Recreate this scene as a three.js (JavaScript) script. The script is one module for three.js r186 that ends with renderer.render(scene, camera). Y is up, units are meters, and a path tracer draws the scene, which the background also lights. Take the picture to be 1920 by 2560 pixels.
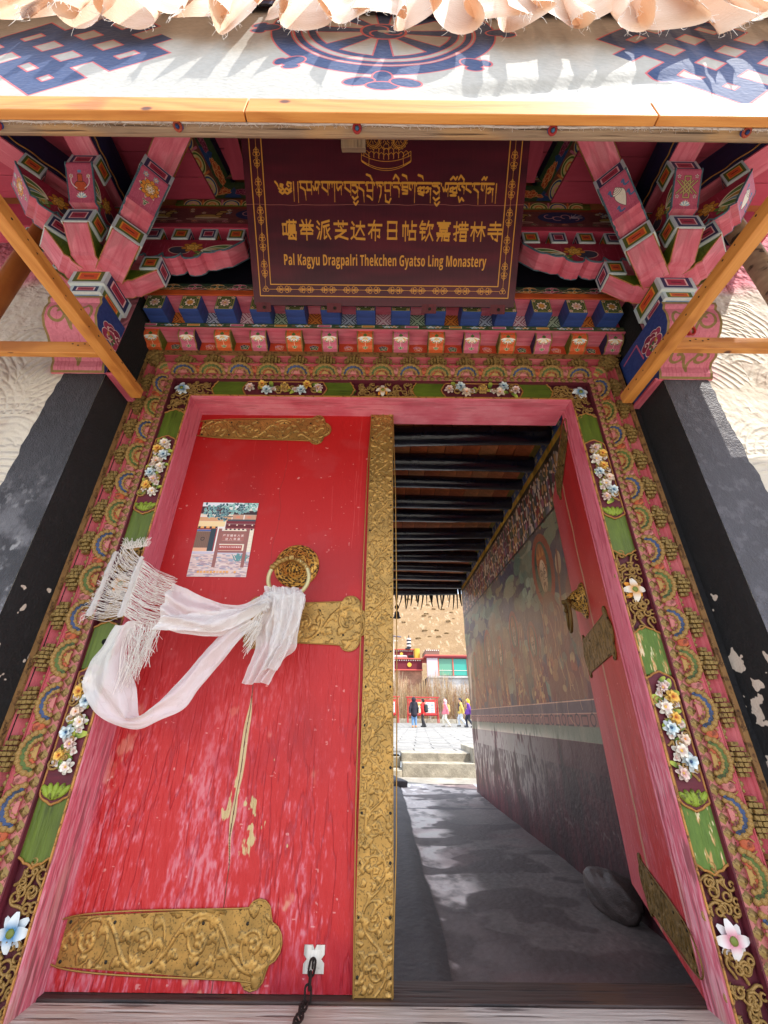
import * as THREE from 'three';
import { mergeGeometries } from 'three/addons/utils/BufferGeometryUtils.js';
import { RoundedBoxGeometry } from 'three/addons/geometries/RoundedBoxGeometry.js';
import { MarchingCubes } from 'three/addons/objects/MarchingCubes.js';

// ---------------------------------------------------------------- camera, sky, sun, exposure
const scene = new THREE.Scene();
const camera = new THREE.PerspectiveCamera(103.62, 0.75, 0.05, 900);
camera.position.set(0, 1.06, 2.0);
camera.rotation.order = 'YXZ';
camera.rotation.set(THREE.MathUtils.degToRad(27.0), 0, THREE.MathUtils.degToRad(0.6));
const renderer = new THREE.WebGLRenderer({ antialias: true });
renderer.toneMapping = THREE.LinearToneMapping;
renderer.toneMappingExposure = 3.05;
renderer.shadowMap.enabled = true;
const SUN = new THREE.Vector3(0.62, 1, 0.42).normalize();
const SKY_LEVEL = 0.78;
{
  const W = 512, H = 256, d = new Float32Array(W * H * 4), v = new THREE.Vector3();
  for (let j = 0; j < H; j++) for (let i = 0; i < W; i++) {
    const el = ((j + 0.5) / H - 0.5) * Math.PI, az = ((i + 0.5) / W - 0.5) * 2 * Math.PI;
    v.set(Math.cos(az) * Math.cos(el), Math.sin(el), Math.sin(az) * Math.cos(el));
    const up = Math.max(0, v.y), t = Math.pow(1 - up, 2.2), c = Math.max(0, v.dot(SUN)), glow = Math.pow(c, 6) * 0.5;
    const k = SKY_LEVEL * (el < 0 ? 0.55 : 1), o = (j * W + i) * 4;
    d[o] = k * (0.68 + 0.16 * t + glow); d[o + 1] = k * (0.80 + 0.12 * t + glow * 0.95); d[o + 2] = k * (1.0 + 0.04 * t + glow * 0.85); d[o + 3] = 1;
  }
  const sky = new THREE.DataTexture(d, W, H, THREE.RGBAFormat, THREE.FloatType);
  sky.mapping = THREE.EquirectangularReflectionMapping; sky.magFilter = THREE.LinearFilter; sky.needsUpdate = true;
  scene.background = sky; scene.environment = sky;
}
const sun = new THREE.DirectionalLight(new THREE.Color(1, 0.95, 0.87), 2.3);
sun.position.copy(SUN).multiplyScalar(60); sun.castShadow = true;
sun.shadow.mapSize.set(4096, 4096); Object.assign(sun.shadow.camera, { left: -45, right: 45, top: 45, bottom: -45, near: 1, far: 180 });
scene.add(sun);

// ---------------------------------------------------------------- helpers
const V = (x, y, z) => new THREE.Vector3(x, y, z), R = THREE.MathUtils.degToRad, PI = Math.PI;
let seed = 7; const rnd = () => { seed = (seed + 0x6d2b79f5) | 0; let t = Math.imul(seed ^ (seed >>> 15), 1 | seed); t = (t + Math.imul(t ^ (t >>> 7), 61 | t)) ^ t; return ((t ^ (t >>> 14)) >>> 0) / 4294967296; };
const rr = (a, b) => a + (b - a) * rnd(), pick = (a) => a[Math.floor(rnd() * a.length)], clamp = (x, a = 0, b = 1) => Math.min(b, Math.max(a, x)), mix = (a, b, t) => a + (b - a) * t, sst = (a, b, x) => { const t = clamp((x - a) / (b - a)); return t * t * (3 - 2 * t); };
const used = {};
const numbered = (n) => { const k = used[n] = (used[n] ?? -1) + 1; return k ? n + '_' + String(k).padStart(3, '0') : n; };
function shade(o) { o.castShadow = true; o.receiveShadow = true; return o; }
function tag(o, label, category, group) { if (label) o.userData.label = label; if (category) o.userData.category = category; if (group) o.userData.group = group; return o; }
function thing(name, label, category, [x, y, z] = [0, 0, 0], group) { const o = new THREE.Group(); o.name = numbered(name); o.position.set(x, y, z); tag(o, label, category, group); scene.add(o); return o; }
const partCount = new WeakMap();
function obj(name, geo, mat, parent, pos, rot) {
  if (Array.isArray(geo)) geo = merge(geo);
  const m = shade(new THREE.Mesh(geo, mat));
  if (parent) { const c = partCount.get(parent) ?? {}; partCount.set(parent, c); const k = c[name] = (c[name] ?? -1) + 1; m.name = k ? name + '_' + String(k).padStart(3, '0') : name; parent.add(m); }
  else { m.name = numbered(name); scene.add(m); }
  if (pos) m.position.set(...pos); if (rot) m.rotation.set(...rot);
  return m;
}
function grp(name, parent) { const g = new THREE.Group(); const c = partCount.get(parent) ?? {}; partCount.set(parent, c); const k = c[name] = (c[name] ?? -1) + 1; g.name = k ? name + '_' + String(k).padStart(3, '0') : name; parent.add(g); return g; }
const stuff = (o) => { o.userData.kind = 'stuff'; return o; };
const struct = (o) => { o.userData.kind = 'structure'; return o; };
function merge(list) {
  const all = list.map((g) => (g.index ? g.toNonIndexed() : g)), keep = ['position', 'normal', 'uv'];
  const col = all.every((g) => g.attributes.color);
  for (const g of all) for (const k of Object.keys(g.attributes)) if (!keep.includes(k) && !(col && k === 'color')) g.deleteAttribute(k);
  return mergeGeometries(all);
}
// uv in metres by the dominant axis of the face; along: 0 = grain along x, 1 = along y, 2 = along z (grain runs along v)
function uvBox(g, along = 1, s = 1) {
  if (g.index) g = g.toNonIndexed();
  const p = g.attributes.position, uv = new Float32Array(p.count * 2), a = V(), b = V(), c = V(), o = rnd() * 3;
  for (let i = 0; i < p.count; i += 3) {
    a.fromBufferAttribute(p, i); b.fromBufferAttribute(p, i + 1); c.fromBufferAttribute(p, i + 2);
    const n = b.clone().sub(a).cross(c.clone().sub(a)), ax = [Math.abs(n.x), Math.abs(n.y), Math.abs(n.z)], k = ax.indexOf(Math.max(...ax));
    [a, b, c].forEach((q, j) => {
      const w = [q.x, q.y, q.z]; let v = w[along], u = k === along ? w[(along + 1) % 3] : w[3 - along - k];
      if (k === along) v = w[(along + 2) % 3];
      uv[(i + j) * 2] = u / s + o; uv[(i + j) * 2 + 1] = v / s + o;
    });
  }
  g.setAttribute('uv', new THREE.BufferAttribute(uv, 2)); return g;
}
const box = (w, h, d, x = 0, y = 0, z = 0, along = 1) => uvBox(new THREE.BoxGeometry(w, h, d).translate(x, y, z), along);
const rbox = (w, h, d, x = 0, y = 0, z = 0, r = 0.004, along = 1) => uvBox(new RoundedBoxGeometry(w, h, d, 2, Math.min(r, w * .45, h * .45, d * .45)).translate(x, y, z), along);
const tube = (pts, r, seg = 20, rad = 6, closed = false) => new THREE.TubeGeometry(new THREE.CatmullRomCurve3(pts, closed, 'catmullrom', 0.5), seg, r, rad, closed);
function taper(pts, r0, r1, seg = 18, rad = 6) {   // tapered tube
  const c = new THREE.CatmullRomCurve3(pts), g = new THREE.TubeGeometry(c, seg, 1, rad), p = g.attributes.position, q = V();
  for (let i = 0; i <= seg; i++) { const m = c.getPointAt(i / seg), r = mix(r0, r1, i / seg); for (let j = 0; j <= rad; j++) { const k = i * (rad + 1) + j; q.fromBufferAttribute(p, k).sub(m).multiplyScalar(r).add(m); p.setXYZ(k, q.x, q.y, q.z); } }
  return g;
}
const extrude = (shape, d, bevel = 0, seg = 8) => new THREE.ExtrudeGeometry(shape, { depth: d, bevelEnabled: bevel > 0, bevelThickness: bevel, bevelSize: bevel, bevelSegments: 1, curveSegments: seg, steps: 1 });
const poly = (pts) => new THREE.Shape(pts.map(([x, y]) => new THREE.Vector2(x, y)));
// a grid of nu x nv cells from f(u, v) -> Vector3
function grid(nu, nv, f, su = 1, sv = 1) {
  const pos = [], uv = [], idx = [];
  for (let j = 0; j <= nv; j++) for (let i = 0; i <= nu; i++) { const u = i / nu, v = j / nv, p = f(u, v); pos.push(p.x, p.y, p.z); uv.push(u * su, v * sv); }
  for (let j = 0; j < nv; j++) for (let i = 0; i < nu; i++) { const a = j * (nu + 1) + i, b = a + 1, c = a + nu + 1, d = c + 1; idx.push(a, b, d, a, d, c); }
  const g = new THREE.BufferGeometry(); g.setAttribute('position', new THREE.Float32BufferAttribute(pos, 3)); g.setAttribute('uv', new THREE.Float32BufferAttribute(uv, 2)); g.setIndex(idx); g.computeVertexNormals(); return g;
}
const quad = (a, b, c, d, nu = 1, nv = 1, su = 1, sv = 1) => grid(nu, nv, (u, v) => a.clone().lerp(b, u).lerp(d.clone().lerp(c, u), v), su, sv);
function paint(g, f) { const p = g.attributes.position, c = new Float32Array(p.count * 3), q = V(); for (let i = 0; i < p.count; i++) { q.fromBufferAttribute(p, i); const k = f(q); c.set([k.r, k.g, k.b], i * 3); } g.setAttribute('color', new THREE.BufferAttribute(c, 3)); return g; }
const C = (r, g, b) => new THREE.Color().setRGB(r / 255, g / 255, b / 255, THREE.SRGBColorSpace);

// ---------------------------------------------------------------- noise and textures
const hsh = (x, y, s) => { let h = Math.imul(x, 374761393) + Math.imul(y, 668265263) + Math.imul(s, 974711); h = Math.imul(h ^ (h >>> 13), 1274126177); return ((h ^ (h >>> 16)) >>> 0) / 4294967296; };
function vn(x, y, s = 0, px = 4096, py = 4096) {
  const xi = Math.floor(x), yi = Math.floor(y), fx = x - xi, fy = y - yi, u = fx * fx * (3 - 2 * fx), w = fy * fy * (3 - 2 * fy), m = (a, n) => ((a % n) + n) % n;
  const x0 = m(xi, px), x1 = m(xi + 1, px), y0 = m(yi, py), y1 = m(yi + 1, py);
  return mix(mix(hsh(x0, y0, s), hsh(x1, y0, s), u), mix(hsh(x0, y1, s), hsh(x1, y1, s), u), w);
}
function fbm(x, y, o = 4, s = 0, px = 4096, py = 4096) { let a = 0.5, r = 0, n = 0; for (let i = 0; i < o; i++) { r += a * vn(x, y, s + i * 17, px, py); n += a; a *= 0.5; x *= 2; y *= 2; px *= 2; py *= 2; } return r / n; }
function finish(t, srgb) { t.wrapS = t.wrapT = THREE.RepeatWrapping; t.magFilter = THREE.LinearFilter; t.minFilter = THREE.LinearMipmapLinearFilter; if (srgb) t.colorSpace = THREE.SRGBColorSpace; t.anisotropy = 8; t.needsUpdate = true; return t; }
function pix(w, h, f, srgb = true) {   // f(u, v) -> [r, g, b] 0..255 (v up)
  const d = new Uint8Array(w * h * 4);
  for (let j = 0; j < h; j++) for (let i = 0; i < w; i++) { const c = f((i + .5) / w, (j + .5) / h), o = (j * w + i) * 4; d[o] = clamp(c[0], 0, 255); d[o + 1] = clamp(c[1], 0, 255); d[o + 2] = clamp(c[2], 0, 255); d[o + 3] = 255; }
  return finish(new THREE.DataTexture(d, w, h), srgb);
}
const gray = (w, h, f) => pix(w, h, (u, v) => { const g = f(u, v) * 255; return [g, g, g]; }, false);
function canv(w, h, draw) { const c = document.createElement('canvas'); c.width = w; c.height = h; const x = c.getContext('2d'); x.lineCap = 'round'; x.lineJoin = 'round'; draw(x, w, h); return c; }
function ctex(w, h, draw, srgb = true) { const t = new THREE.CanvasTexture(canv(w, h, draw)); return finish(t, srgb); }
const rep = (t, u, v = u, clone = true) => { const k = clone ? t.clone() : t; k.repeat.set(u, v); k.needsUpdate = true; return k; };
const lerp3 = (a, b, t) => [mix(a[0], b[0], t), mix(a[1], b[1], t), mix(a[2], b[2], t)];
// speckle an already drawn canvas with grain and wear
function wear(x, w, h, amount = 14, s = 3, chips = 0.0, chipCol = [200, 180, 150]) {
  const im = x.getImageData(0, 0, w, h), d = im.data;
  for (let j = 0; j < h; j++) for (let i = 0; i < w; i++) {
    const o = (j * w + i) * 4, n = (fbm(i / 9, j / 9, 3, s) - .5) * amount * 2 + (hsh(i, j, s) - .5) * amount * .6, k = chips && fbm(i / 14, j / 14, 4, s + 50) < chips;
    for (let c = 0; c < 3; c++) d[o + c] = clamp((k ? mix(d[o + c], chipCol[c], .75) : d[o + c]) + n, 0, 255);
  }
  x.putImageData(im, 0, 0);
}
// ---------------------------------------------------------------- shared surface textures
const tGrain = pix(512, 512, (u, v) => {      // neutral paint on timber: grain along v, blotches
  const s = fbm(u * 48, v * 4, 3, 1, 48, 4), b = fbm(u * 6, v * 6, 4, 2, 6, 6), f = fbm(u * 128, v * 16, 2, 3, 128, 16);
  let g = 226 + (s - .5) * 46 + (b - .5) * 60 + (f - .5) * 22; if (s < .27) g -= 50 * (.27 - s) / .27; return [g, g * .985, g * .975];
});
const tGrainB = gray(512, 512, (u, v) => { const s = fbm(u * 48, v * 4, 4, 1, 48, 4); return clamp(.5 + (s - .5) * 1.1 + (fbm(u * 128, v * 32, 2, 9, 128, 32) - .5) * .5 - (s < .3 ? .3 : 0)); });
const tPink = pix(512, 512, (u, v) => {
  const s = fbm(u * 40, v * 3, 4, 11, 40, 3), b = fbm(u * 5, v * 4, 4, 12, 5, 4), w = fbm(u * 90, v * 9, 3, 13, 90, 9);
  let c = lerp3([212, 98, 116], [228, 132, 146], sst(.3, .7, b)); c = lerp3(c, [194, 62, 86], sst(.56, .74, s) * .34); c = lerp3(c, [236, 176, 182], sst(.6, .8, w) * .22); c = lerp3(c, [150, 70, 76], sst(.66, .74, fbm(u * 12, v * 2, 3, 14, 12, 2)) * .3);
  const n = (hsh(u * 512 | 0, v * 512 | 0, 4) - .5) * 12; return [c[0] + n, c[1] + n, c[2] + n];
});
const tMaroon = pix(256, 256, (u, v) => { const s = fbm(u * 24, v * 3, 4, 21, 24, 3), b = fbm(u * 4, v * 4, 3, 22, 4, 4); return lerp3([176, 50, 74], [206, 78, 102], clamp(s * .7 + b * .4)); });
const tWood = pix(512, 1024, (u, v) => {      // new pine, golden
  const ring = Math.abs(Math.sin((u * 7 + fbm(u * 3, v * 2, 3, 31, 3, 2) * 3.2) * PI)), f = fbm(u * 110, v * 10, 3, 32, 110, 10), b = fbm(u * 3, v * 5, 3, 33, 3, 5);
  let c = lerp3([197, 140, 74], [226, 178, 112], ring * .55 + f * .45); c = lerp3(c, [160, 104, 52], sst(.6, .8, b) * .55); const kn = Math.hypot((u - .3) * 1, (v - .62) * 2), k2 = Math.hypot(u - .75, (v - .2) * 2);
  c = lerp3(c, [96, 56, 30], sst(.035, .012, Math.min(kn, k2))); return c;
});
const tOld = pix(512, 1024, (u, v) => {       // grey weathered timber
  const s = fbm(u * 60, v * 5, 4, 41, 60, 5), b = fbm(u * 4, v * 6, 4, 42, 4, 6), f = fbm(u * 160, v * 12, 2, 43, 160, 12);
  let c = lerp3([122, 100, 82], [196, 168, 138], clamp(s * .8 + f * .35)); c = lerp3(c, [206, 160, 106], sst(.5, .75, b) * .6); if (s < .33) c = lerp3(c, [62, 48, 40], .75 * sst(.33, .25, s)); return c;
});
const tSill = pix(512, 1024, (u, v) => { const s = fbm(u * 60, v * 5, 4, 41, 60, 5), b = fbm(u * 4, v * 6, 4, 42, 4, 6), f = fbm(u * 160, v * 12, 2, 43, 160, 12); let c = lerp3([150, 136, 128], [214, 200, 188], clamp(s * .8 + f * .35)); c = lerp3(c, [176, 150, 130], sst(.5, .75, b) * .4); if (s < .33) c = lerp3(c, [84, 72, 68], .7 * sst(.33, .25, s)); return c; });
const tOldB = gray(512, 1024, (u, v) => { const s = fbm(u * 60, v * 5, 4, 41, 60, 5); return clamp(s * 1.2 - (s < .33 ? .3 : 0)); });
const tFine = gray(256, 256, (u, v) => fbm(u * 40, v * 40, 4, 51, 40, 40));
const tMott = pix(512, 512, (u, v) => { const b = fbm(u * 6, v * 6, 5, 61, 6, 6), f = fbm(u * 60, v * 60, 3, 62, 60, 60), g = 205 + (b - .5) * 90 + (f - .5) * 40; return [g, g, g]; });

const tMottB = gray(256, 256, (u, v) => fbm(u * 5, v * 5, 5, 63, 5, 5) * .7 + fbm(u * 60, v * 60, 2, 64, 60, 60) * .3);
const tChip = pix(512, 512, (u, v) => { const a = fbm(u * 14, v * 14, 4, 171, 14, 14), b = fbm(u * 50, v * 50, 3, 172, 50, 50), l = fbm(u * 4, v * 4, 3, 173, 4, 4); let c = lerp3([214, 210, 204], [250, 246, 240], l); c = lerp3(c, [150, 132, 112], sst(.56, .72, a) * .75); c = lerp3(c, [104, 84, 70], sst(.64, .70, b * .6 + a * .4) * .85); return c; });
const M = {};
const mat = (o) => new THREE.MeshStandardMaterial({ roughness: .7, metalness: 0, ...o });
const painted = (c, o = {}) => mat({ color: c, map: rep(tGrain, 1.6, 1.6), bumpMap: rep(tGrainB, 1.6, 1.6), bumpScale: .0012, roughness: .62, ...o });
M.pink = mat({ map: rep(tPink, 1.5, 1.5), bumpMap: rep(tGrainB, 2, 2), bumpScale: .0016, roughness: .6 });
M.maroon = mat({ map: rep(tMaroon, 2, 2), bumpMap: rep(tGrainB, 2, 2), bumpScale: .001, roughness: .6 });
M.ground = painted(C(104, 26, 44));               // dark red behind the carving
M.green = painted(C(98, 118, 30), { roughness: .5 });
const tWorn = pix(256, 512, (u, v) => { const s = fbm(u * 26, v * 5, 4, 141, 26, 5), b = fbm(u * 5, v * 4, 3, 142, 5, 4), g = fbm(u * 60, v * 12, 3, 143, 60, 12); let c = lerp3([76, 102, 34], [98, 124, 46], g); c = lerp3(c, [208, 150, 96], sst(.56, .66, s * .7 + b * .3) * .85); c = lerp3(c, [232, 212, 180], sst(.64, .70, s * .6 + g * .4) * .8); return c; });
M.greenWorn = mat({ map: rep(tWorn, 3, 3), bumpMap: rep(tGrainB, 2, 2), bumpScale: .002, roughness: .65 });
M.lime = painted(C(146, 168, 50));
M.gilt = mat({ color: C(184, 146, 82), map: rep(tMott, 9), roughness: .55, metalness: .15 });
M.olive = mat({ color: C(172, 142, 82), map: rep(tMott, 9), roughness: .55, metalness: .1 });
M.giltRim = mat({ color: C(196, 138, 66), map: rep(tMott, 9), roughness: .5 });
M.orange = painted(C(228, 102, 44));
M.blue = painted(C(52, 82, 156), { roughness: .55 });
M.navy = painted(C(30, 40, 86));
M.navyDark = painted(C(22, 26, 48));
M.black = mat({ color: C(30, 28, 32), map: rep(tMott, 2), bumpMap: rep(tFine, 3), bumpScale: .003, roughness: .75 });
M.hole = mat({ color: C(20, 17, 17), map: rep(tMott, 3), bumpMap: rep(tFine, 6), bumpScale: .006, roughness: .9 });  // near black, mostly painted-in shade for hollows and gaps; also the stud
M.browngold = painted(C(150, 110, 64));
M.pinkPad = painted(C(206, 126, 122));
M.white = painted(C(232, 226, 214));
for (const k of ['pinkPad', 'gilt', 'olive', 'giltRim', 'lime', 'browngold']) { M[k].map = rep(tChip, 4.5, 4.5); M[k].roughness = Math.max(M[k].roughness, .6); }
M.blueDull = painted(C(58, 80, 128)); M.orangeDull = painted(C(202, 98, 56)); M.greenDull = painted(C(88, 110, 44)); for (const k of ['blueDull', 'orangeDull', 'greenDull']) M[k].map = rep(tChip, 4.5, 4.5);
M.groove = mat({ color: C(214, 188, 176), map: M.pink.map, bumpMap: M.pink.bumpMap, bumpScale: .0016, roughness: .7 });
M.flower = mat({ vertexColors: true, roughness: .6 });
M.leaf = painted(C(112, 128, 44));
M.wood = mat({ color: C(242, 210, 166), map: rep(tWood, 2.2, .8), bumpMap: rep(tGrainB, 2, 1), bumpScale: .0008, roughness: .6 });
M.woodDark = mat({ color: C(196, 150, 104), map: rep(tWood, 2.2, .8), bumpMap: rep(tGrainB, 2, 1), bumpScale: .001, roughness: .65 });
M.old = mat({ map: rep(tOld, 2, .8), bumpMap: rep(tOldB, 2, .8), bumpScale: .004, roughness: .85 });
M.iron = mat({ color: C(62, 52, 48), roughness: .6, metalness: .7, bumpMap: rep(tFine, 12), bumpScale: .002 });
const tCrease = gray(512, 256, (u, v) => { const a = Math.abs(fbm(u * 7 + v * 2, v * 5, 4, 151, 4096, 4096) - .5), b = Math.abs(fbm(u * 3, v * 9, 3, 152) - .5); return clamp(.5 + .5 * sst(.05, 0, a) - .35 * sst(.04, 0, b) + (fbm(u * 60, v * 60, 2, 153) - .5) * .3); });
M.silk = new THREE.MeshPhysicalMaterial({ color: C(244, 240, 238), roughness: .5, transmission: .48, thickness: 0, sheen: .5, sheenRoughness: .5, sheenColor: new THREE.Color(1, 1, 1), side: THREE.DoubleSide, bumpMap: rep(tCrease, .7, 1), bumpScale: .0022 });
M.thread = mat({ color: C(236, 228, 220), roughness: .8 });
// ---------------------------------------------------------------- door frame: stepped mouldings with carving
const XC = -0.025, HW = 1.13, YT = 2.755, Y0 = 0.13;
const frame = thing('door_frame', 'carved and painted wooden door surround with lotus arches and green panels', 'door frame', [XC, 0, 0]);
// point of the frame: side 0 left, 1 head, 2 right; t runs along (y on the jambs, x on the head), w outward, z forward
const FR = [{ a: V(0, 1, 0), b: V(-1, 0, 0) }, { a: V(1, 0, 0), b: V(0, 1, 0) }, { a: V(0, -1, 0), b: V(1, 0, 0) }];
const fp = (side, t, w, z) => side === 1 ? V(t, YT + w, z) : V((side ? 1 : -1) * (HW + w), t, z);
function fm(side, t, w, z, tilt = 0, spin = 0) {      // matrix: x along, y outward (tilted forward), z front
  const { a, b } = FR[side], n = V(0, 0, 1), b2 = b.clone().multiplyScalar(Math.cos(tilt)).addScaledVector(n, Math.sin(tilt)), n2 = a.clone().cross(b2);
  const m = new THREE.Matrix4().makeBasis(a, b2, n2).setPosition(fp(side, t, w, z));
  return spin ? m.multiply(new THREE.Matrix4().makeRotationZ(spin)) : m;
}
const put = (o, m) => { m.decompose(o.position, o.quaternion, o.scale); return o; };
function mould(prof, side, segs = 24) {
  const cum = [0]; for (let i = 1; i < prof.length; i++) cum.push(cum[i - 1] + Math.hypot(prof[i][0] - prof[i - 1][0], prof[i][1] - prof[i - 1][1]));
  const list = [];
  for (let i = 1; i < prof.length; i++) {
    const [w0, z0] = prof[i - 1], [w1, z1] = prof[i];
    const e = (w, z, v) => side === 1 ? fp(1, mix(-HW - w, HW + w, v), w, z) : fp(side, mix(Y0, YT + w, v), w, z);
    const g = grid(1, segs, (u, v) => { const p = e(mix(w0, w1, u), mix(z0, z1, u), v); p.z += (vn(v * 30 + i, side * 7, 5) - .5) * .0012; return p; });
    const uv = g.attributes.uv, L = side === 1 ? 2 * HW : YT; for (let k = 0; k < uv.count; k++) uv.setXY(k, mix(cum[i - 1], cum[i], uv.getX(k)) + side * .37, uv.getY(k) * L);
    list.push(g);
  }
  return merge(list);
}
const mJamb = mat({ map: rep(pix(192, 1024, (u, v) => { const y = v * YT, X = u * .3, s = fbm(X * 60, y * 6, 4, 161), f = fbm(X * 160, y * 18, 3, 162), b = fbm(X * 8, y * 2.5, 4, 163), low = sst(1.35, .35, y + (b - .5) * .6); let c = lerp3([200, 88, 106], [214, 112, 128], b); c = lerp3(c, [172, 52, 74], sst(.56, .72, s) * .7); c = lerp3(c, [232, 190, 192], sst(.42, .66, f * .5 + s * .5) * (.16 + .45 * low)); c = lerp3(c, [186, 150, 132], low * sst(.55, .75, b) * .6); c = lerp3(c, [96, 62, 60], low * sst(.60, .70, 1 - s) * .45); return c; }), 1 / .3, 1 / YT), bumpMap: rep(tGrainB, 2, 2), bumpScale: .002, roughness: .65 });
for (const s of [0, 1, 2]) {
  const n = s === 1 ? 'head' : 'jamb';
  obj(n, mould(s === 2 ? [[.003, .035], [.003, .06], [.004, .152], [.006, .159], [.011, .163]] : [[.002, -.07], [.003, 0], [.004, .152], [.006, .159], [.011, .163]], s), s === 1 ? M.pink : mJamb, frame);
  obj('carved_ground', mould([[.0115, .162], [.014, .134], [.137, .134], [.1395, .165]], s), M.ground, frame);
  obj('fillet', mould([[.009, .1635], [.0095, .1685], [.0155, .1685], [.017, .150]], s), M.giltRim, frame);
  obj('fillet', mould([[.134, .150], [.1355, .1700], [.1415, .1700], [.142, .166]], s), M.ground, frame);
  obj('diamond_band', mould([[.1395, .1655], [.182, .1665]], s), M.pinkPad, frame);
  obj('lotus_band', mould([[.182, .1665], [.1835, .171], [.195, .181], [.214, .199], [.222, .204], [.226, .2055]], s), M.groove, frame);
  obj('groove', mould([[.226, .2055], [.2275, .210], [.231, .210], [.234, .200], [.246, .187], [.262, .180], [.280, .181], [.296, .190], [.304, .202]], s), M.groove, frame);
  obj('outer_lip', mould([[.304, .202], [.305, .213], [.327, .214], [.3285, .21], [.329, .0]], s), M.browngold, frame);
}
// lotus arches, pads, diamonds, stacked blocks -------------------------------------------------
const TILT = Math.atan2(.204 - .171, .222 - .1835), AW = .060, AH = .048;
const half = (rx, ry, n = 14, lob = 0, amp = 0) => { const p = []; for (let i = 0; i <= n; i++) { const a = PI - PI * i / n, k = 1 + amp * Math.abs(Math.sin(a * lob)); p.push([rx * k * Math.cos(a), ry * k * Math.sin(a)]); } return p; };
const gArch = uvBox(extrude(poly([...half(AW, AH), ...half(AW * .68, AH * .62).reverse()]), .007, .0012));
const gFill = uvBox(extrude(poly(half(AW * .67, AH * .6, 16, 3, .06)), .004, .001));
const gCore = uvBox(extrude(poly(half(AW * .30, AH * .30, 10)), .009, .001));
const lumps = (rx, ry, n, r, z) => { const l = []; for (let i = 0; i <= n; i++) { const a = PI - PI * i / n; l.push(new THREE.SphereGeometry(r * (i % 2 ? .95 : 1.3), 6, 4).scale(1.15, 1, .7).translate(rx * Math.cos(a), ry * Math.sin(a), z)); } return l; };
const gGilt = merge([...lumps(AW * 1.03, AH * 1.04, 16, .0080, .005), ...lumps(AW * .66, AH * .58, 12, .0062, .006), ...lumps(AW * .33, AH * .33, 4, .004, .007)]);
const gPad = (() => { const g = new THREE.SphereGeometry(1, 10, 6).scale(.021, .022, .007).translate(0, .021, .002); return uvBox(g); })();
const gPadGilt = merge([-1, 1].map((s) => taper([V(s * .023, .0, .004), V(s * .019, .016, .006), V(s * .022, .034, .005), V(s * .012, .046, .004)], .0035, .0025, 8, 5)));
const gDia = (() => { const g = new THREE.ConeGeometry(.0245, .009, 4, 1).rotateX(PI / 2).rotateZ(0).scale(.88, 1, 1).translate(0, 0, .004); return uvBox(g); })();
const gBlocks = (() => {      // a heap of little stacked block ends, in a lozenge
  const l = [], rows = [2, 3, 4, 5, 4, 3, 2];
  rows.forEach((n, i) => { for (let k = 0; k < n; k++) { const a = (i - 3) * .0178, b = (k - (n - 1) / 2) * .0172, d = .040 - .0066 * (Math.abs(i - 3) + Math.abs(k - (n - 1) / 2)) + ((i + 2 * k) % 4 < 2 ? .006 : 0) + (hsh(i, k, 3) - .5) * .002; l.push(new THREE.BoxGeometry(.0136, .0146, d + .012).translate(a, b, d / 2 - .006)); } });
  return uvBox(merge(l));
})();
const gKnob = (() => { const l = []; for (let i = 0; i < 5; i++) l.push(new THREE.SphereGeometry(.011 - .0012 * i, 7, 5).scale(1, .8, .7).translate((i - 2) * .011, (i % 2 - .5) * .007, .002 + (2 - Math.abs(i - 2)) * .003)); return merge(l); })();
function band(side, ts) {
  ts.forEach((t, i) => {
    const blue = i % 2 === 0, a = grp('lotus_arch', frame); put(a, fm(side, t, .1845, .1735, TILT)); a.scale.set(1.12 * rr(.94, 1.05), 1.12 * rr(.93, 1.05), 1.25); a.rotateZ(rr(-.05, .05));
    obj('arch_band', gArch, blue ? M.blueDull : M.greenDull, a); obj('arch_fill', gFill, blue ? M.pinkPad : M.orangeDull, a); obj('arch_core', gCore, blue ? M.pinkPad : M.gilt, a); stuff(obj('gilt_edge', gGilt, M.gilt, a));
    const c = obj('stacked_blocks', gBlocks, M.olive, frame); put(c, fm(side, t + rr(-.004, .004), .266 + rr(-.003, .003), .186, 0, rr(-.06, .06))); c.scale.set(rr(.92, 1.06), rr(.94, 1.04), rr(.85, 1.1)); stuff(c);
    if (i < ts.length - 1) {
      const m = (t + ts[i + 1]) / 2, p = grp('lotus_pad', frame); put(p, fm(side, m, .1845, .1745, TILT)); obj('pad', gPad, blue ? M.orangeDull : M.pinkPad, p); obj('pad_rim', gPadGilt, M.gilt, p);
      put(stuff(obj('gilt_knob', gKnob, M.olive, frame)), fm(side, m, .240, .196, .3));
    }
  });
}
const PER = .1735, yTop = 2.835;
const jambT = []; for (let i = 0; i < 16; i++) jambT.push(yTop - i * PER);
band(0, jambT); band(2, jambT);
const headT = []; for (let i = -7; i <= 7; i++) headT.push(i * .1735 + .002);
band(1, headT);
for (const s of [-1, 1]) {     // the corners
  const m = new THREE.Matrix4().makeRotationZ(s * PI / 4).setPosition(s * (HW + .275), YT + .275, .188);
  const c = stuff(obj('corner_blocks', gBlocks, M.olive, frame)); put(c, m); c.scale.set(1.15, 1.5, 1.2);
  const a = grp('lotus_arch', frame); put(a, new THREE.Matrix4().makeRotationZ(-s * PI / 4).multiply(new THREE.Matrix4().makeRotationX(TILT)).setPosition(s * (HW + .188), YT + .188, .175));
  obj('arch_band', gArch, M.green, a); obj('arch_fill', gFill, M.orange, a); obj('arch_core', gCore, M.gilt, a); stuff(obj('gilt_edge', gGilt, M.gilt, a));
}
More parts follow.
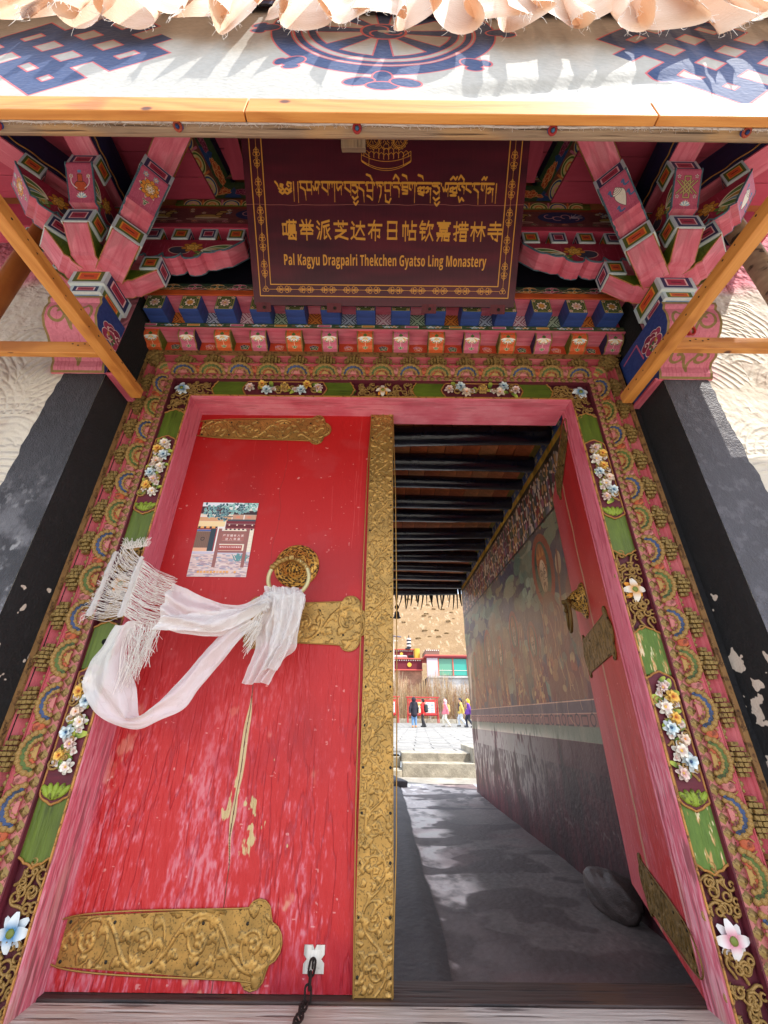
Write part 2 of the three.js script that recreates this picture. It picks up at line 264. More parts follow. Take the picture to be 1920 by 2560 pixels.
for (const side of [0, 1, 2]) {
  const L = side === 1 ? [-HW - .12, HW + .12] : [Y0 + .03, YT + .12];
  const n = Math.round((L[1] - L[0]) / .0445);
  for (let i = 0; i <= n; i++) { const d = obj('diamond', gDia, M.olive, frame); put(d, fm(side, mix(L[0], L[1], i / n), .1612 + (hsh(i, side, 1) - .5) * .003, .1665, 0, rr(-.09, .09))); d.scale.setScalar(rr(.9, 1.06)); }
}
// carved runs -----------------------------------------------------------------------------------
const cW = C(240, 232, 218), cPk = C(232, 190, 180), cBl = C(138, 176, 196), cNv = C(40, 66, 110), cOr = C(228, 140, 40), cYe = C(236, 190, 90), cGr = C(110, 120, 46), cCr = C(238, 214, 190);
function petal(L, W, tip, root, lift = .35, curl = .25) {     // a cupped, pointed petal along +y
  const g = grid(4, 6, (u, v) => { const s = (u - .5) * 2, w = W * Math.pow(Math.sin(PI * (.07 + .88 * Math.pow(v, .8))), .62) * .5; return V(s * w, v * L, L * (lift * v - curl * v * v * 1.2) + Math.abs(s) * w * .35 * (1 - v * .5) + .001); });
  return paint(g, (p) => root.clone().lerp(tip, sst(.15, .75, p.y / L)));
}
const gHeart = (r, c) => paint(new THREE.SphereGeometry(r, 8, 5).scale(1, 1, .7), () => c);
function blossom(r, tip, root, heart, n = 6, layers = 2) {
  const l = [];
  for (let k = 0; k < layers; k++) for (let i = 0; i < n; i++) l.push(petal(r * (1 - .3 * k), r * 4.2 / n * (1 - .15 * k), tip, root, .35 + k * .5, .3).rotateZ(i / n * 2 * PI + k * PI / n + hsh(i, k, 8) * .2).translate(0, 0, k * r * .12));
  l.push(gHeart(r * .2, heart).translate(0, 0, r * .22)); return merge(l);
}
const tired = (g, s) => { const p = g.attributes.position, c = g.attributes.color; for (let i = 0; i < p.count; i++) { const x = p.getX(i), y = p.getY(i), z = p.getZ(i), k = 1 + (fbm(x * 90 + s, y * 90, 2, s) - .5) * .28; p.setXYZ(i, x * k + (vn(y * 60, s, 5) - .5) * .005, y * k + (vn(x * 60, s + 3, 5) - .5) * .005, z); const d = mix(.62, 1.02, sst(.3, .62, fbm(x * 130 + s * 3, y * 130, 3, s + 1))) * mix(.72, 1, sst(0, .012, z)); c.setXYZ(i, c.getX(i) * d, c.getY(i) * d * .985, c.getZ(i) * d * .95); } g.computeVertexNormals(); return g; };
const three = (f) => [0, 1, 2].map((s) => tired(f(s), 11 + s * 7));
const BL = { white: three((s) => blossom(.030, cW, cPk, cYe, 6 + s % 2)), cream: three((s) => blossom(.028, cCr, cPk, cOr, 5 + s)), blue: three((s) => blossom(.029, C(222, 230, 232), cBl, cNv, 6 + s % 2)), orange: three((s) => blossom(.027, cYe, cOr, C(170, 80, 30), 5 + s % 2)), bud: three(() => blossom(.016, cW, cPk, cPk, 4, 1)), pink: three((s) => blossom(.026, C(232, 206, 196), C(206, 136, 132), cYe, 6 + s)) };
const gLeaf = (() => { const g = petal(.050, .026, C(164, 172, 66), C(84, 108, 38), .3, .2); return g; })();
const gLeafS = gLeaf.clone().scale(.7, .7, .7);
const curl = (r, turns, dir, len, th = .0055) => {       // an S-shaped scroll that ends in a volute
  const p = []; for (let i = 0; i <= 18; i++) { const t = i / 18, a = dir * t * turns * 2 * PI, q = r * (1 - .78 * t); p.push(V(r - q * Math.cos(a) - r * 0 , q * Math.sin(a), .006 + .010 * t)); }
  p.unshift(V(-len * .2, -len, .002), V(-len * .05, -len * .5, .004));
  return taper(p, th, th * .62, 26, 5);
};
const CURL = [curl(.021, 1.25, 1, .03), curl(.021, 1.25, -1, .03), curl(.017, 1.4, 1, .022), curl(.017, 1.4, -1, .022)];
CURL.forEach((g) => g.scale(1, 1, 1.3));
const BASEZ = .136;
function flowerAt(side, t, b, kind, spin = 0, s = 1) { const o = obj('carved_flower', pick(BL[kind]), M.flower, frame); put(o, fm(side, t, .0765 + b, BASEZ + .014, 0, spin)); o.scale.multiplyScalar(s); return o; }
function leafAt(side, t, b, spin, s = 1) { const o = obj('carved_leaf', s < .8 ? gLeafS : gLeaf, M.flower, frame); put(o, fm(side, t, .0765 + b, BASEZ + .008, 0, spin)); return o; }
function curlAt(side, t, b, k, spin) { const o = obj('gilt_scroll', CURL[k % 4], M.gilt, frame); put(o, fm(side, t, .0765 + b, BASEZ, 0, spin)); return o; }
function scallop(x0, x1, h, endA, endB) {  // a panel along x whose ends are bracket-shaped when asked
  const s = new THREE.Shape(), e = .030, br = (x, d, up) => { const y = up ? -1 : 1; s.quadraticCurveTo(x + d * e * .1, y * h * .72, x + d * e * .55, y * h * .55); s.quadraticCurveTo(x + d * e * .5, y * h * .26, x + d * e, 0); s.quadraticCurveTo(x + d * e * .5, -y * h * .26, x + d * e * .55, -y * h * .55); s.quadraticCurveTo(x + d * e * .1, -y * h * .72, x, -y * h); };
  s.moveTo(x0, -h); s.lineTo(x1, -h); if (endB) br(x1, 1, true); else s.lineTo(x1, h); s.lineTo(x0, h); if (endA) br(x0, -1, false); else s.lineTo(x0, -h); return s;
}
function rimOf(shape, r, z) { const p = shape.getSpacedPoints(64).map((q) => V(q.x, q.y, z)); return tube(p.slice(0, -1), r, 128, 5, true); }
function greenPanel(side, t0, t1, ends, worn) {   // ends: [scalloped at start, at end] along the local axis
  const m = (t0 + t1) / 2, L = Math.abs(t1 - t0) / 2, flip = FR[side].a.y < 0 ? -1 : 1, e = flip < 0 ? [ends[1], ends[0]] : ends;
  const sh = scallop(-L + (e[0] ? .028 : 0), L - (e[1] ? .028 : 0), .0585, e[0], e[1]);
  const g = obj('green_panel', uvBox(extrude(sh, .014, .004), 0), worn ? M.greenWorn : M.green, frame); put(g, fm(side, m, .0765, BASEZ - .001, 0));
  if (e[0] || e[1]) { const q = sh.getSpacedPoints(90).filter((p) => (e[1] && p.x > L - .034) || (e[0] && p.x < -L + .034)).map((p) => V(p.x * 1.0, p.y * 1.04, .02)); if (q.length > 4) { q.sort((a, b) => a.y - b.y); const r = obj('panel_rim', tube(q, .004, 40, 5), M.giltRim, frame); put(r, fm(side, m, .0765, BASEZ, 0)); } }
}
function cartouche(side, t0, t1, rock) {
  const m = (t0 + t1) / 2, L = Math.abs(t1 - t0) / 2, sh = scallop(-L + .026, L - .026, .0555, true, true);
  const g = obj('cartouche', extrude(sh, .018, .002), M.ground, frame); uvBox(g.geometry); put(g, fm(side, m, .0765, BASEZ + .002)); const r = obj('cartouche_rim', rimOf(sh, .0042, .022), M.giltRim, frame); put(r, fm(side, m, .0765, BASEZ));
  const dir = FR[side].a.y < 0 ? -1 : 1, at = (k) => m + (k - .5) * 2 * (L - .03), zz = .018, kinds = ['white', 'orange', 'blue', 'cream', 'white', 'blue', 'pink', 'orange'];
  const lift = (o) => { o.position.z += zz; return o; };
  if (side === 1) {
    [[.04, -.002, 'pink'], [.20, .022, 'orange'], [.27, -.022, 'blue'], [.5, .004, 'orange'], [.73, -.022, 'blue'], [.80, .022, 'orange'], [.96, -.002, 'pink'], [.36, -.012, 'bud'], [.64, -.012, 'bud']].forEach(([k, b, f], i) => lift(flowerAt(1, at(t0 > 0 && f !== 'pink' ? k : k), b, t0 > 0 ? ({ orange: i % 4 === 1 ? 'blue' : 'orange', blue: 'cream' })[f] ?? f : f, i, 1.2)));
    const pine = lift(obj('gilt_scroll', merge([-1, 0, 1].flatMap((a) => [0, 1, 2].map((b) => new THREE.SphereGeometry(.011, 6, 5).scale(1, 1.3, .8).translate(a * .014, b * .016 - .02, .004 + .004 * b)))), M.gilt, frame)); put(pine, fm(1, at(.5), .0765, BASEZ + .012)); lift(pine);
    for (const k of [.10, .33, .40, .60, .67, .90, .14, .86]) { lift(leafAt(1, at(k), rr(-.03, .03), rr(0, 6.28))); lift(curlAt(1, at(k + .04), rr(-.02, .02), rnd() * 4 | 0, rr(0, 6))); }
  } else {
    const n = 9; for (let i = 0; i < n; i++) { const k = .97 - .80 * (i + .5) / n, b = (i % 2 ? .021 : -.021) * (i % 3 ? 1 : .4); lift(flowerAt(side, at(k), b, kinds[(i + side * 3) % 8], rr(0, 6), rr(.92, 1.2))); lift(flowerAt(side, at(k + .03), -b * 1.35, 'bud', rr(0, 6))); lift(leafAt(side, at(k - .02), -b * .7, rr(0, 6.28))); lift(leafAt(side, at(k + .05), b * 1.4, rr(0, 6.28), .6)); lift(curlAt(side, at(k - .01), -b, i, rr(0, 6))); }
    const ro = obj('lime_rock', (() => { const l = []; for (let i = 0; i < 5; i++) { const a = (i - 2) * .36; l.push(new THREE.SphereGeometry(1, 8, 6).scale(.030, .012, .011).rotateZ(a * 1.1).translate(-.004, (i - 2) * .017, .004)); } return uvBox(merge(l)); })(), M.lime, frame); put(ro, fm(side, at(.035), .0765, BASEZ + .02)); if (dir < 0) ro.rotateZ(PI);
  }
}
const gBig = { blue: [C(218, 222, 222), C(70, 130, 172)], orange: [C(222, 212, 198), C(206, 150, 80)], pink: [C(224, 216, 212), C(206, 130, 146)] };
function bigFlower(side, t, kind, r = .056, w = .0765) {
  const f = grp('large_flower', frame); put(f, fm(side, t, w, BASEZ + .016));
  const [tip, root] = gBig[kind], root2 = kind === 'orange' ? C(200, 120, 20) : root, tip2 = kind === 'orange' ? C(232, 150, 40) : tip;
  const wear2 = (g, s) => tired(g, s); const g1 = petal(r, r * .62, tip, root, .28, .3), g2 = petal(r * .92, r * .55, tip2, root2, .2, .3);
  for (let i = 0; i < 8; i++) { const p = obj('petal', i % 2 ? g2 : g1, M.flower, f); p.rotation.z = i * PI / 4 + rr(-.08, .08); p.scale.set(rr(.9, 1.1), rr(.9, 1.06), rr(.7, 1.3)); p.position.z = i % 2 ? -.003 : .002; }
  obj('flower_heart', paint(new THREE.SphereGeometry(r * .24, 10, 6).scale(1, 1, .6).translate(0, 0, .008), () => cGr), M.flower, f);
}
function filigree(side, t0, t1, flower) {
  const n = Math.max(2, Math.round((t1 - t0) / .034));
  for (let i = 0; i < n; i++) for (const b of [-.033, 0, .033]) { const t = mix(t0, t1, (i + .5) / n); if (flower != null && Math.hypot(t - flower, b) < .042) continue; curlAt(side, t + rr(-.006, .006), b + rr(-.006, .006), rnd() * 4 | 0, Math.round(rnd() * 8) * PI / 4 + rr(-.2, .2)); }
}
put(obj('stud', new THREE.SphereGeometry(.013, 12, 8).scale(1, 1, .6), M.hole, frame), fm(0, 1.345, .07, .152));
for (const s of [0, 2]) {
  filigree(s, 2.655, 2.80, null);
  greenPanel(s, 2.666, 2.455, s === 0 ? [false, true] : [false, true]);
  cartouche(s, 1.975, 2.47);
  greenPanel(s, 1.775, 2.0, [true, false]);
  filigree(s, 1.43, 1.79, 1.606); bigFlower(s, 1.606, 'orange');
  greenPanel(s, 1.235, 1.435, [false, true], s === 2);
  cartouche(s, .758, 1.246);
  greenPanel(s, .575, .785, [true, false], s === 2);
  filigree(s, .14, .585, .405); bigFlower(s, .405, s ? 'pink' : 'blue', .056);
}
greenPanel(1, -1.03, -.80, [true, false]); greenPanel(1, -.40, -.16, [false, true]); greenPanel(1, .185, .405, [true, false]); greenPanel(1, .80, 1.045, [false, true]);
cartouche(1, -.84, -.33); cartouche(1, .365, .86);
filigree(1, -.15, .19, .01); bigFlower(1, .01, 'orange', .046);
for (const s of [-1, 1]) { filigree(1, s < 0 ? -1.13 : 1.04, s < 0 ? -1.04 : 1.13, null); bigFlower(1, s * 1.212, 'blue', .05); filigree(1, s < 0 ? -1.17 : 1.12, s < 0 ? -1.12 : 1.17, s * 1.212); }
// ---------------------------------------------------------------- embossed brass
const inside = (pts, x, y) => { let c = false; for (let i = 0, j = pts.length - 1; i < pts.length; j = i++) { const [xi, yi] = pts[i], [xj, yj] = pts[j]; if ((yi > y) !== (yj > y) && x < (xj - xi) * (y - yi) / (yj - yi) + xi) c = !c; } return c; };
function reliefMap(w, h, draw) { const c = canv(w, h, (x) => { x.fillStyle = '#000'; x.fillRect(0, 0, w, h); draw(x, w, h); }), d = c.getContext('2d').getImageData(0, 0, w, h).data; const at = (i, j) => d[(clamp(j, 0, h - 1) * w + clamp(i, 0, w - 1)) * 4] / 255; return (u, v) => { const x = u * w - .5, y = (1 - v) * h - .5, i = Math.floor(x), j = Math.floor(y), fx = x - i, fy = y - j; return mix(mix(at(i, j), at(i + 1, j), fx), mix(at(i, j + 1), at(i + 1, j + 1), fx), fy); }; }
function soft(x, path, w) { x.globalCompositeOperation = 'lighten'; for (let k = 0; k < 6; k++) { const g = Math.round(90 + 165 * k / 5); x.strokeStyle = `rgb(${g},${g},${g})`; x.lineWidth = w * (1 - k / 6.2); x.stroke(path); } }
function lump(x, px, py, r, rot, asp = 1.7) { x.globalCompositeOperation = 'lighten'; x.save(); x.translate(px, py); x.rotate(rot); x.scale(asp, 1); const g = x.createRadialGradient(0, 0, 0, 0, 0, r); g.addColorStop(0, '#fff'); g.addColorStop(.6, '#bbb'); g.addColorStop(.85, '#555'); g.addColorStop(1, '#000'); x.fillStyle = g; x.beginPath(); x.arc(0, 0, r, 0, 7); x.fill(); x.restore(); }
// a running vine along x: volutes either side of a wavy stem, with leaf lobes
function vine(x, w, h, sd) {
  const n = Math.max(2, Math.round(w / (h * .95))), L = w / n;
  const stem = new Path2D(); stem.moveTo(0, h * .5); for (let i = 0; i < n; i++) { const s = i % 2 ? 1 : -1; stem.bezierCurveTo(L * (i + .3), h * (.5 + s * .42), L * (i + .7), h * (.5 + s * .42), L * (i + 1), h * .5); } soft(x, stem, h * .065);
  for (let i = 0; i < n; i++) {
    const s = i % 2 ? 1 : -1, cx = L * (i + .5), cy = h * (.5 + s * .02), p = new Path2D(); let f = true;
    for (let t = 0; t <= 1; t += .03) { const a = s * (-PI / 2 + t * 2.6 * PI) + hsh(i, 1, sd), r = h * .36 * (1 - .8 * t), X = cx + r * Math.cos(a) * 1.05, Y = cy + r * Math.sin(a); f ? p.moveTo(X, Y) : p.lineTo(X, Y); f = false; } soft(x, p, h * .055);
    for (let k = 0; k < 9; k++) { const a = k / 9 * 2 * PI + hsh(i, k, sd), r = h * (.40 - .1 * (k % 3)), X = cx + r * Math.cos(a) * 1.15, Y = cy + r * Math.sin(a); for (let q = -1; q <= 1; q++) lump(x, X + q * h * .035, Y + Math.abs(q) * h * .03, h * .05, a + q * .7, 1.9); }
    for (let q = 0; q < 12; q++) { const X = L * i + hsh(i, q, sd + 3) * L, Y = h * (hsh(i, q, sd + 4) < .5 ? .04 + .14 * hsh(i, q, sd + 5) : .82 + .14 * hsh(i, q, sd + 6)), a = hsh(i, q, sd + 7) * 6; for (let e = 0; e < 3; e++) lump(x, X + e * h * .035 * Math.cos(a), Y + e * h * .035 * Math.sin(a), h * .042, a + e * .5, 1.7); }
    for (let q = 0; q < 5; q++) lump(x, cx + h * .06 * Math.cos(q * 1.26), cy + h * .06 * Math.sin(q * 1.26), h * .045, q, 1.2);
  }
  x.globalCompositeOperation = 'source-over';
}
// plate with a given outline (metres) and relief map over its bounds
function brassPlate(pts, cell, amp, hm, along = 0) {
  const xs = pts.map((p) => p[0]), ys = pts.map((p) => p[1]), x0 = Math.min(...xs), x1 = Math.max(...xs), y0 = Math.min(...ys), y1 = Math.max(...ys), nu = Math.ceil((x1 - x0) / cell), nv = Math.ceil((y1 - y0) / cell), pos = [], idx = [], id = new Map();
  const ins = (x, y) => inside(pts, x, y), vert = (i, j) => { const k = j * (nu + 1) + i; if (!id.has(k)) { id.set(k, pos.length / 3); const u = i / nu, v = j / nv; pos.push(x0 + u * (x1 - x0), y0 + v * (y1 - y0), .0032 + amp * (along ? hm(v, u) : hm(u, v)) + (vn(i * .2, j * .2, 6) - .5) * .0012); } return id.get(k); };
  for (let j = 0; j < nv; j++) for (let i = 0; i < nu; i++) { const cx = x0 + (i + .5) / nu * (x1 - x0), cy = y0 + (j + .5) / nv * (y1 - y0), e = .004; if (ins(cx - e, cy) && ins(cx + e, cy) && ins(cx, cy - e) && ins(cx, cy + e)) { const a = vert(i, j), b = vert(i + 1, j), c = vert(i, j + 1), d = vert(i + 1, j + 1); idx.push(a, b, d, a, d, c); } }
  const g = new THREE.BufferGeometry(); g.setAttribute('position', new THREE.Float32BufferAttribute(pos, 3)); g.setIndex(idx); g.computeVertexNormals(); const uv = new Float32Array(pos.length / 3 * 2); for (let i = 0; i < pos.length / 3; i++) { uv[i * 2] = pos[i * 3]; uv[i * 2 + 1] = pos[i * 3 + 1]; } g.setAttribute('uv', new THREE.BufferAttribute(uv, 2));
  const sh = poly(pts), base = uvBox(extrude(sh, .0035, .0008)), rim = tube(pts.map(([x, y]) => V(x, y, .005)).slice(0, pts.length), .0028, pts.length * 3, 5, true);
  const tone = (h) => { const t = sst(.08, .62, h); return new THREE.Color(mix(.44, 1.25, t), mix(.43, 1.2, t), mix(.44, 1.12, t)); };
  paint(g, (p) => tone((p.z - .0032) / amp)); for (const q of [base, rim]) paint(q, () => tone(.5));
  return merge([g, base, rim]);
}
const tBrass = pix(512, 512, (u, v) => { const b = fbm(u * 7, v * 7, 5, 71, 7, 7), f = fbm(u * 60, v * 60, 3, 72, 60, 60); return lerp3(lerp3([136, 110, 62], [186, 148, 84], clamp(b * 1.3 - .1)), [78, 66, 40], sst(.58, .75, f) * .55); });
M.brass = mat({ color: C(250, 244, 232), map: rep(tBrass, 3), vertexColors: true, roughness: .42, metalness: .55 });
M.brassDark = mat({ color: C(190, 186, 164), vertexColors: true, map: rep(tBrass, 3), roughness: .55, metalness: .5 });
M.nail = mat({ color: C(44, 38, 32), roughness: .6, metalness: .5 });

// ---------------------------------------------------------------- door leaves
const LW = 1.205, LH = 2.56, LY = .203;
function leafTex(old) {
  const cr = (x) => .474 + (vn(x * 9, 3, 77) - .5) * .018;          // the joint between the boards, as a share of the width
  const f = (u, v) => {
    const y = v * LH, X = u * LW, s = fbm(X * 26, y * 3.2, 4, 81), fl = fbm(X * 70, y * 16, 3, 82), b = fbm(X * 3.2, y * 2.2, 5, 83), b2 = fbm(X * 7, y * 3, 4, 84), low = sst(1.55, .25, y + (b - .5) * .5);
    let c = lerp3([198, 18, 16], [186, 11, 13], b); c = lerp3(c, [196, 38, 40], low * .6);
    const f2 = fbm(X * 95, y * 26, 3, 90), f3 = fbm(X * 190, y * 70, 2, 91); c = lerp3(c, [214, 100, 114], clamp(low * 1.05) * sst(.47, .68, f2 * .45 + b2 * .35 + f3 * .2 + low * .03) * .85); c = lerp3(c, [222, 156, 158], low * sst(.57, .74, f2 * .5 + b2 * .3 + f3 * .2) * .5);
    c = lerp3(c, [168, 10, 30], low * sst(.56, .72, b) * .75); const crack = sst(.045, .0, Math.abs(s - .5)) * sst(.25, .8, low); c = lerp3(c, [150, 20, 40], crack * .45);
    c = lerp3(c, [190, 84, 90], sst(.62, .75, fbm(X * 5, y * 9, 4, 88)) * .28 * (1 - low));
    const d = Math.abs(u - cr(y)), wd = old ? .020 : .0015 + .008 * sst(.98, .8, y) * sst(.3, .5, y) * (.5 + vn(y * 14, 1, 9)); if (y < (old ? 9 : 1.3) || d < .0012) c = lerp3(c, d < .0014 ? [96, 50, 34] : [206, 180, 132], sst(wd, wd * .7, d) * (y < 1.3 || old ? 1 : .35));
    const pe = fbm(X * 11, y * 9, 4, 86), zone = Math.exp(-(((X - .63) / .13) ** 2 + ((y - .47) / .22) ** 2)); if (zone > .05 && !old) c = lerp3(c, [205, 184, 128], sst(.655, .69, fbm(X * 34, y * 13, 4, 86) * .72 + zone * .30) * .95);
    if (!old) c = lerp3(c, [222, 160, 130], sst(.72, .8, fbm(X * 12, y * 8, 4, 87)) * low * .8);
    const ug = sst(.03, 0, u) * low; c = lerp3(c, [226, 130, 150], ug * .6);
    if (old) { c = lerp3(c, [222, 116, 120], sst(.40, .8, u) * .7 * (.5 + b)); c = lerp3(c, [176, 24, 34], .2); }
    for (let q = 0; q < 9; q++) { const sx = .08 + hsh(q, 1, 5) * .78, y0 = 1.0 + hsh(q, 2, 5) * 1.3, ln = .15 + hsh(q, 3, 5) * .6; if (y > y0 && y < y0 + ln) { const dd = Math.abs(u - sx - (vn(y * 6, q, 6) - .5) * .012 - (y - y0) * .01); c = lerp3(c, [226, 140, 136], sst(.0016, .0004, dd) * (.25 + .75 * vn(y * 30, q, 7)) * .6); } }
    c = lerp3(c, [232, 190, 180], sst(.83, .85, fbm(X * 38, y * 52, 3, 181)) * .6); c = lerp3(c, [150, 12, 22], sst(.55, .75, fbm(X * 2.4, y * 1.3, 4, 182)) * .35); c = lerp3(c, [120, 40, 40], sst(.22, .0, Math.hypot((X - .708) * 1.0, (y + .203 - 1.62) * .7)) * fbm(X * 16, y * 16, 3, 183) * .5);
    const n = (hsh(u * 9999 | 0, v * 9999 | 0, 5) - .5) * 9; return [c[0] + n, c[1] + n, c[2] + n];
  };
  return f;
}
const tLeaf = pix(832, 1664, leafTex(false)), tLeafR = pix(512, 1024, leafTex(true));
const tLeafB = gray(832, 1664, (u, v) => { const y = v * LH, X = u * LW, low = sst(1.7, .5, y), s = fbm(X * 26, y * 3.2, 4, 81), fl = fbm(X * 70, y * 16, 3, 82), w = fbm(X * 60, y * 9, 3, 89), k = sst(.05, 0, Math.abs(s - .5)); return clamp(.6 + (fl - .5) * .55 * low + (w - .5) * .5 * (low + .25) - k * .35 * low); });
const matLeaf = mat({ color: C(238, 236, 236), map: tLeaf, bumpMap: tLeafB, bumpScale: .007, roughness: .55 }), matLeafR = mat({ map: tLeafR, bumpMap: tLeafB, bumpScale: .004, roughness: .5 });
M.redEdge = painted(C(176, 24, 40));
function strapOutline(L, h, both) {      // a band whose end opens into three lobes
  const p = [], lobe = (cx, cy, r, a0, a1, n) => { for (let i = 0; i <= n; i++) { const a = mix(a0, a1, i / n); p.push([cx + r * Math.cos(a), cy + r * Math.sin(a)]); } };
  const xe = L - h * .62, r = h * .36;
  if (both) { lobe(h * .5, -h / 2 - h * .06, r * .9, -PI * .1, -PI * .9, 6); lobe(h * .28, 0, h * .42, -PI * .62, -PI * 1.38, 8); lobe(h * .5, h / 2 + h * .06, r * .9, PI * .9, PI * .1, 6); p.reverse(); p.length && p.reverse(); }
  const left = p.splice(0);
  lobe(xe, -h / 2 - h * .08, r, -PI * .85, 0.0, 7); lobe(xe + h * .28, 0, h * .46, -PI * .42, PI * .42, 10); lobe(xe, h / 2 + h * .08, r, 0, PI * .85, 7);
  return both ? [...p, ...left.reverse().map((q) => q)] : [[0, -h / 2], ...p, [0, h / 2]];
}
const nails = (list) => uvBox(merge(list.map(([x, y]) => new THREE.SphereGeometry(.0055, 7, 5).scale(1, 1, .5).translate(x, y, .006))));
function makeLeaf(name, label, sx) {
  const t = thing(name, label, 'door');
  const front = obj('door_panel', quad(V(0, LY, 0), V(sx * LW, LY, 0), V(sx * LW, LY + LH, 0), V(0, LY + LH, 0), 20, 40), sx > 0 ? matLeaf : matLeafR, t);
  obj('door_back', box(LW, LH, .055, sx * LW / 2, LY + LH / 2, -.0295), M.redEdge, t);
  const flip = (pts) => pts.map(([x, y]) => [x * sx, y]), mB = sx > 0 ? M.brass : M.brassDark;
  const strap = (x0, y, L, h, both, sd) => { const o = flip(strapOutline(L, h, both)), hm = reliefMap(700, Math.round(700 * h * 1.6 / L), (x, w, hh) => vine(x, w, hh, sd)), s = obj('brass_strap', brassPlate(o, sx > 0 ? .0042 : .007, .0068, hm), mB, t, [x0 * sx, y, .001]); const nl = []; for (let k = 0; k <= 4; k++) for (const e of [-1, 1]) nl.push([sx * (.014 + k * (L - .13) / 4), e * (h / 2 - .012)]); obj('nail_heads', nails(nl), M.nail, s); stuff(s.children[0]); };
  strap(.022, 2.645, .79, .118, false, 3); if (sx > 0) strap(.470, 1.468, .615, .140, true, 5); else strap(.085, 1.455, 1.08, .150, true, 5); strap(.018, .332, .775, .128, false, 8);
  const k = grp('door_knocker', t); k.position.set(sx * .708, 1.757, .001);
  const rose = [[0, .118], [.006, .118], [.012, .112], [.026, .10], [.034, .088], [.052, .074], [.062, .062], [.070, .046], [.078, .030], [.088, .026], [.100, .020], [.110, .014], [.116, .006], [.117, 0]].map(([r, z]) => new THREE.Vector2(r, z));
  const lg = new THREE.LatheGeometry(rose, 40).rotateX(PI / 2);
  obj('rosette', lg, M.knock, k);
  obj('boss', rbox(.026, .026, .04, 0, -.004, .122, .006), mB, k);
  const ring = obj('ring', new THREE.TorusGeometry(.098, .0105, 10, 40), sx > 0 ? M.ringBrass : mB, k, [-.008 * sx, -.098, .112], [-.05, 0, 0]);
  const dr = []; for (let i = -5; i <= 5; i++) { if (!i) continue; const a = PI / 2 + i * .2; dr.push(new THREE.SphereGeometry(.0185, 7, 5).scale(1, .85, .9).translate(.098 * Math.cos(a), .098 * Math.sin(a), .004 * (i % 2))); } stuff(obj('dragon_collar', dr, mB, ring));
  return t;
}
const tPunch = gray(256, 256, (u, v) => clamp(sst(.42, .6, fbm(u * 30, v * 12, 2, 91, 30, 12)))), tPunchC = pix(256, 256, (u, v) => lerp3([70, 50, 24], [214, 164, 76], sst(.34, .50, fbm(u * 30, v * 12, 2, 91, 30, 12))));
M.knock = mat({ map: rep(tPunchC, 2, 2), bumpMap: rep(tPunch, 2, 2), bumpScale: .005, roughness: .45, metalness: .5 });
M.ringBrass = mat({ color: C(190, 176, 128), roughness: .4, metalness: .4 });
const leafL = makeLeaf('door_leaf', 'closed red door leaf with flaking paint, brass straps and knocker', 1); leafL.position.set(-1.159, 0, 0);
{   // meeting strip with its own vine
  const w = .138, hm = reliefMap(1400, 76, (x, W, H) => { vine(x, W, H, 12); x.globalCompositeOperation = 'lighten'; x.fillStyle = '#aaa'; for (let i = 0; i < W; i += 5) { x.fillRect(i, 0, 3, 3); x.fillRect(i, H - 3, 3, 3); } });
  const hm2 = (u, v) => hm(u, v), pts = [[0, 0], [w, 0], [w, LH], [0, LH]];
  const s = obj('meeting_strip', brassPlate(pts, .0042, .0068, hm2, 1), M.brass, leafL, [LW - w + .004, LY, .012]);
  obj('strip_edge', box(w - .004, LH, .014, LW - w / 2 + .004, LY + LH / 2, .004), M.redEdge, leafL);
  const nl = []; for (let k = 0; k < 17; k++) nl.push([.012, .05 + k * .155], [w - .012, .05 + k * .155]); stuff(obj('nail_heads', nails(nl), M.nail, s));
}
const leafR = makeLeaf('door_leaf', 'open red door leaf swung inward against the mural wall, seen edge on', -1);
leafR.position.set(1.106, 0, .055); leafR.rotation.y = -R(108.0);

// ---------------------------------------------------------------- sill, chain and plate
const sill = thing('threshold', 'worn grey timber threshold across the foot of the doorway', 'threshold');
obj('sill_beam', rbox(2.62, .5, .26, XC, -.055, .165, .008, 0), mat({ map: rep(tSill, 1.4, .8), bumpMap: rep(tOldB, 1.4, .8), bumpScale: .006, roughness: .85 }), sill);
obj('sill_strip', rbox(2.36, .3, .13, XC, .051, -.032, .006, 0), mat({ color: C(104, 92, 100), map: rep(tOld, 1.4, .8), bumpMap: rep(tOldB, 1.4, .8), bumpScale: .003, roughness: .6 }), sill);
const bracket = thing('chain_plate', 'white notched metal plate screwed low on the closed red door', 'plate', [-.232, .292, .001]);
{
  const a = .036, n = .012, s = poly([[-a, -a], [-n * .6, -a], [0, -a + .014], [n * .6, -a], [a, -a], [a, -n], [a - .012, 0], [a, n], [a, a], [n * .6, a], [0, a - .014], [-n * .6, a], [-a, a], [-a, n], [-a + .012, 0], [-a, -n]]);
  obj('plate', uvBox(extrude(s, .003, .001)), M.white, bracket);
  const cone = []; for (let i = 0; i < 4; i++) cone.push(new THREE.ConeGeometry(.034, .018, 4, 1, true).rotateX(PI / 2).rotateZ(PI / 4).translate(0, 0, .013)); obj('pressed_cross', uvBox(cone[0]), M.white, bracket);
  obj('eye', new THREE.TorusGeometry(.009, .0032, 7, 16).rotateY(PI / 2), M.iron, bracket, [0, -.004, .026]);
}
const chain = thing('chain', 'rusty iron chain hanging from the white plate over the threshold', 'chain', [-.234, .282, .03]);
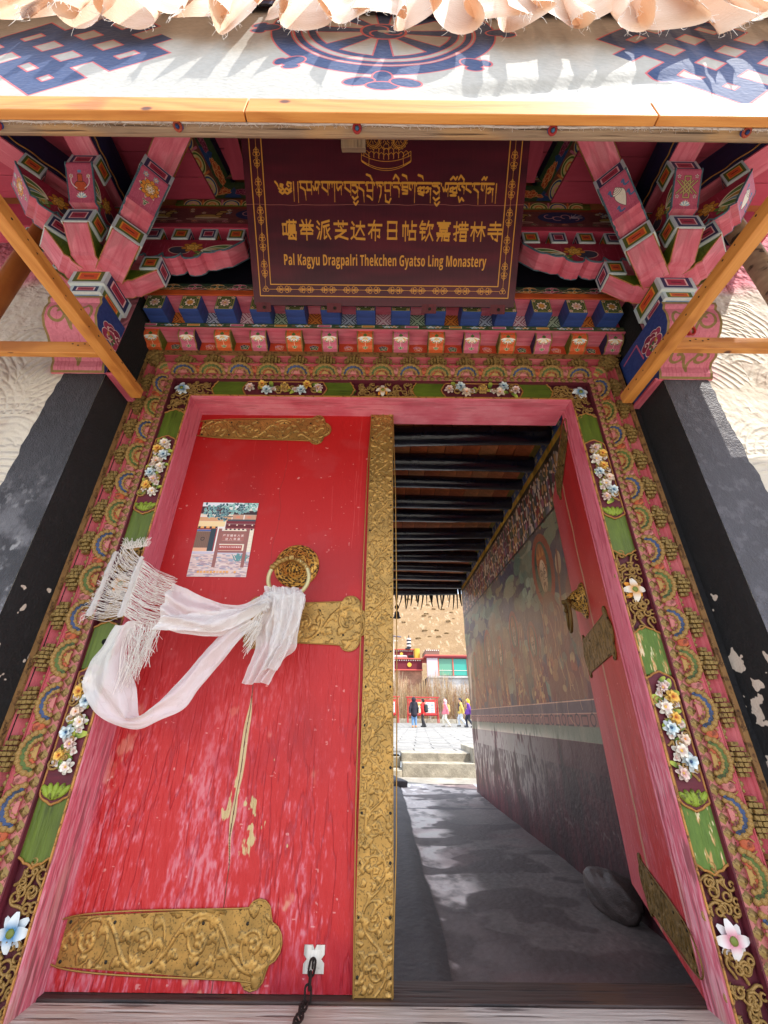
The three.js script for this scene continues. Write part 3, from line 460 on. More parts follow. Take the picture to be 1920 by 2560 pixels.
{
  const link = new THREE.CapsuleGeometry(.0095, .020, 3, 10), sh = []; for (let i = 0; i < 24; i++) { const a = i / 24 * 2 * PI, c = Math.cos(a), s = Math.sin(a); sh.push(V(.0105 * c, .0115 * s + Math.sign(s) * .010 * Math.min(1, Math.abs(s) * 3), 0)); }
  const lg = tube(sh, .0038, 40, 6, true); link.dispose();
  let y = 0, z = 0; for (let i = 0; i < 12; i++) { const flat = i > 2; const o = obj('chain_link', lg, M.iron, chain, [-.003 * i, y, z]); o.rotation.set(flat ? -1.5 : -.3, flat ? 0 : (i % 2) * PI / 2 + .3, .12 * (i % 3 - 1)); if (flat) o.rotation.y = (i % 2) * .9; y = flat ? -.068 : y - .029; z += flat ? .031 : .008; }
}
// ---------------------------------------------------------------- poster
const stroke = (x, s, ox, oy, k) => { for (const part of s.split(';')) { const n = part.trim().split(/[ ,]+/).map(Number); x.beginPath(); for (let i = 0; i + 1 < n.length; i += 2) x[i ? 'lineTo' : 'moveTo'](ox + n[i] * k, oy + n[i + 1] * k); x.stroke(); } };
const HAN = {   // strokes on a 10 x 10 field, y down
  ge: '0.5 2.5 0.5 7.5;0.5 2.5 2.8 2.5 2.8 7;0.5 7 2.8 7;3.6 1.4 9.6 1.4;5.2 0.4 5.2 2.4;8 0.4 8 2.4;4.6 3 8.8 3 8.8 5.4 4.6 5.4 4.6 3;4.6 4.2 8.8 4.2;4.9 5.6 3.6 7.4;4.4 6.4 9.4 6.4 9.2 9.6 8 9.2;6 6.6 5 8.4;6.2 7 7.4 8.2;4.4 7.6 4.4 9.2 8 9.2',
  ju: '2 0.6 3 2.2;5 0.2 5.2 2;8 0.6 6.8 2.4;0.6 2.9 9.4 2.9;4 2.9 1 5.6;6 2.9 9.2 5.4;2.4 4.8 7.6 4.8;1.2 6.8 8.8 6.8;5 3.6 5 9.8',
  pai: '0.8 1 2 2.2;0.4 3.6 1.8 4.6;0.6 9 2.2 6;8.8 0.6 4 1.6;4 1.6 3.4 6 2.4 9.4;5 3.4 8.6 2.6;5.4 3.6 5.4 9 6.8 8.2;6.6 3.2 7.4 6.4 9.6 9.2;9 4.4 7.4 5.8',
  zhi: '0.6 2 9.4 2;3.4 0.6 3.4 3.2;6.6 0.6 6.6 3.2;4.8 3.4 5.6 4.4;1.6 5.2 8.4 5.2 1.2 9;1.2 8.4 3.2 7.8 9.6 9.2',
  da: '4 3 9.4 3;6.8 0.8 6.6 3.4 3.6 7.4;6.6 3.6 9.2 7.2;1 1.2 2.2 2.4;0.4 4 2.2 4 2 7.6;0.4 9 2 7.8 4 9 9.6 9.2',
  bu: '0.6 2.4 9.4 2.4;4.6 0.4 3 4.4 0.6 6.6;2.6 4.8 2.6 8.6;2.6 4.8 8 4.8 8 8.2 7 7.8;5.2 3.2 5.2 9.8',
  ri: '2 1 2 9;2 1 8 1 8 9;2 5 8 5;2 8.8 8 8.8',
  tie: '0.6 2.6 0.6 7.6;0.6 2.6 4 2.6 4 7;2.3 0.6 2.3 9.8;6.8 0.4 6.8 5;6.8 2.4 9.6 2.4;5.2 5.2 5.2 9.4;5.2 5.2 9.2 5.2 9.2 9.4;5.2 9 9.2 9',
  qin: '2 0.4 0.4 3;1.6 1.8 4 1.8;1 3.8 3.8 3.8;0.8 5.6 3.8 5.6;2.2 3.8 2.2 9 4 7.8;6.4 0.4 5 4;5.8 2.2 9.4 2.2 8.8 3.8;7.2 3.4 7 6 4.6 9.6;7.2 5.6 9.6 9.4',
  jia: '0.8 1.2 9.2 1.2;5 0.2 5 2.4;1.8 2.4 8.2 2.4;2.6 3.4 7.4 3.4 7.4 4.8 2.6 4.8 2.6 3.4;3.4 5.2 3.8 6;6.8 5.2 6.2 6;0.6 6.2 9.4 6.2;1 7.2 4.4 7.2 4 9.6;2.6 6.6 0.8 9.6;5.8 7.4 5.8 9.4;5.8 7.4 8.8 7.4 8.8 9.4 5.8 9.2',
  cuo: '0.4 2.8 3.6 2.8;2 0.6 2 9.4 1 8.8;0.4 6.4 3.6 5.4;4.2 2 9.6 2;5.8 0.6 5.8 4;8 0.6 8 4;4 4 9.8 4;5 5.4 5 9.6;5 5.4 8.8 5.4 8.8 9.6;5 7.4 8.8 7.4;5 9.4 8.8 9.4',
  lin: '0.4 3 4.6 3;2.5 0.6 2.5 9.6;2.4 3.2 0.4 7;2.6 3.4 4.4 5.4;5.2 3 9.8 3;7.4 0.6 7.4 9.6;7.2 3.2 5 7.2;7.6 3.4 9.8 7',
  si: '1.6 1.8 8.4 1.8;5 0.4 5 4;0.6 4 9.4 4;0.6 6 9.4 6;7 4.6 7 9.4 5.6 8.8;2.8 7 4 8.4',
  yan: '1 1 9 1;3 2 3.4 4;7 2 6.6 4;.6 4.4 9.4 4.4;2 4.4 .6 9.4', jin: '.6 2 4.6 2;2.4 .6 2.4 5;5.4 2 9.4 2;7.4 .6 7.4 5;2 6 8 6;1 7.6 9 7.6;5 7.6 5 9.6', huo: '5 .6 5 4 1 9.4;5 4 9 9.4;2 3 3 5;8 3 7 5', ru: '4 .6 6 3 9.4 9.4;5 3 .8 9.4', miao: '5 .2 5 1.2;1.6 1.6 9 1.6;1.6 1.6 1 9.4;3 3.6 8.4 3.6 8.4 9 3 9 3 3.6;3 6.2 8.4 6.2;5.7 2.4 5.7 9', jn: '1 1 2 2.4;.6 4 2 4 1.8 7.6;.6 9 4 9 9.4 9.2;4 3 9 3;3.6 5.6 9.4 5.6;5.4 1 4.6 8;7.6 1 7.6 8',
};
const tPoster = ctex(620, 860, (x, w, h) => {
  const g = x; seed = 55; g.fillStyle = '#efe6e0'; g.fillRect(0, 0, w, h);
  g.fillStyle = '#e6e8ee'; g.fillRect(0, 0, w, 140); g.fillStyle = '#4a2730'; g.fillRect(0, 50, 300, 90); g.fillStyle = '#e8dcd0'; g.fillRect(300, 60, 320, 40); g.fillStyle = '#3c2c30'; g.fillRect(290, 98, 330, 50); g.fillStyle = '#e9d9c4'; g.fillRect(0, 140, 360, 26); g.fillStyle = '#7d7468'; g.fillRect(190, 164, 170, 16); g.fillStyle = '#d9a176'; g.fillRect(0, 180, 350, 50);
  g.fillStyle = '#c99a80'; g.fillRect(360, 150, 120, 56); g.fillRect(492, 150, 128, 56); g.fillStyle = '#e58a6c'; g.fillRect(400, 168, 40, 22); g.fillRect(520, 168, 44, 22); g.fillStyle = '#46505c'; g.fillRect(310, 206, 310, 22); g.fillStyle = '#7d2b36'; g.fillRect(300, 226, 320, 34); g.fillStyle = '#6a2029'; g.fillRect(300, 262, 320, 48); g.fillStyle = '#a5555a'; g.fillRect(300, 308, 320, 10);
  g.fillStyle = '#f0d8c0'; for (let i = 0; i < 4; i++) { g.beginPath(); g.arc(340 + i * 84, 274, 9, 0, 7); g.fill(); }
  g.fillStyle = '#f3d6a2'; g.fillRect(0, 232, 290, 62); g.fillStyle = '#efe0c8'; g.fillRect(290, 318, 330, 300); g.strokeStyle = '#cfc4bc'; g.lineWidth = 2; for (let j = 0; j < 9; j++) for (let i = 0; i < 8; i++) g.strokeRect(290 + i * 46 - (j % 2) * 22, 330 + j * 34, 46, 34);
  g.fillStyle = '#3a2c34'; for (let i = 0; i < 7; i++) g.fillRect(305 + i * 46, 318, 22, 16);
  g.fillStyle = '#f0a95a'; g.fillRect(0, 294, 200, 22); g.fillStyle = '#2d2a33'; for (let i = 0; i < 4; i++) g.fillRect(6 + i * 62, 294, 24, 22); g.fillStyle = '#8c3236'; g.fillRect(0, 316, 200, 16); g.fillStyle = '#38569c'; g.fillRect(0, 334, 180, 16);
  g.fillStyle = '#80604f'; g.fillRect(0, 352, 150, 190); g.strokeStyle = '#5b4138'; for (let i = 0; i < 8; i++) { g.beginPath(); g.moveTo(i * 20, 352); g.lineTo(i * 20, 542); g.stroke(); } g.strokeStyle = '#2b2624'; g.lineWidth = 7; g.beginPath(); g.arc(80, 440, 18, 0, 7); g.stroke();
  g.fillStyle = '#e8b18e'; g.fillRect(0, 542, 150, 40); g.fillStyle = '#2b3c46'; g.fillRect(150, 320, 58, 260); g.fillStyle = '#a22f3a'; g.fillRect(208, 310, 12, 270);
  g.fillStyle = '#c8c0ce'; g.fillRect(0, 585, w, 30); g.fillStyle = '#ddc3bc'; g.fillRect(0, 612, w, 248); for (let i = 0; i < 210; i++) { g.fillStyle = pick(['#b9a0a8', '#a98f9c', '#e6d2c8', '#c7a59c', '#9aa0b4']); g.beginPath(); g.ellipse(rnd() * w, 612 + rnd() * 248, 14 + rnd() * 20, 4 + rnd() * 4, 0, 0, 7); g.fill(); }
  g.fillStyle = '#5c8f90'; for (let i = 0; i < 26; i++) { g.save(); g.translate(470 + rnd() * 120, 690 - rnd() * 10); g.rotate(rr(-.9, .9)); g.beginPath(); g.ellipse(0, -40, 6, 44, 0, 0, 7); g.fill(); g.restore(); }
  g.fillStyle = '#99605a'; g.fillRect(236, 318, 36, 440); g.fillRect(540, 318, 36, 440); g.fillRect(240, 345, 320, 26); g.fillRect(240, 474, 320, 22); g.fillRect(240, 574, 320, 22); g.fillStyle = '#a9685f'; g.fillRect(272, 368, 268, 106); g.fillStyle = '#b1564f'; g.fillRect(272, 508, 250, 62); g.strokeStyle = '#6a6058'; g.lineWidth = 4; g.strokeRect(280, 376, 252, 92);
  g.strokeStyle = '#fbf1ec'; g.lineWidth = 2.6; ['yan', 'jin', 'cuo', 'bu', 'huo', 'pai'].forEach((n, i) => stroke(g, HAN[n], 294 + i * 39, 384, 2.9)); ['jn', 'ru', 'si', 'miao'].forEach((n, i) => stroke(g, HAN[n], 326 + i * 44, 424, 2.9)); g.lineWidth = 1.6; for (let i = 0; i < 26; i++) { g.beginPath(); g.moveTo(300 + i * 8, 461); g.lineTo(304 + i * 8, 459); g.stroke(); } g.lineWidth = 2; for (let i = 0; i < 12; i++) stroke(g, HAN[Object.keys(HAN)[i]], 282 + i * 19.5, 524, 1.5);
  for (let k = 0; k < 150; k++) { const cx = pick([80, 150, 240, 400, 470, 540, 300]) + rr(-70, 70), cy = Math.abs(rr(0, 150) * (1 - Math.abs(cx - 310) / 900)) + (cx < 300 ? rr(0, 90) : 0); g.fillStyle = pick(['#4d7d84', '#6fa3a2', '#38606c', '#8fbfb6', '#2c4e5a']); g.strokeStyle = '#cfe0dc'; g.lineWidth = 1.5; g.save(); g.translate(cx, cy); g.rotate(rr(0, 3)); g.beginPath(); g.ellipse(0, 0, 20, 12, 0, 0, 7); g.fill(); g.stroke(); g.restore(); }
  g.strokeStyle = '#f0a63c'; g.lineWidth = 4.4; for (let i = 0; i < 10; i++) stroke(g, HAN[Object.keys(HAN)[(i * 5 + 2) % 13]], 96 + i * 34, 796, 2.5); stroke(g, HAN.si, 480, 796, 2.6);
});
const poster = thing('poster', 'coloured paper poster of a wooden notice board pasted on the red door', 'poster', [-.857, 1.910, .0035]);
obj('paper', quad(V(-.154, -.216, 0), V(.152, -.216, 0), V(.153, .214, .001), V(-.157, .216, 0), 8, 8), mat({ map: tPoster, roughness: .5 }), poster);

// ---------------------------------------------------------------- ceremonial scarf
const scarf = thing('silk_scarf', 'white silk offering scarf with frayed ends tied to the brass ring of the door', 'scarf');
function ribbon(A, B, z0, z1, folds, amp, nu = 60, nv = 22, ph = 0) {
  const cv = (L) => new THREE.CatmullRomCurve3(L.map(([x, y], i) => V(x, y, mix(z0, z1, i / (L.length - 1)))), false, 'catmullrom', .5), a = cv(A), b = cv(B);
  return grid(nu, nv, (u, v) => { const p = a.getPointAt(u).lerp(b.getPointAt(u), v), e = Math.sin(PI * v), f = Math.sin(v * folds * PI + ph + u * 2.2 + Math.sin(u * 5 + ph) * .6); p.z += amp * f * (.5 + .5 * e) + .022 * e + (fbm(u * 9 + ph * 3, v * 4, 3, 14) - .5) * .03; p.y += .006 * Math.sin(u * 9 + v * 6 + ph); return p; }, 3, 1);
}
obj('scarf_loop', ribbon([[-.552, 1.428], [-.613, 1.365], [-.668, 1.283], [-.749, 1.162], [-.791, 1.088], [-.875, 1.048], [-.966, 1.014], [-1.107, 1.053], [-1.205, 1.144], [-1.203, 1.235], [-1.165, 1.31], [-1.130, 1.398]], [[-.60, 1.452], [-.700, 1.385], [-.777, 1.289], [-.856, 1.175], [-.901, 1.117], [-.924, 1.077], [-.965, 1.062], [-.999, 1.153], [-1.045, 1.22], [-1.075, 1.29], [-1.06, 1.36], [-1.035, 1.410]], .16, .25, 3, .010, 90, 22, .4), M.silk, scarf);
obj('scarf_band', ribbon([[-.525, 1.569], [-.653, 1.512], [-.808, 1.530], [-.890, 1.566], [-.945, 1.592]], [[-.517, 1.505], [-.577, 1.463], [-.70, 1.377], [-.855, 1.366], [-.958, 1.398]], .15, .245, 5, .016, 60, 30, 1.2), M.silk, scarf);
obj('scarf_fold', ribbon([[-.53, 1.545], [-.64, 1.49], [-.78, 1.46], [-.90, 1.45]], [[-.525, 1.50], [-.60, 1.44], [-.74, 1.375], [-.975, 1.385]], .165, .262, 3, .012, 50, 20, 2.2), M.silk, scarf);
obj('scarf_tail', ribbon([[-.560, 1.60], [-.545, 1.50], [-.565, 1.42], [-.562, 1.32], [-.580, 1.24], [-.596, 1.185]], [[-.400, 1.60], [-.372, 1.53], [-.384, 1.39], [-.388, 1.33], [-.44, 1.272], [-.488, 1.178]], .14, .13, 7, .020, 50, 44, .7), M.silk, scarf);
obj('scarf_tail', ribbon([[-.50, 1.56], [-.49, 1.45], [-.50, 1.33], [-.520, 1.23]], [[-.36, 1.56], [-.375, 1.46], [-.395, 1.36], [-.450, 1.24]], .165, .15, 5, .016, 40, 30, 2.7), M.silk, scarf);
{
  const knot = (c, sx, sy, sz, sd) => { const g = new THREE.SphereGeometry(1, 36, 24), p = g.attributes.position, q = V(); for (let i = 0; i < p.count; i++) { q.fromBufferAttribute(p, i); const k = 1 + .38 * (fbm(q.x * 2.2 + q.y * 4 + 5, q.z * 2 + q.y + 5, 3, sd) - .5) + .07 * Math.sin(q.x * 13 + q.y * 5); p.setXYZ(i, q.x * k * sx, q.y * k * sy, q.z * k * sz); } g.computeVertexNormals(); return g.translate(...c); };
  obj('scarf_knot', merge([knot([-.475, 1.560, .135], .078, .046, .034, 5), knot([-.395, 1.535, .14], .032, .055, .028, 9)]), M.silk, scarf); obj('scarf_wrap', knot([-.545, 1.525, .150], .030, .044, .034, 7), M.silk, scarf);
  const th = []; const thread = (a, b, sag, n = 1) => { for (let i = 0; i < n; i++) { const m = a.clone().lerp(b, .5).add(V(rr(-.012, .012), sag + rr(-.012, .012), rr(-.008, .014))); th.push(taper([a, a.clone().lerp(m, .5).add(V(rr(-.005, .005), rr(-.006, .006), 0)), m, b], .0011, .0008, 7, 3)); } };
  for (let i = 0; i < 150; i++) { const k = i / 149, a = V(mix(-1.100, -1.116, k), mix(1.69, 1.44, k), .252); thread(a, V(mix(-.932, -.95, k) + rr(-.01, .01), mix(1.60, 1.39, k) + rr(-.02, .02), .246), -.012); thread(a, V(mix(-1.19, -1.262, k) + rr(-.03, .02), mix(1.765, 1.44, k) + rr(-.035, .035), .25 + rr(0, .02)), -.01); }
  for (let i = 0; i < 110; i++) { const k = rnd(); thread(V(mix(-1.09, -.94, rnd()), 1.40 + rr(-.02, .02), .25), V(mix(-1.06, -.95, k) + rr(-.02, .02), mix(1.155, 1.30, k * k) + rr(-.03, .05), .245 + rr(-.02, .03)), .0); }
  for (let i = 0; i < 70; i++) thread(V(-.55 + rr(-.012, .012), mix(1.50, 1.38, i / 69), .165), V(-.585 + rr(-.025, .015), mix(1.42, 1.295, i / 69) + rr(-.02, .02), .165 + rr(0, .02)), 0);
  for (let i = 0; i < 90; i++) { const k = i / 89; thread(V(mix(-1.195, -1.25, k), mix(1.72, 1.44, k), .258), V(mix(-1.21, -1.29, k) + rr(-.02, .02), mix(1.74, 1.42, k) + rr(-.03, .03), .26), 0); thread(V(mix(-1.20, -1.10, k), mix(1.74, 1.76, k), .255), V(mix(-1.22, -1.1, k) + rr(-.02, .03), 1.775 + rr(-.01, .03), .255), 0); }
  stuff(obj('frayed_threads', merge(th), M.thread, scarf));
  obj('scarf_hem', merge([ribbon([[-1.092, 1.70], [-1.108, 1.56], [-1.112, 1.43]], [[-1.112, 1.695], [-1.126, 1.56], [-1.132, 1.43]], .255, .255, 1, .003, 20, 3), ribbon([[-1.215, 1.72], [-1.228, 1.58], [-1.24, 1.43]], [[-1.232, 1.715], [-1.245, 1.58], [-1.262, 1.44]], .26, .262, 1, .003, 20, 3)]), M.silk, scarf); stuff(scarf.children[scarf.children.length - 1]);
}
// ---------------------------------------------------------------- painted motifs
const cloud = (x, cx, cy, r, a, b) => { const blob = (dx, dy, k, col) => { x.fillStyle = col; x.strokeStyle = '#f2e6d8'; x.lineWidth = r * .09; x.beginPath(); for (const [px, py, q] of [[-.55, .1, .42], [0, -.15, .5], [.55, .1, .42]]) { x.moveTo(cx + dx * r + (px + q) * r * k, cy + dy * r + py * r * k); x.arc(cx + dx * r + px * r * k, cy + dy * r + py * r * k, q * r * k, 0, 7); } x.stroke(); x.fill(); x.beginPath(); for (const s of [-1, 1]) { x.moveTo(cx + dx * r, cy + dy * r + .2 * r * k); for (let t = 0; t < 1; t += .08) { const an = s * (t * 5.2), q = r * k * .26 * (1 - t); x.lineTo(cx + dx * r + s * r * k * .34 + q * Math.cos(an + (s > 0 ? PI : 0)), cy + dy * r + q * Math.sin(an)); } } x.lineWidth = r * .07; x.stroke(); }; blob(.35, -.25, .7, b); blob(-.2, -.3, .75, a); blob(.1, .3, .85, b); };
const bloom = (x, cx, cy, r, col, core, n = 8) => { for (let k = 0; k < 2; k++) for (let i = 0; i < n; i++) { const a = i / n * 2 * PI + k * PI / n; x.fillStyle = k ? core : col; x.strokeStyle = 'rgba(60,30,30,.55)'; x.lineWidth = r * .05; x.save(); x.translate(cx, cy); x.rotate(a); x.beginPath(); x.ellipse(0, -r * (k ? .32 : .62), r * .26, r * (k ? .26 : .38), 0, 0, 7); x.fill(); x.stroke(); x.restore(); } x.fillStyle = '#c99b3c'; x.beginPath(); x.arc(cx, cy, r * .2, 0, 7); x.fill(); };
const frond = (x, cx, cy, L, a, col) => { x.save(); x.translate(cx, cy); x.rotate(a); x.fillStyle = col; x.strokeStyle = '#e8dfc4'; x.lineWidth = L * .05; x.beginPath(); x.moveTo(0, 0); x.quadraticCurveTo(L * .5, -L * .32, L, 0); x.quadraticCurveTo(L * .5, L * .32, 0, 0); x.fill(); x.stroke(); x.restore(); };
const motif = (bg, draw, w = 256, h = 256, wr = 12) => ctex(w, h, (x) => { x.fillStyle = bg; x.fillRect(0, 0, w, h); draw(x, w, h); wear(x, w, h, wr, 3 + w + h); });
const strip = (bg) => motif(bg, (x, w, h) => { x.strokeStyle = '#8a7440'; x.lineWidth = 12; x.strokeRect(2, -10, w - 4, h + 20); x.fillStyle = '#4c6a2c'; x.beginPath(); x.arc(64, 70, 16, 0, 7); x.moveTo(64, 40); x.lineTo(72, 62); x.lineTo(56, 62); x.fill(); for (let i = -3; i <= 3; i++) frond(x, 64, 92, 62, PI / 2 + i * .42, i % 2 ? '#f4e8d8' : bg === '#d9602e' ? '#bcd6e2' : '#efb25c'); for (let i = -1; i <= 1; i++) frond(x, 64, 96, 40, PI / 2 + i * .6, bg === '#d9602e' ? '#efb25c' : '#f4e8d8'); for (const s of [-1, 1]) { frond(x, 64 + s * 10, 160, 34, s > 0 ? -.6 : PI + .6, '#56803c'); frond(x, 64 + s * 20, 208, 34, PI / 2 + s * .5, '#56803c'); frond(x, 64 + s * 22, 46, 24, s > 0 ? -.9 : PI + .9, '#5d8a50'); } frond(x, 64, 200, 44, PI / 2, '#4a7434'); x.strokeStyle = '#efe3cf'; x.lineWidth = 3; x.beginPath(); x.moveTo(64, 110); x.lineTo(64, 200); x.stroke(); }, 128, 340);
const mScroll = [mat({ map: strip('#d9602e'), roughness: .6 }), mat({ map: strip('#cf6a82'), roughness: .6 })];
const mCloud = ['#262c4c', '#d06a86'].map((a, i) => mat({ map: motif('#cf4a2a', (x, w, h) => cloud(x, w / 2, h * .46, 62, a, i ? '#d9663c' : '#4c6a34'), 256, 170), roughness: .6 }));
const mZig = [['#8e3514', '#e08a3a'], ['#23305c', '#c9d6e6'], ['#b04468', '#f0d6d8'], ['#28452c', '#bcd2b4']].map(([a, b]) => mat({ map: motif(a, (x, w, h) => { x.strokeStyle = b; x.lineWidth = 11; for (let k = 6; k < 160; k += 25) { x.strokeRect; for (const s of [-1, 1]) { x.beginPath(); x.moveTo(64, 64 + s * k); x.lineTo(64 - 70, 64 + s * (k + 70)); x.moveTo(64, 64 + s * k); x.lineTo(64 + 70, 64 + s * (k + 70)); x.stroke(); } for (const s of [-1, 1]) { x.save(); x.beginPath(); x.moveTo(64, 64); x.lineTo(64 + s * 70, -6); x.lineTo(64 + s * 70, 134); x.clip(); x.fillStyle = a; x.beginPath(); x.moveTo(64 + s * k, 64); x.restore(); } } x.lineWidth = 11; for (const s of [-1, 1]) { x.save(); x.beginPath(); x.moveTo(64, 64); x.lineTo(64 + s * 70, -6); x.lineTo(64 + s * 70, 134); x.closePath(); x.clip(); x.fillStyle = a; x.fillRect(0, 0, 128, 128); for (let k = 6; k < 160; k += 25) { x.beginPath(); x.moveTo(64 + s * k, 64); x.lineTo(64 + s * (k + 70), -6); x.moveTo(64 + s * k, 64); x.lineTo(64 + s * (k + 70), 134); x.stroke(); } x.restore(); } }, 128, 128, 6), roughness: .6 }));
const mBlue = ['#e9b7a8', '#e0993c'].map((c) => mat({ map: motif('#3f5228', (x, w, h) => { x.strokeStyle = '#9c9350'; x.lineWidth = 7; x.strokeRect(5, 5, w - 10, h - 10); x.beginPath(); x.arc(64, 64, 46, 0, 7); x.lineWidth = 3; x.stroke(); bloom(x, 64, 64, 38, '#f0dccb', c, 8); for (let i = 0; i < 4; i++) bloom(x, i % 2 ? 112 : 16, i < 2 ? 16 : 112, 15, '#f0e0d0', c, 5); }, 128, 128), roughness: .6 }));
const mRail = mat({ map: motif('#3c5030', (x, w, h) => { for (let i = 0; i < 22; i++) { const X = 30 + i * 93, k = i % 4; if (k === 0) { x.fillStyle = '#cf5a74'; x.fillRect(X - 28, 14, 56, 34); x.strokeStyle = '#f0d6d0'; x.lineWidth = 4; x.strokeRect(X - 28, 14, 56, 34); } else if (k === 2) { x.fillStyle = '#d98a34'; x.fillRect(X - 26, 16, 52, 30); x.strokeStyle = '#f0e0b0'; x.lineWidth = 3; x.strokeRect(X - 26, 16, 52, 30); } else { bloom(x, X - 12, 32, 22, '#a9cfe0', '#efe7da', 5); bloom(x, X + 18, 32, 20, '#f0e4dc', '#e8a860', 5); } frond(x, X + 44, 32, 20, 0, '#c8564a'); } }, 2048, 64), roughness: .6 });
const mLattice = mat({ map: motif('#2e4636', (x, w, h) => { for (let i = -1; i < 22; i++) { const X = i * 98; x.strokeStyle = '#1f3f44'; x.lineWidth = 16; x.beginPath(); x.moveTo(X, 124); x.lineTo(X + 98, 8); x.lineTo(X + 196, 124); x.stroke(); x.strokeStyle = '#c9a45a'; x.lineWidth = 4; x.stroke(); if (i % 2) { for (let k = -2; k <= 2; k++) frond(x, X + 98, 118, 62, -PI / 2 + k * .5, '#cf4f78'); } else for (let k = -2; k <= 2; k++) frond(x, X + 98, 118, 58, -PI / 2 + k * .55, '#d98a2e'); for (let k = -1; k <= 1; k++) frond(x, X, 6, 46, PI / 2 + k * .7, i % 2 ? '#d98a2e' : '#cf4f78'); } }, 2048, 128), roughness: .6 });
const mLotus = mat({ map: motif('#7c4436', (x, w, h) => { for (let i = 0; i < 13; i++) { const X = 40 + i * 80, c = [['#2c4f86', '#e5a0a0'], ['#4a6c2a', '#e2763a']][i % 2]; x.strokeStyle = '#d8c080'; x.lineWidth = 5; for (const [r, f] of [[36, c[0]], [25, '#e9d9b0'], [20, c[1]], [9, '#e6c060']]) { x.fillStyle = f; x.beginPath(); x.ellipse(X, 62, r, r * 1.35, 0, PI, 2 * PI); x.fill(); x.stroke(); } x.fillStyle = i % 2 ? '#d0708a' : '#d8743a'; x.fillRect(X + 37, 12, 8, 52); } }, 1040, 64), roughness: .65 });
const mPeony = mat({ map: motif('#3d5232', (x, w, h) => { seed = 21; for (let i = 0; i < 9; i++) { const X = 64 + i * 128; x.fillStyle = '#2c4a7e'; x.beginPath(); x.moveTo(X + 24, 128); x.lineTo(X + 64, 40); x.lineTo(X + 104, 128); x.fill(); const c = i % 2 ? '#7e2346' : '#d0562a'; for (let k = 0; k < 60; k++) { const a = rr(PI, 2 * PI), q = rr(0, 52); x.fillStyle = c; x.strokeStyle = i % 2 ? '#c06a80' : '#f0b070'; x.lineWidth = 2.5; x.beginPath(); x.ellipse(X + q * Math.cos(a), 96 + q * Math.sin(a), 13, 9, a, 0, 7); x.fill(); x.stroke(); } } }, 1152, 128), roughness: .65 });
const mDeer = mat({ map: motif('#7e4444', (x, w, h) => {
  seed = 33; x.fillStyle = '#a3442e'; x.fillRect(0, 0, w, 20); for (let i = 0; i < 34; i++) { cloud(x, i * 62 + 20, 142, 14, pick(['#c26a84', '#c9703a', '#4a5f34']), '#8c3a3a'); }
  for (let i = 0; i < 10; i++) { const X = 110 + i * 205; if (i % 3 === 2) { x.fillStyle = '#2c3668'; x.beginPath(); x.ellipse(X, 74, 96, 52, 0, 0, 7); x.fill(); x.strokeStyle = '#d69a9a'; x.lineWidth = 5; for (let k = 0; k < 4; k++) { x.beginPath(); x.arc(X - 50 + k * 34, 74 + (k % 2) * 16 - 8, 18, k, k + 4.6); x.stroke(); } x.strokeStyle = '#cfc8d8'; x.lineWidth = 2; for (let k = 0; k < 20; k++) { x.beginPath(); x.moveTo(X + 40, 78); x.lineTo(X + 40 + rr(-10, 50), 78 + rr(-40, 6)); x.stroke(); } } else { x.fillStyle = '#8aa0b8'; for (let k = 0; k < 8; k++) bloom(x, X + rr(-80, 80), rr(30, 64), 15, pick(['#8fb0c8', '#c9a070', '#b07a50']), '#e8dcc8', 5); x.fillStyle = '#c8a458'; x.strokeStyle = '#4a2f1c'; x.lineWidth = 4; x.beginPath(); x.ellipse(X, 96, 56, 20, 0, 0, 7); x.fill(); x.stroke(); x.beginPath(); x.ellipse(X + 44, 68, 13, 22, .5, 0, 7); x.fill(); x.stroke(); x.beginPath(); x.ellipse(X + 56, 52, 18, 9, .1, 0, 7); x.fill(); x.stroke(); x.fillStyle = '#ded0b0'; x.beginPath(); x.ellipse(X - 4, 108, 50, 8, 0, 0, 7); x.fill(); x.strokeStyle = '#e0b6a0'; x.beginPath(); x.ellipse(X, 120, 84, 8, 0, 0, 7); x.stroke(); } }
}, 2048, 160), roughness: .65 });
const blockTex = (a, b, c, d) => mat({ map: motif('#c4d2d8', (x, w, h) => { x.fillStyle = a; x.fillRect(13, 13, 102, 102); x.fillStyle = b; x.fillRect(26, 30, 76, 68); x.fillStyle = c; x.fillRect(32, 36, 64, 56); x.fillStyle = d; x.fillRect(46, 60, 36, 7); }, 128, 128, 8), roughness: .55 });
const mBlkA = blockTex('#55682c', '#e8a03c', '#d6552e', '#2a1c14'), mBlkB = blockTex('#27335f', '#e9c8c8', '#a8304e', '#2a1414'), mBlkU = mat({ map: motif('#d5dcd8', (x) => { x.fillStyle = '#7f9cc0'; x.fillRect(12, 12, 104, 104); x.fillStyle = '#3a4f86'; x.fillRect(24, 24, 80, 80); }, 128, 128), roughness: .55 });
const pinkWear = (x, w, h) => { seed = 77; for (let k = 0; k < 70; k++) { x.fillStyle = pick(['rgba(220,130,144,.25)', 'rgba(160,40,66,.22)']); x.fillRect(rnd() * w, rnd() * h, rr(2, 6), rr(20, 120)); } };
const endTex = (draw) => mat({ map: motif('#be5470', (x, w, h) => { pinkWear(x, w, h); draw(x, w, h); }, 256, 384), roughness: .6 });
const lotusBase = (x, cx, cy) => { for (let k = -3; k <= 3; k++) frond(x, cx, cy, 56, -PI / 2 + k * .42, k % 2 ? '#8fb4d0' : '#e6ecec'); };
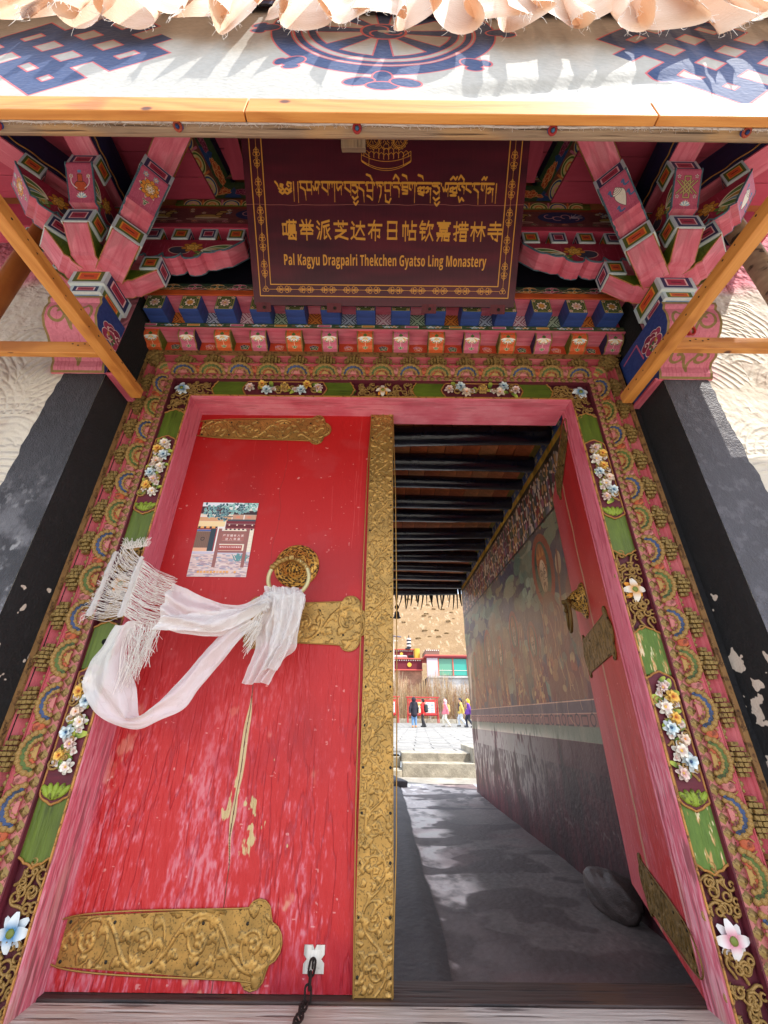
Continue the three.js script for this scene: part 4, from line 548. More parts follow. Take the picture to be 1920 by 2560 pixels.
const mEnd = {
  vase: endTex((x) => { lotusBase(x, 128, 330); x.fillStyle = '#c2502c'; x.strokeStyle = '#3a2020'; x.lineWidth = 5; x.beginPath(); x.ellipse(128, 220, 62, 50, 0, 0, 7); x.fill(); x.stroke(); x.fillRect(104, 110, 48, 70); x.strokeRect(104, 110, 48, 70); x.fillStyle = '#6a8cb0'; x.fillRect(110, 70, 36, 26); for (const s of [-1, 1]) { x.strokeStyle = '#d8d0d0'; x.lineWidth = 9; x.beginPath(); x.moveTo(128 + s * 40, 240); x.quadraticCurveTo(128 + s * 110, 200, 128 + s * 84, 130); x.stroke(); bloom(x, 128 + s * 86, 128, 22, '#efe6e0', '#d8b0a0', 6); } }),
  peony: endTex((x) => { for (let k = 0; k < 8; k++) frond(x, 130, 170, 96, k * .8, '#44663a'); bloom(x, 134, 165, 86, '#dd8a2c', '#e9b458', 10); bloom(x, 140, 170, 40, '#efd0b0', '#f0e0d0', 6); for (const [a, b] of [[60, 60], [150, 50]]) bloom(x, a, b, 28, '#8fa6b4', '#d8c8c0', 6); for (let k = 0; k < 5; k++) frond(x, 110 + k * 16, 290 + (k % 2) * 18, 44, .4 + k * .6, '#44663a'); }),
  shell: endTex((x) => { for (const [a, b, r] of [[60, 110, .4], [190, 90, 2], [80, 300, .2], [200, 210, 1.2]]) { x.strokeStyle = '#4c6c96'; x.lineWidth = 17; x.beginPath(); x.moveTo(a, b); x.bezierCurveTo(a + 50, b - 50, a - 30, b + 70, a + 50, b + 40); x.stroke(); } x.fillStyle = '#efe4d2'; x.strokeStyle = '#584844'; x.lineWidth = 4; x.beginPath(); x.moveTo(100, 120); x.quadraticCurveTo(190, 110, 190, 190); x.quadraticCurveTo(180, 260, 150, 320); x.quadraticCurveTo(100, 260, 90, 200); x.closePath(); x.fill(); x.stroke(); for (let k = 0; k < 4; k++) { x.beginPath(); x.ellipse(128, 150 - k * 14, 46 - k * 11, 20 - k * 4, -.2, 0, 7); x.fill(); x.stroke(); } }),
  knot: endTex((x) => { lotusBase(x, 128, 350); x.strokeStyle = '#4a3a26'; for (const [w, c] of [[18, '#3e3026'], [11, '#b8a468']]) { x.lineWidth = w; x.strokeStyle = c; for (let k = -1; k <= 1; k++) { x.beginPath(); x.moveTo(128 + k * 40 - 60, 170 - 60); x.lineTo(128 + k * 40 + 60, 170 + 60); x.moveTo(128 + k * 40 + 60, 170 - 60); x.lineTo(128 + k * 40 - 60, 170 + 60); x.stroke(); } x.strokeRect(100, 70, 56, 200); } for (const [a, b] of [[40, 70], [216, 70], [40, 260], [216, 260]]) bloom(x, a, b, 20, '#dcd6d0', '#b09090', 5); }),
};
const sideTex = mat({ map: motif('#98243e', (x, w, h) => { pinkWear(x, w, h); const X = 330, Y = 100; x.fillStyle = '#3a3a4c'; x.strokeStyle = '#d8b0a0'; x.lineWidth = 4; x.beginPath(); x.ellipse(X - 70, Y, 44, 34, .3, 0, 7); x.fill(); x.stroke(); bloom(x, X - 20, Y - 30, 46, '#c9842c', '#e0b050', 7); bloom(x, X + 30, Y + 30, 40, '#5f7f3a', '#a8b070', 6); for (let k = 0; k < 4; k++) frond(x, X + 20, Y, 130 - k * 12, -.4 + k * .3, ['#56793c', '#a88034', '#6f90a0', '#56793c'][k]); }, 512, 180), roughness: .6 });
const corbelTex = mat({ map: motif('#d07688', (x, w, h) => { pinkWear(x, w, h); x.strokeStyle = '#8d7442'; x.lineWidth = 16; x.strokeRect(4, 4, w - 8, h - 8); for (const s of [-1, 1]) for (const [cy, r] of [[110, 54], [290, 40]]) { x.lineWidth = 13; x.beginPath(); for (let t = 0; t <= 1; t += .04) { const a = -1.2 + t * 6.6, q = r * (1 - .75 * t); x[t ? 'lineTo' : 'moveTo'](128 + s * (52 + q * Math.cos(a)), cy + q * Math.sin(a)); } x.stroke(); x.beginPath(); x.moveTo(128, cy + 70); x.quadraticCurveTo(128 + s * 10, cy, 128 + s * 70, cy - 40); x.stroke(); } }, 256, 400), roughness: .7 });
const corbelSide = mat({ map: motif('#2c4284', (x, w, h) => { x.strokeStyle = '#e8cfd4'; x.lineWidth = 20; cloud(x, 190, 110, 60, '#8c2648', '#a8385c'); x.strokeStyle = '#c05a78'; x.lineWidth = 8; x.beginPath(); x.moveTo(20, 40); x.lineTo(120, 30); x.lineTo(130, 130); x.stroke(); for (let k = 0; k < 5; k++) { x.fillStyle = pick(['#e0b8a0', '#c8943c', '#507040']); x.beginPath(); x.arc(180 + (k % 3) * 18, 120 + (k / 3 | 0) * 20, 8, 0, 7); x.fill(); } }, 300, 300), roughness: .6 });

// a solid from a profile [l, h], width across z; wall(i, j) is the skin between two profile points
function profSolid(prof, w) {
  const cum = [0]; for (let i = 1; i < prof.length; i++) cum.push(cum[i - 1] + Math.hypot(prof[i][0] - prof[i - 1][0], prof[i][1] - prof[i - 1][1]));
  const wall = (i, j, unit, flip) => { const l = []; for (let k = i; k < j; k++) { const [a, b] = [prof[k], prof[k + 1]], v0 = (cum[k] - cum[i]) / (unit ? 1 : cum[j] - cum[i]), v1 = (cum[k + 1] - cum[i]) / (unit ? 1 : cum[j] - cum[i]), g = quad(V(a[0], a[1], w / 2), V(a[0], a[1], -w / 2), V(b[0], b[1], -w / 2), V(b[0], b[1], w / 2)); const uv = g.attributes.uv; for (let q = 0; q < 4; q++) uv.setXY(q, uv.getX(q) * (unit ? w : 1), flip ? 1 - (uv.getY(q) < .5 ? v0 : v1) : uv.getY(q) < .5 ? v0 : v1); l.push(g); } return merge(l); };
  const xs = prof.map((p) => p[0]), ys = prof.map((p) => p[1]), x0 = Math.min(...xs), x1 = Math.max(...xs), y0 = Math.min(...ys), y1 = Math.max(...ys);
  const cap = (z) => { const g = new THREE.ShapeGeometry(poly(prof)), uv = g.attributes.uv, p = g.attributes.position; for (let i = 0; i < uv.count; i++) uv.setXY(i, (p.getX(i) - x0) / (x1 - x0), (p.getY(i) - y0) / (y1 - y0)); return g.translate(0, 0, z); };
  const top = () => wall(prof.length - 1, prof.length - 1, true);
  return { wall, cap, w, n: prof.length - 1 };
}
// ---------------------------------------------------------------- cornice over the door
const cornice = thing('cornice', 'painted cornice over the doorway with blue beam ends and flowered scroll blocks', 'cornice', [XC + .008, 0, 0]);
{
  const XE = 1.475, sp = .2185;
  obj('backing', box(3.6, 1.22, .2, 0, 3.67, .1, 0), M.hole, cornice);  // near-black wall paints in the dark hollow beside the cornice ends
  obj('cloud_face', box(2.98, .09, .03, 0, 3.130, .186, 0), M.orange, cornice);
  obj('base_fillet', rbox(2.99, .007, .03, 0, 3.0865, .198, .002, 0), M.browngold, cornice);
  obj('soffit', box(2.98, .006, .12, 0, 3.1755, .25, 0), M.pink, cornice);
  const prof = [[.185, 3.0895], [.236, 3.0895], [.243, 3.099], [.252, 3.106], [.270, 3.110], [.284, 3.117], [.296, 3.130], [.302, 3.148], [.300, 3.1725], [.185, 3.1725]];
  const sol = profSolid(prof, .098), gF = sol.wall(0, 8);
  const edges = [-1, 1].map((s) => tube(prof.slice(1, 9).map(([z, y]) => V(z, y, s * .0485)), .0028, 20, 5)), caps = [sol.cap(.049), sol.cap(-.049)];
  for (let i = 0; i < 14; i++) {
    const b = grp('scroll_block', cornice); b.position.x = (i - 6.5) * sp; b.rotation.y = -PI / 2;
    obj('flower_front', gF, mScroll[i % 2], b); for (const q of [0, 1]) { obj('block_side', caps[q], i % 2 ? M.navy : M.green, b); obj('edge', edges[q], M.gilt, b); }
    if (i < 13) { obj('cloud_panel', quad(V(-.058, 0, 0), V(.058, 0, 0), V(.058, .074, 0), V(-.058, .074, 0)), mCloud[i % 2], cornice, [(i - 6) * sp, 3.092, .2025]); }
  }
  obj('rail', quad(V(-XE, 3.178, .3135), V(XE, 3.178, .3135), V(XE, 3.2115, .3135), V(-XE, 3.2115, .3135)), mRail, cornice); obj('rail_beam', rbox(2 * XE + .01, .033, .118, 0, 3.195, .2535, .003, 0), M.green, cornice);
  obj('back_board', box(2 * XE, .16, .06, 0, 3.292, .262, 0), M.maroon, cornice);
  obj('soffit', box(2 * XE, .006, .17, 0, 3.337, .32, 0), M.pink, cornice);
  const gB = rbox(.116, .121, .12, 0, 0, 0, .004);
  for (let i = 0; i < 14; i++) {
    const x = (i - 6.5) * .2115, b = grp('beam_end', cornice); b.position.set(x, 3.2735, .3485);
    obj('block', gB, M.blue, b); obj('flower_face', quad(V(-.055, -.0585, .0606), V(.055, -.0585, .0606), V(.055, .0585, .0606), V(-.055, .0585, .0606)), mBlue[i % 2], b);
    if (i < 13) obj('zigzag_panel', quad(V(-.047, 0, 0), V(.047, 0, 0), V(.047, .118, 0), V(-.047, .118, 0)), mZig[[0, 1, 2, 3][i % 4]], cornice, [x + .1057, 3.2145, .2935]);
  }
  obj('orange_rail', rbox(2 * XE - .02, .046, .21, 0, 3.365, .306, .003, 0), M.orange, cornice);
  obj('lattice_beam', box(2 * XE - .06, .066, .2, 0, 3.4225, .303, 0), M.green, cornice); obj('lattice_face', quad(V(-XE + .03, 3.390, .4045), V(XE - .03, 3.390, .4045), V(XE - .03, 3.455, .4045), V(-XE + .03, 3.455, .4045)), mLattice, cornice);
  obj('recess_board', box(2 * XE + .5, .30, .12, 0, 3.61, .30, 0), M.navyDark, cornice);  // dark navy paints in the shadowy void above the lattice
}
// ---------------------------------------------------------------- eave: architrave, friezes, soffit, rafters
const eave = thing('porch_eave', 'painted wooden eave above the brackets with friezes, rafters and dark red boards', 'eave');
obj('architrave', box(5.0, .235, .10, -.2, 3.79, .565, 0), M.maroon, eave);
obj('deer_frieze', quad(V(XC - 1.55, 3.712, .6165), V(XC + 1.55, 3.712, .6165), V(XC + 1.55, 3.90, .6165), V(XC - 1.55, 3.90, .6165)), mDeer, eave);
obj('lotus_row', quad(V(XC - 1.25, 3.903, .622), V(XC + 1.25, 3.903, .622), V(XC + 1.25, 3.952, .636), V(XC - 1.25, 3.952, .636), 1, 1, 1.6, 1), mLotus, eave);
obj('lotus_beam', box(2.6, .05, .06, XC, 3.928, .592, 0), M.green, eave);
obj('peony_row', quad(V(XC - 1.12, 3.955, .640), V(XC + 1.12, 3.955, .640), V(XC + 1.12, 4.065, .672), V(XC - 1.12, 4.065, .672), 1, 1, 1.4, 1), mPeony, eave);
obj('peony_beam', box(2.4, .12, .06, XC, 4.01, .604, 0), M.green, eave);
obj('wheel_row', quad(V(XC - 1.1, 4.068, .69), V(XC + 1.1, 4.068, .69), V(XC + 1.1, 4.16, .69), V(XC - 1.1, 4.16, .69), 1, 1, 1, 1), mDeer, eave);
for (let i = 0; i < 6; i++) obj('soffit_board', rbox(2.5, .02, .142, XC, 4.175, .73 + i * .1445, .003, 0), M.maroon, eave);
{
  const prof = [[0, .13], [.02, .03], [.30, .03], [.325, .0], [.40, -.012], [.44, .0], [.455, .03], [.50, .05], [.505, .13]], s = profSolid(prof, .095);
  for (let i = -2; i <= 2; i++) { const r = grp('rafter', eave); r.position.set(XC + i * .45, 4.03, .668); r.rotation.y = -PI / 2; obj('underside', s.wall(1, 5, true), M.maroon, r); for (const q of [-1, 1]) obj('rafter_side', s.cap(q * s.w / 2), M.green, r); obj('flower_end', s.wall(5, 8), mEnd.peony, r); }
  for (const s1 of [-1, 1]) {
    const a = V(XC + s1 * 1.0, 0, .64), b = V(XC + s1 * 1.17, 0, 1.32), h = (p, y, dx = 0) => V(p.x + s1 * dx, y, p.z);
    obj('lotus_row', quad(h(a, 3.955, .05), h(b, 3.955, .05), h(b, 4.01, .02), h(a, 4.01, .02), 1, 1, .45, 1), mLotus, eave); obj('peony_row', quad(h(a, 4.012, .02), h(b, 4.012, .02), h(b, 4.10, -.03), h(a, 4.10, -.03), 1, 1, .42, 1), mPeony, eave); obj('coffer_side', quad(h(a, 4.10, -.03), h(b, 4.10, -.03), h(b, 4.17, -.035), h(a, 4.17, -.035)), M.navy, eave); obj('coffer_lip', quad(h(a, 3.950, .055), h(b, 3.950, .055), h(b, 3.950, .09), h(a, 3.950, .09)), M.browngold, eave);
    for (let i = 0; i < 7; i++) { const z0 = .63 + i * .12, z1 = z0 + .117, t = (z) => XC + s1 * (1.0 + .17 * (z - .64) / .68 + .055); const g = extrude(poly([[t(z0), z0], [t(z1), z1], [s1 < 0 ? -3.2 : 2.44, z1], [s1 < 0 ? -3.2 : 2.44, z0]]), .02).rotateX(PI / 2).translate(0, 3.968, 0); obj('soffit_board', uvBox(g, 0), M.maroon, eave); }
  }
}
obj('roof_slab', box(5.82, .16, 1.32, -.29, 4.30, .86, 0), M.woodDark, eave);
obj('eave_fascia', rbox(5.82, .34, .045, -.29, 4.05, 1.505, .004, 0), M.woodDark, eave);  // unseen board added to block sun passing above the awning cloth
// ---------------------------------------------------------------- bracket clusters
function armProfile(L, H, long) {
  const p = long ? [[0, H], [.005, .93], [.085, .45], [.125, .40], [.175, .24], [.222, .24], [.232, .08], [.255, -.03], [.29, -.08], [.325, -.03], [.340, .20], [.36, .02], [.40, -.06], [.435, -.02], [.45, .20], [.468, .03], [.51, -.04], [.54, .02], [.552, .2], [.57, .06], [.62, .02]] : [[0, H], [.004, .94], [.018, .85], [.098, .24], [.108, .12], [.135, .15], [.15, .02], [.19, .0], [.215, .04], [.225, .16], [.26, .02]];
  const out = p.map(([d, k], i) => [L - d, i ? k * H : H]).filter(([l]) => l > .01); out.push([0, out[out.length - 1][1]], [0, H]); return out;
}
const mTrim = painted(C(92, 126, 140));
function cluster(cx, inw, kinds, label) {
  const t = thing('bracket_cluster', label, 'bracket', [cx, 0, .55]);
  // capital, corbel
  const six = (m1, m2, u) => [m1, m1, u, u, m2, m2];
  const blk = (p, w, h, d, A, name = 'painted_block') => { const g = new THREE.BoxGeometry(w, h, d); return obj(name, g, A ? six(mBlkB, mBlkA, mBlkU) : six(mBlkA, mBlkB, mBlkU), p); };
  blk(t, .19, .112, .21, cx < 0, 'capital').position.set(0, 3.134, 0); blk(t, .165, .05, .18, cx > 0, 'capital_foot').position.set(0, 3.052, 0);
  for (const [phi, L1, L2, kind] of [[0, .29, .735, 0], [45, .31, .525, kinds[1]], [90, .29, .42, kinds[0]], [135, .31, .525, kinds[1]], [180, .29, .6, 0]]) {
    const g = (name) => { const q = grp(name, t); q.rotation.y = Math.atan2(-Math.sin(R(phi)), Math.cos(R(phi)) * inw); return q; }, w = phi % 180 ? .132 : .10;
    const p1 = armProfile(L1, .108, false).map(([l, h]) => [l, h * 1]), s1 = profSolid(p1, w * .94), a1 = g('lower_arm'); a1.position.y = 3.172;
    obj('underside', s1.wall(0, s1.n - 1, true), M.pink, a1); for (const s of [-1, 1]) { obj('arm_side', s1.cap(s * s1.w / 2), M.green, a1); obj('trim', tube(p1.slice(0, -1).map(([l, h]) => V(l, h + .004, s * w * .475)), .0042, 40, 5), M.giltRim, a1); }
    const b1 = g('painted_block'); const bb = blk(b1, .10, .108, w * 1.12, phi % 90 === 0, 'block'); bb.position.set(L1 - .045, 3.338, 0);
    const long = phi % 180 === 0, p2 = armProfile(L2, .172, long), s2 = profSolid(p2, w), a2 = g('upper_arm'); a2.position.y = 3.398;
    obj('underside', s2.wall(long ? 0 : 4, s2.n - 1, true), M.pink, a2); for (const s of [-1, 1]) { obj('arm_side', s2.cap(s * s2.w / 2), sideTex, a2); obj('trim', tube(p2.slice(0, -1).map(([l, h]) => V(l, h + .005, s * w * .51)), .0055, 50, 5), mTrim, a2); } if (!long) obj('painted_end', s2.wall(0, 4, false, true), mEnd[kind], a2);
    for (let k = 0; k < (long ? 4 : 2); k++) { const b = g('painted_block'), c = blk(b, .095, .098, w * 1.14, k % 2 === 0, 'block'); c.position.set(L2 - .055 - k * (long ? .165 : .24), 3.623, 0); }
    if (!long) { const bm = g('upper_beam'), bl = phi === 90 ? .86 : 1.14; obj('beam', box(bl, .20, w, bl / 2, 3.776, 0, 0), M.navy, bm); obj('beam_underside', box(bl, .012, w * .98, bl / 2, 3.672, 0, 0), M.pink, bm); for (const s of [-1, 1]) { const q = []; for (let i = 0; i <= 40; i++) q.push(V(i * bl / 40, 3.70 + .012 * Math.abs(Math.sin(i * .8)), s * (w / 2 + .001))); obj('beam_trim', tube(q, .005, 80, 4), M.giltRim, bm); } }
  }
  return t;
}
cluster(-1.58, 1, ['vase', 'peony'], 'painted pink bracket arms on the left capital, with vase and orange peony');
cluster(1.54, -1, ['knot', 'shell'], 'painted pink bracket arms on the right capital, with knot and white conch');
for (const s of [-1, 1]) {
  const t = thing('corbel', s < 0 ? 'pink scrolled corbel with blue side above the left black wall band' : 'pink scrolled corbel with blue side above the right sunlit black wall band', 'corbel');
  const prof = [[.20, 2.672], [.425, 2.672], [.440, 2.70], [.446, 2.735], [.462, 2.752], [.498, 2.758], [.512, 2.775], [.508, 2.80], [.535, 2.825], [.575, 2.85], [.603, 2.89], [.612, 2.94], [.606, 2.985], [.618, 3.0], [.618, 3.024], [.20, 3.024]], so = profSolid(prof, .285), q = grp('corbel_block', t); q.position.x = s < 0 ? -1.633 : 1.593; q.rotation.y = -PI / 2;
  obj('scroll_front', so.wall(1, 14), corbelTex, q); for (const e of [-1, 1]) obj('block_side', so.cap(e * so.w / 2), corbelSide, q); obj('block_top', so.wall(14, 15, true), M.navy, q); obj('block_foot', so.wall(0, 1, true), M.pink, q);
}
// ---------------------------------------------------------------- name board
const PXM = 1330, SW = 1.505, SH = 1.06;
const TIB = [ // x0, x1 in the drawn line (0..1 of it), strokes on a 10-wide field, headline at 0, y down
  [25, 140, '0 0 1.2 2 2 5;2 5 3.4 6.6 4.4 5 4.4 2.4 3.2 2 3 3.4 4 4;4.4 5 5.4 6.6 6.6 5;6.8 5 8 6.6 9.4 5 9.4 1 7.6 .4 7 2 8 3.4;2.4 7.4 4 9 5.4 7.6 7 9 9.4 7'], [148, 154, '5 0 5 15'], [178, 184, '5 0 5 16'],
  [195, 238, '0 0 9 0;1 0 1 4 5 5 8 6.4 9 14'], [241, 278, '0 0 3 0;0 0 1 6 8 6;6 0 9.6 0;9 0 9 9.6'], [284, 326, '0 3 2 6 4 4 4 1;4 4 6 6 7.6 4;5 0 10 0;9 0 9 9'], [330, 334, '5 0 5 2'],
  [345, 390, '0 0 10 0;1 0 1 4 8 7;9.4 0 9.4 10'], [394, 436, '0 0 10 0;1 0 1 5;5.4 0 5.4 4;9.4 0 9.4 15'], [446, 484, '0 0 9 0;1 0 1 4 3 6 6 4;6 4 8.6 3 9 9.6'], [488, 492, '5 0 5 2'],
  [502, 548, '0 0 10 0;1 0 1 4 8 7;9.4 0 9.4 10'], [553, 596, '0 0 9 0;1 2 6 2 8 4;1 6 5 8 9 6;9 3 9 10;1 11 4 13 9 11;3 15 6 17 9.6 14.4'], [598, 642, '0 0 9 0;1 0 1 4 5 5 8 6.4 9 15'], [648, 652, '5 0 5 2'],
  [656, 702, '0 -6 5 -5 8 -2;0 0 3 0;0 0 1 6 8 6;6 0 9.6 0;9 0 9 13;1 10 5 11 8 13'], [706, 710, '5 0 5 2'], [722, 762, '0 0 10 0;1 0 2 4;5 2 8 3 8 8 4 15'], [766, 770, '5 0 5 2'],
  [780, 824, '0 0 3 0;0 0 1 6 8 6;6 0 9.6 0;9 0 9 10;1 9 2 14 7 15 9.6 12'], [828, 832, '5 0 5 2'], [840, 884, '0 -3 3 -6 8 -3 8 -1;0 0 9 0;1 3 6 3 9 5 9 11'], [888, 892, '5 0 5 2'],
  [898, 944, '1 -6 6 -5 8 -2;0 0 10 0;1 0 1 5 8 6;9 0 9 8;1 3 8 3;2 8 8 8'], [947, 990, '0 0 10 0;1 0 1 4 3 5;5.4 0 5.4 4;9.4 0 9.4 15'], [996, 1000, '5 0 5 2'],
  [1006, 1056, '1 -6 6 -5 8 -2;0 0 9 0;1 4 4 3 4 6 1 6 1 4;5 4 9 3 9 7 5 7;2 8 8 9'], [1060, 1100, '0 0 10 0;1 4 4 3 5 6 2 7;5 4 9 4 9.4 15'], [1106, 1110, '5 0 5 2'],
  [1114, 1162, '0 0 9 0;1 2 6 2 8 4;1 6 5 8 9 6;9 3 9 10;1 11 4 13 9 11;3 15 6 17 9.6 14.4'], [1168, 1172, '5 0 5 2'], [1180, 1222, '0 3 2 6 4 4 4 1;4 4 6 6 7.6 4;5 0 10 0;9 0 9 10'],
  [1227, 1282, '1 -3 4 -5 7 -3 9 -5;0 0 8 0;1 4 4 3 4 6 1 6 1 4;5 4 9 3 9 7 5 7;2 9 8 9;9 0 10 2'], [1287, 1332, '0 -3 3 -6 8 -3 8 -1;0 0 9 0;1 0 1 4 3 5;6 2 9 3 9 8;1 10 3 14 6 11 9 13'], [1338, 1378, '0 0 9 0;1 0 1 4 5 5 9 6.4'], [1383, 1387, '5 0 5 2'],
  [1394, 1434, '0 0 9 0;1 0 1 4 5 5 8 6.4 9 16'], [1444, 1484, '1 -3 4 -5 7 -3 9 -5;0 0 10 0;1 0 1 4 3 5;5.4 0 5.4 4;9.4 0 9.4 15'], [1488, 1530, '0 0 10 0;1 4 4 3 5 6 2 7;5 4 9 4 9.4 14'], [1546, 1552, '5 0 5 15'],
];
const tSign = ctex(Math.round(SW * PXM), Math.round(SH * PXM), (x, w, h) => {
  const im = x.createImageData(w, h); for (let j = 0; j < h; j++) for (let i = 0; i < w; i++) { const n = fbm(i / 500, j / 90, 3, 101) - .5, f = (fbm(i / 6, j / 90, 2, 102) - .5) * 9, v = hsh(i, j, 3) * 4, o = (j * w + i) * 4; im.data[o] = 76 + n * 46 + f + v; im.data[o + 1] = 18 + n * 12 + f * .4 + v; im.data[o + 2] = 32 + n * 12 + f * .5 + v; im.data[o + 3] = 255; } x.putImageData(im, 0, 0);
  const X = (m) => w / 2 + m * PXM, Y = (m) => h - m * PXM, gold = '#d99a3a'; x.strokeStyle = gold; x.fillStyle = gold; x.lineWidth = 7; x.lineCap = 'butt';
  x.strokeRect(X(-.713), Y(1.02), 1.426 * PXM, (1.02 - .047) * PXM); x.strokeRect(X(-.65), Y(.96), 1.30 * PXM, (.96 - .106) * PXM);
  const orn = (cx, cy, a) => { x.save(); x.translate(cx, cy); x.rotate(a); x.lineWidth = 3; for (const s of [-1, 1]) { x.beginPath(); x.moveTo(s * 8, 0); for (const [px, py, q] of [[22, 12, 11], [40, 9, 9]]) { for (const t of [-1, 1]) { x.moveTo(s * px + q, t * py); x.arc(s * px, t * py, q, 0, 7); } } x.moveTo(s * 12, 0); x.lineTo(s * 62, 0); x.moveTo(s * 62, 0); x.quadraticCurveTo(s * 50, 12, s * 12, 4); x.moveTo(s * 62, 0); x.quadraticCurveTo(s * 50, -12, s * 12, -4); x.stroke(); } x.beginPath(); x.arc(0, 0, 8, 0, 7); x.stroke(); x.restore(); };
  x.lineWidth = 2.5; for (const s of [-1, 1]) { x.beginPath(); x.moveTo(X(s * .679), Y(.08)); x.lineTo(X(s * .679), Y(.99)); x.stroke(); for (let k = 0; k < 7; k++) orn(X(s * .679), Y(.184 + k * .1285), PI / 2); bloom; x.lineWidth = 3; for (let k = 0; k < 3; k++) { x.beginPath(); x.arc(X(s * (.679 - .008 * (k - 1))), Y(.078 + .01 * (k % 2)), 12, 0, 7); x.stroke(); } }
  x.beginPath(); x.moveTo(X(-.66), Y(.081)); x.lineTo(X(.66), Y(.081)); x.stroke(); for (let k = 0; k < 10; k++) orn(X(-.575 + k * .1278), Y(.081), 0);
  // latin line
  x.save(); x.font = 'bold 100px sans-serif'; const T = 'Pal Kagyu Dragpalri Thekchen Gyatso Ling Monastery', tw = x.measureText(T).width; x.translate(X(-.569), Y(.204)); x.scale(1.142 * PXM / tw, .99); x.fillText(T, 0, 0); x.restore();
  // han line
  x.lineCap = 'square'; x.lineJoin = 'miter';
  ['ge', 'ju', 'pai', 'zhi', 'da', 'bu', 'ri', 'tie', 'qin', 'jia', 'cuo', 'lin', 'si'].forEach((n, i) => { x.save(); x.translate(X(-.565 + i * .0944), Y(.424)); x.scale(.0079 * PXM, .0098 * PXM); for (const part of HAN[n].split(';')) { const q = part.trim().split(/[ ,]+/).map(Number); for (let k = 0; k + 3 < q.length; k += 2) { const dx = q[k + 2] - q[k], dy = q[k + 3] - q[k + 1], hz = Math.abs(dx) / (Math.abs(dx) + Math.abs(dy) + .001); x.lineWidth = mix(.78, 1.25, hz); x.beginPath(); x.moveTo(q[k], q[k + 1]); x.lineTo(q[k + 2], q[k + 3]); x.stroke(); } } x.restore(); });
  // tibetan line
  const tx = (z) => X(-.589 + (z - 25) / (1552 - 25) * 1.187); x.lineCap = 'round';
  for (const [a, b, s] of TIB) { const x0 = tx(a), kx = (tx(b) - x0) / 10, ky = .0059 * PXM; for (const part of s.split(';')) { const q = part.trim().split(/[ ,]+/).map(Number); for (let k = 0; k + 3 < q.length; k += 2) { const ax = x0 + q[k] * kx, ay = Y(.594) + q[k + 1] * ky, bx = x0 + q[k + 2] * kx, by = Y(.594) + q[k + 3] * ky, dx = bx - ax, dy = by - ay, hz = Math.abs(dx) / (Math.hypot(dx, dy) + .001), last = k + 5 >= q.length && dy > 20; x.lineWidth = mix(7.5, 15, hz); if (last && hz < .5) { const mx = mix(ax, bx, .45), my = mix(ay, by, .45); x.beginPath(); x.moveTo(ax, ay); x.lineTo(mx, my); x.stroke(); x.lineWidth = 4; x.beginPath(); x.moveTo(mx, my); x.lineTo(bx, by); x.stroke(); } else { x.beginPath(); x.moveTo(ax, ay); x.lineTo(bx, by); x.stroke(); } } } }
  // emblem: ribbon, lotus, wheels
  x.lineWidth = 3.4; const E0 = X(.004); const arc = (y, s) => { x.beginPath(); x.moveTo(E0 - .129 * PXM, Y(y)); x.quadraticCurveTo(E0, Y(y - s), E0 + .129 * PXM, Y(y)); x.stroke(); }; arc(.715, .055); arc(.692, .072); arc(.686, .076); for (const s of [-1, 1]) { x.beginPath(); x.moveTo(E0 + s * .129 * PXM, Y(.733)); x.lineTo(E0 + s * .131 * PXM, Y(.690)); x.moveTo(E0 + s * .09 * PXM, Y(.70)); x.lineTo(E0 + s * .092 * PXM, Y(.668)); x.lineTo(E0 + s * .131 * PXM, Y(.69)); x.moveTo(E0 + s * .129 * PXM, Y(.733)); x.lineTo(E0 + s * .086 * PXM, Y(.708)); x.stroke(); }
  for (let r = 0; r < 3; r++) for (let k = -4; k <= 4; k++) { if (Math.abs(k) > 4 - r * 2) continue; const cx = E0 + k * .026 * PXM, cy = Y(.708 + r * .022 + Math.abs(k) * .003); x.beginPath(); x.moveTo(cx - 15, cy + 16); x.quadraticCurveTo(cx - 24, cy - 6, cx - 8, cy - 14); x.quadraticCurveTo(cx, cy - 24, cx + 8, cy - 14); x.quadraticCurveTo(cx + 24, cy - 6, cx + 15, cy + 16); x.stroke(); }
  for (const s of [-1, 0, 1]) { const cx = E0 + s * .068 * PXM, cy = Y(.782); for (const r of s ? [44, 36] : [52]) { x.beginPath(); x.arc(cx, cy, r, 0, 7); x.stroke(); } for (let k = 0; k < 8; k++) { x.beginPath(); x.moveTo(cx + 12 * Math.cos(k), cy + 12 * Math.sin(k)); x.lineTo(cx + 30 * Math.cos(k * .8), cy + 30 * Math.sin(k * .8)); x.stroke(); } if (s) for (let k = 0; k < 16; k++) { x.beginPath(); x.arc(cx + 52 * Math.cos(k * .39), cy + 52 * Math.sin(k * .39), 6, 0, 7); x.stroke(); } }
  x.strokeStyle = 'rgba(214,150,120,.75)'; x.lineWidth = 2.5; x.beginPath(); for (let i = 0; i <= 60; i++) x[i ? 'lineTo' : 'moveTo'](i / 60 * w, Y(.489 + .010 * (i / 60) + (vn(i * .4, 2, 3) - .5) * .006)); x.stroke();
});
const sign = thing('name_board', 'dark maroon wooden board with gold Tibetan, Chinese and English monastery name', 'sign', [-.012, 3.196, .45]); sign.rotation.x = PI / 4;
obj('board_face', quad(V(-SW / 2, 0, .0152), V(SW / 2, 0, .0152), V(SW / 2, SH, .0152), V(-SW / 2, SH, .0152)), mat({ map: tSign, roughness: .42 }), sign);
obj('board', rbox(SW, SH, .028, 0, SH / 2, 0, .003, 0), painted(C(74, 20, 34), { roughness: .45 }), sign);
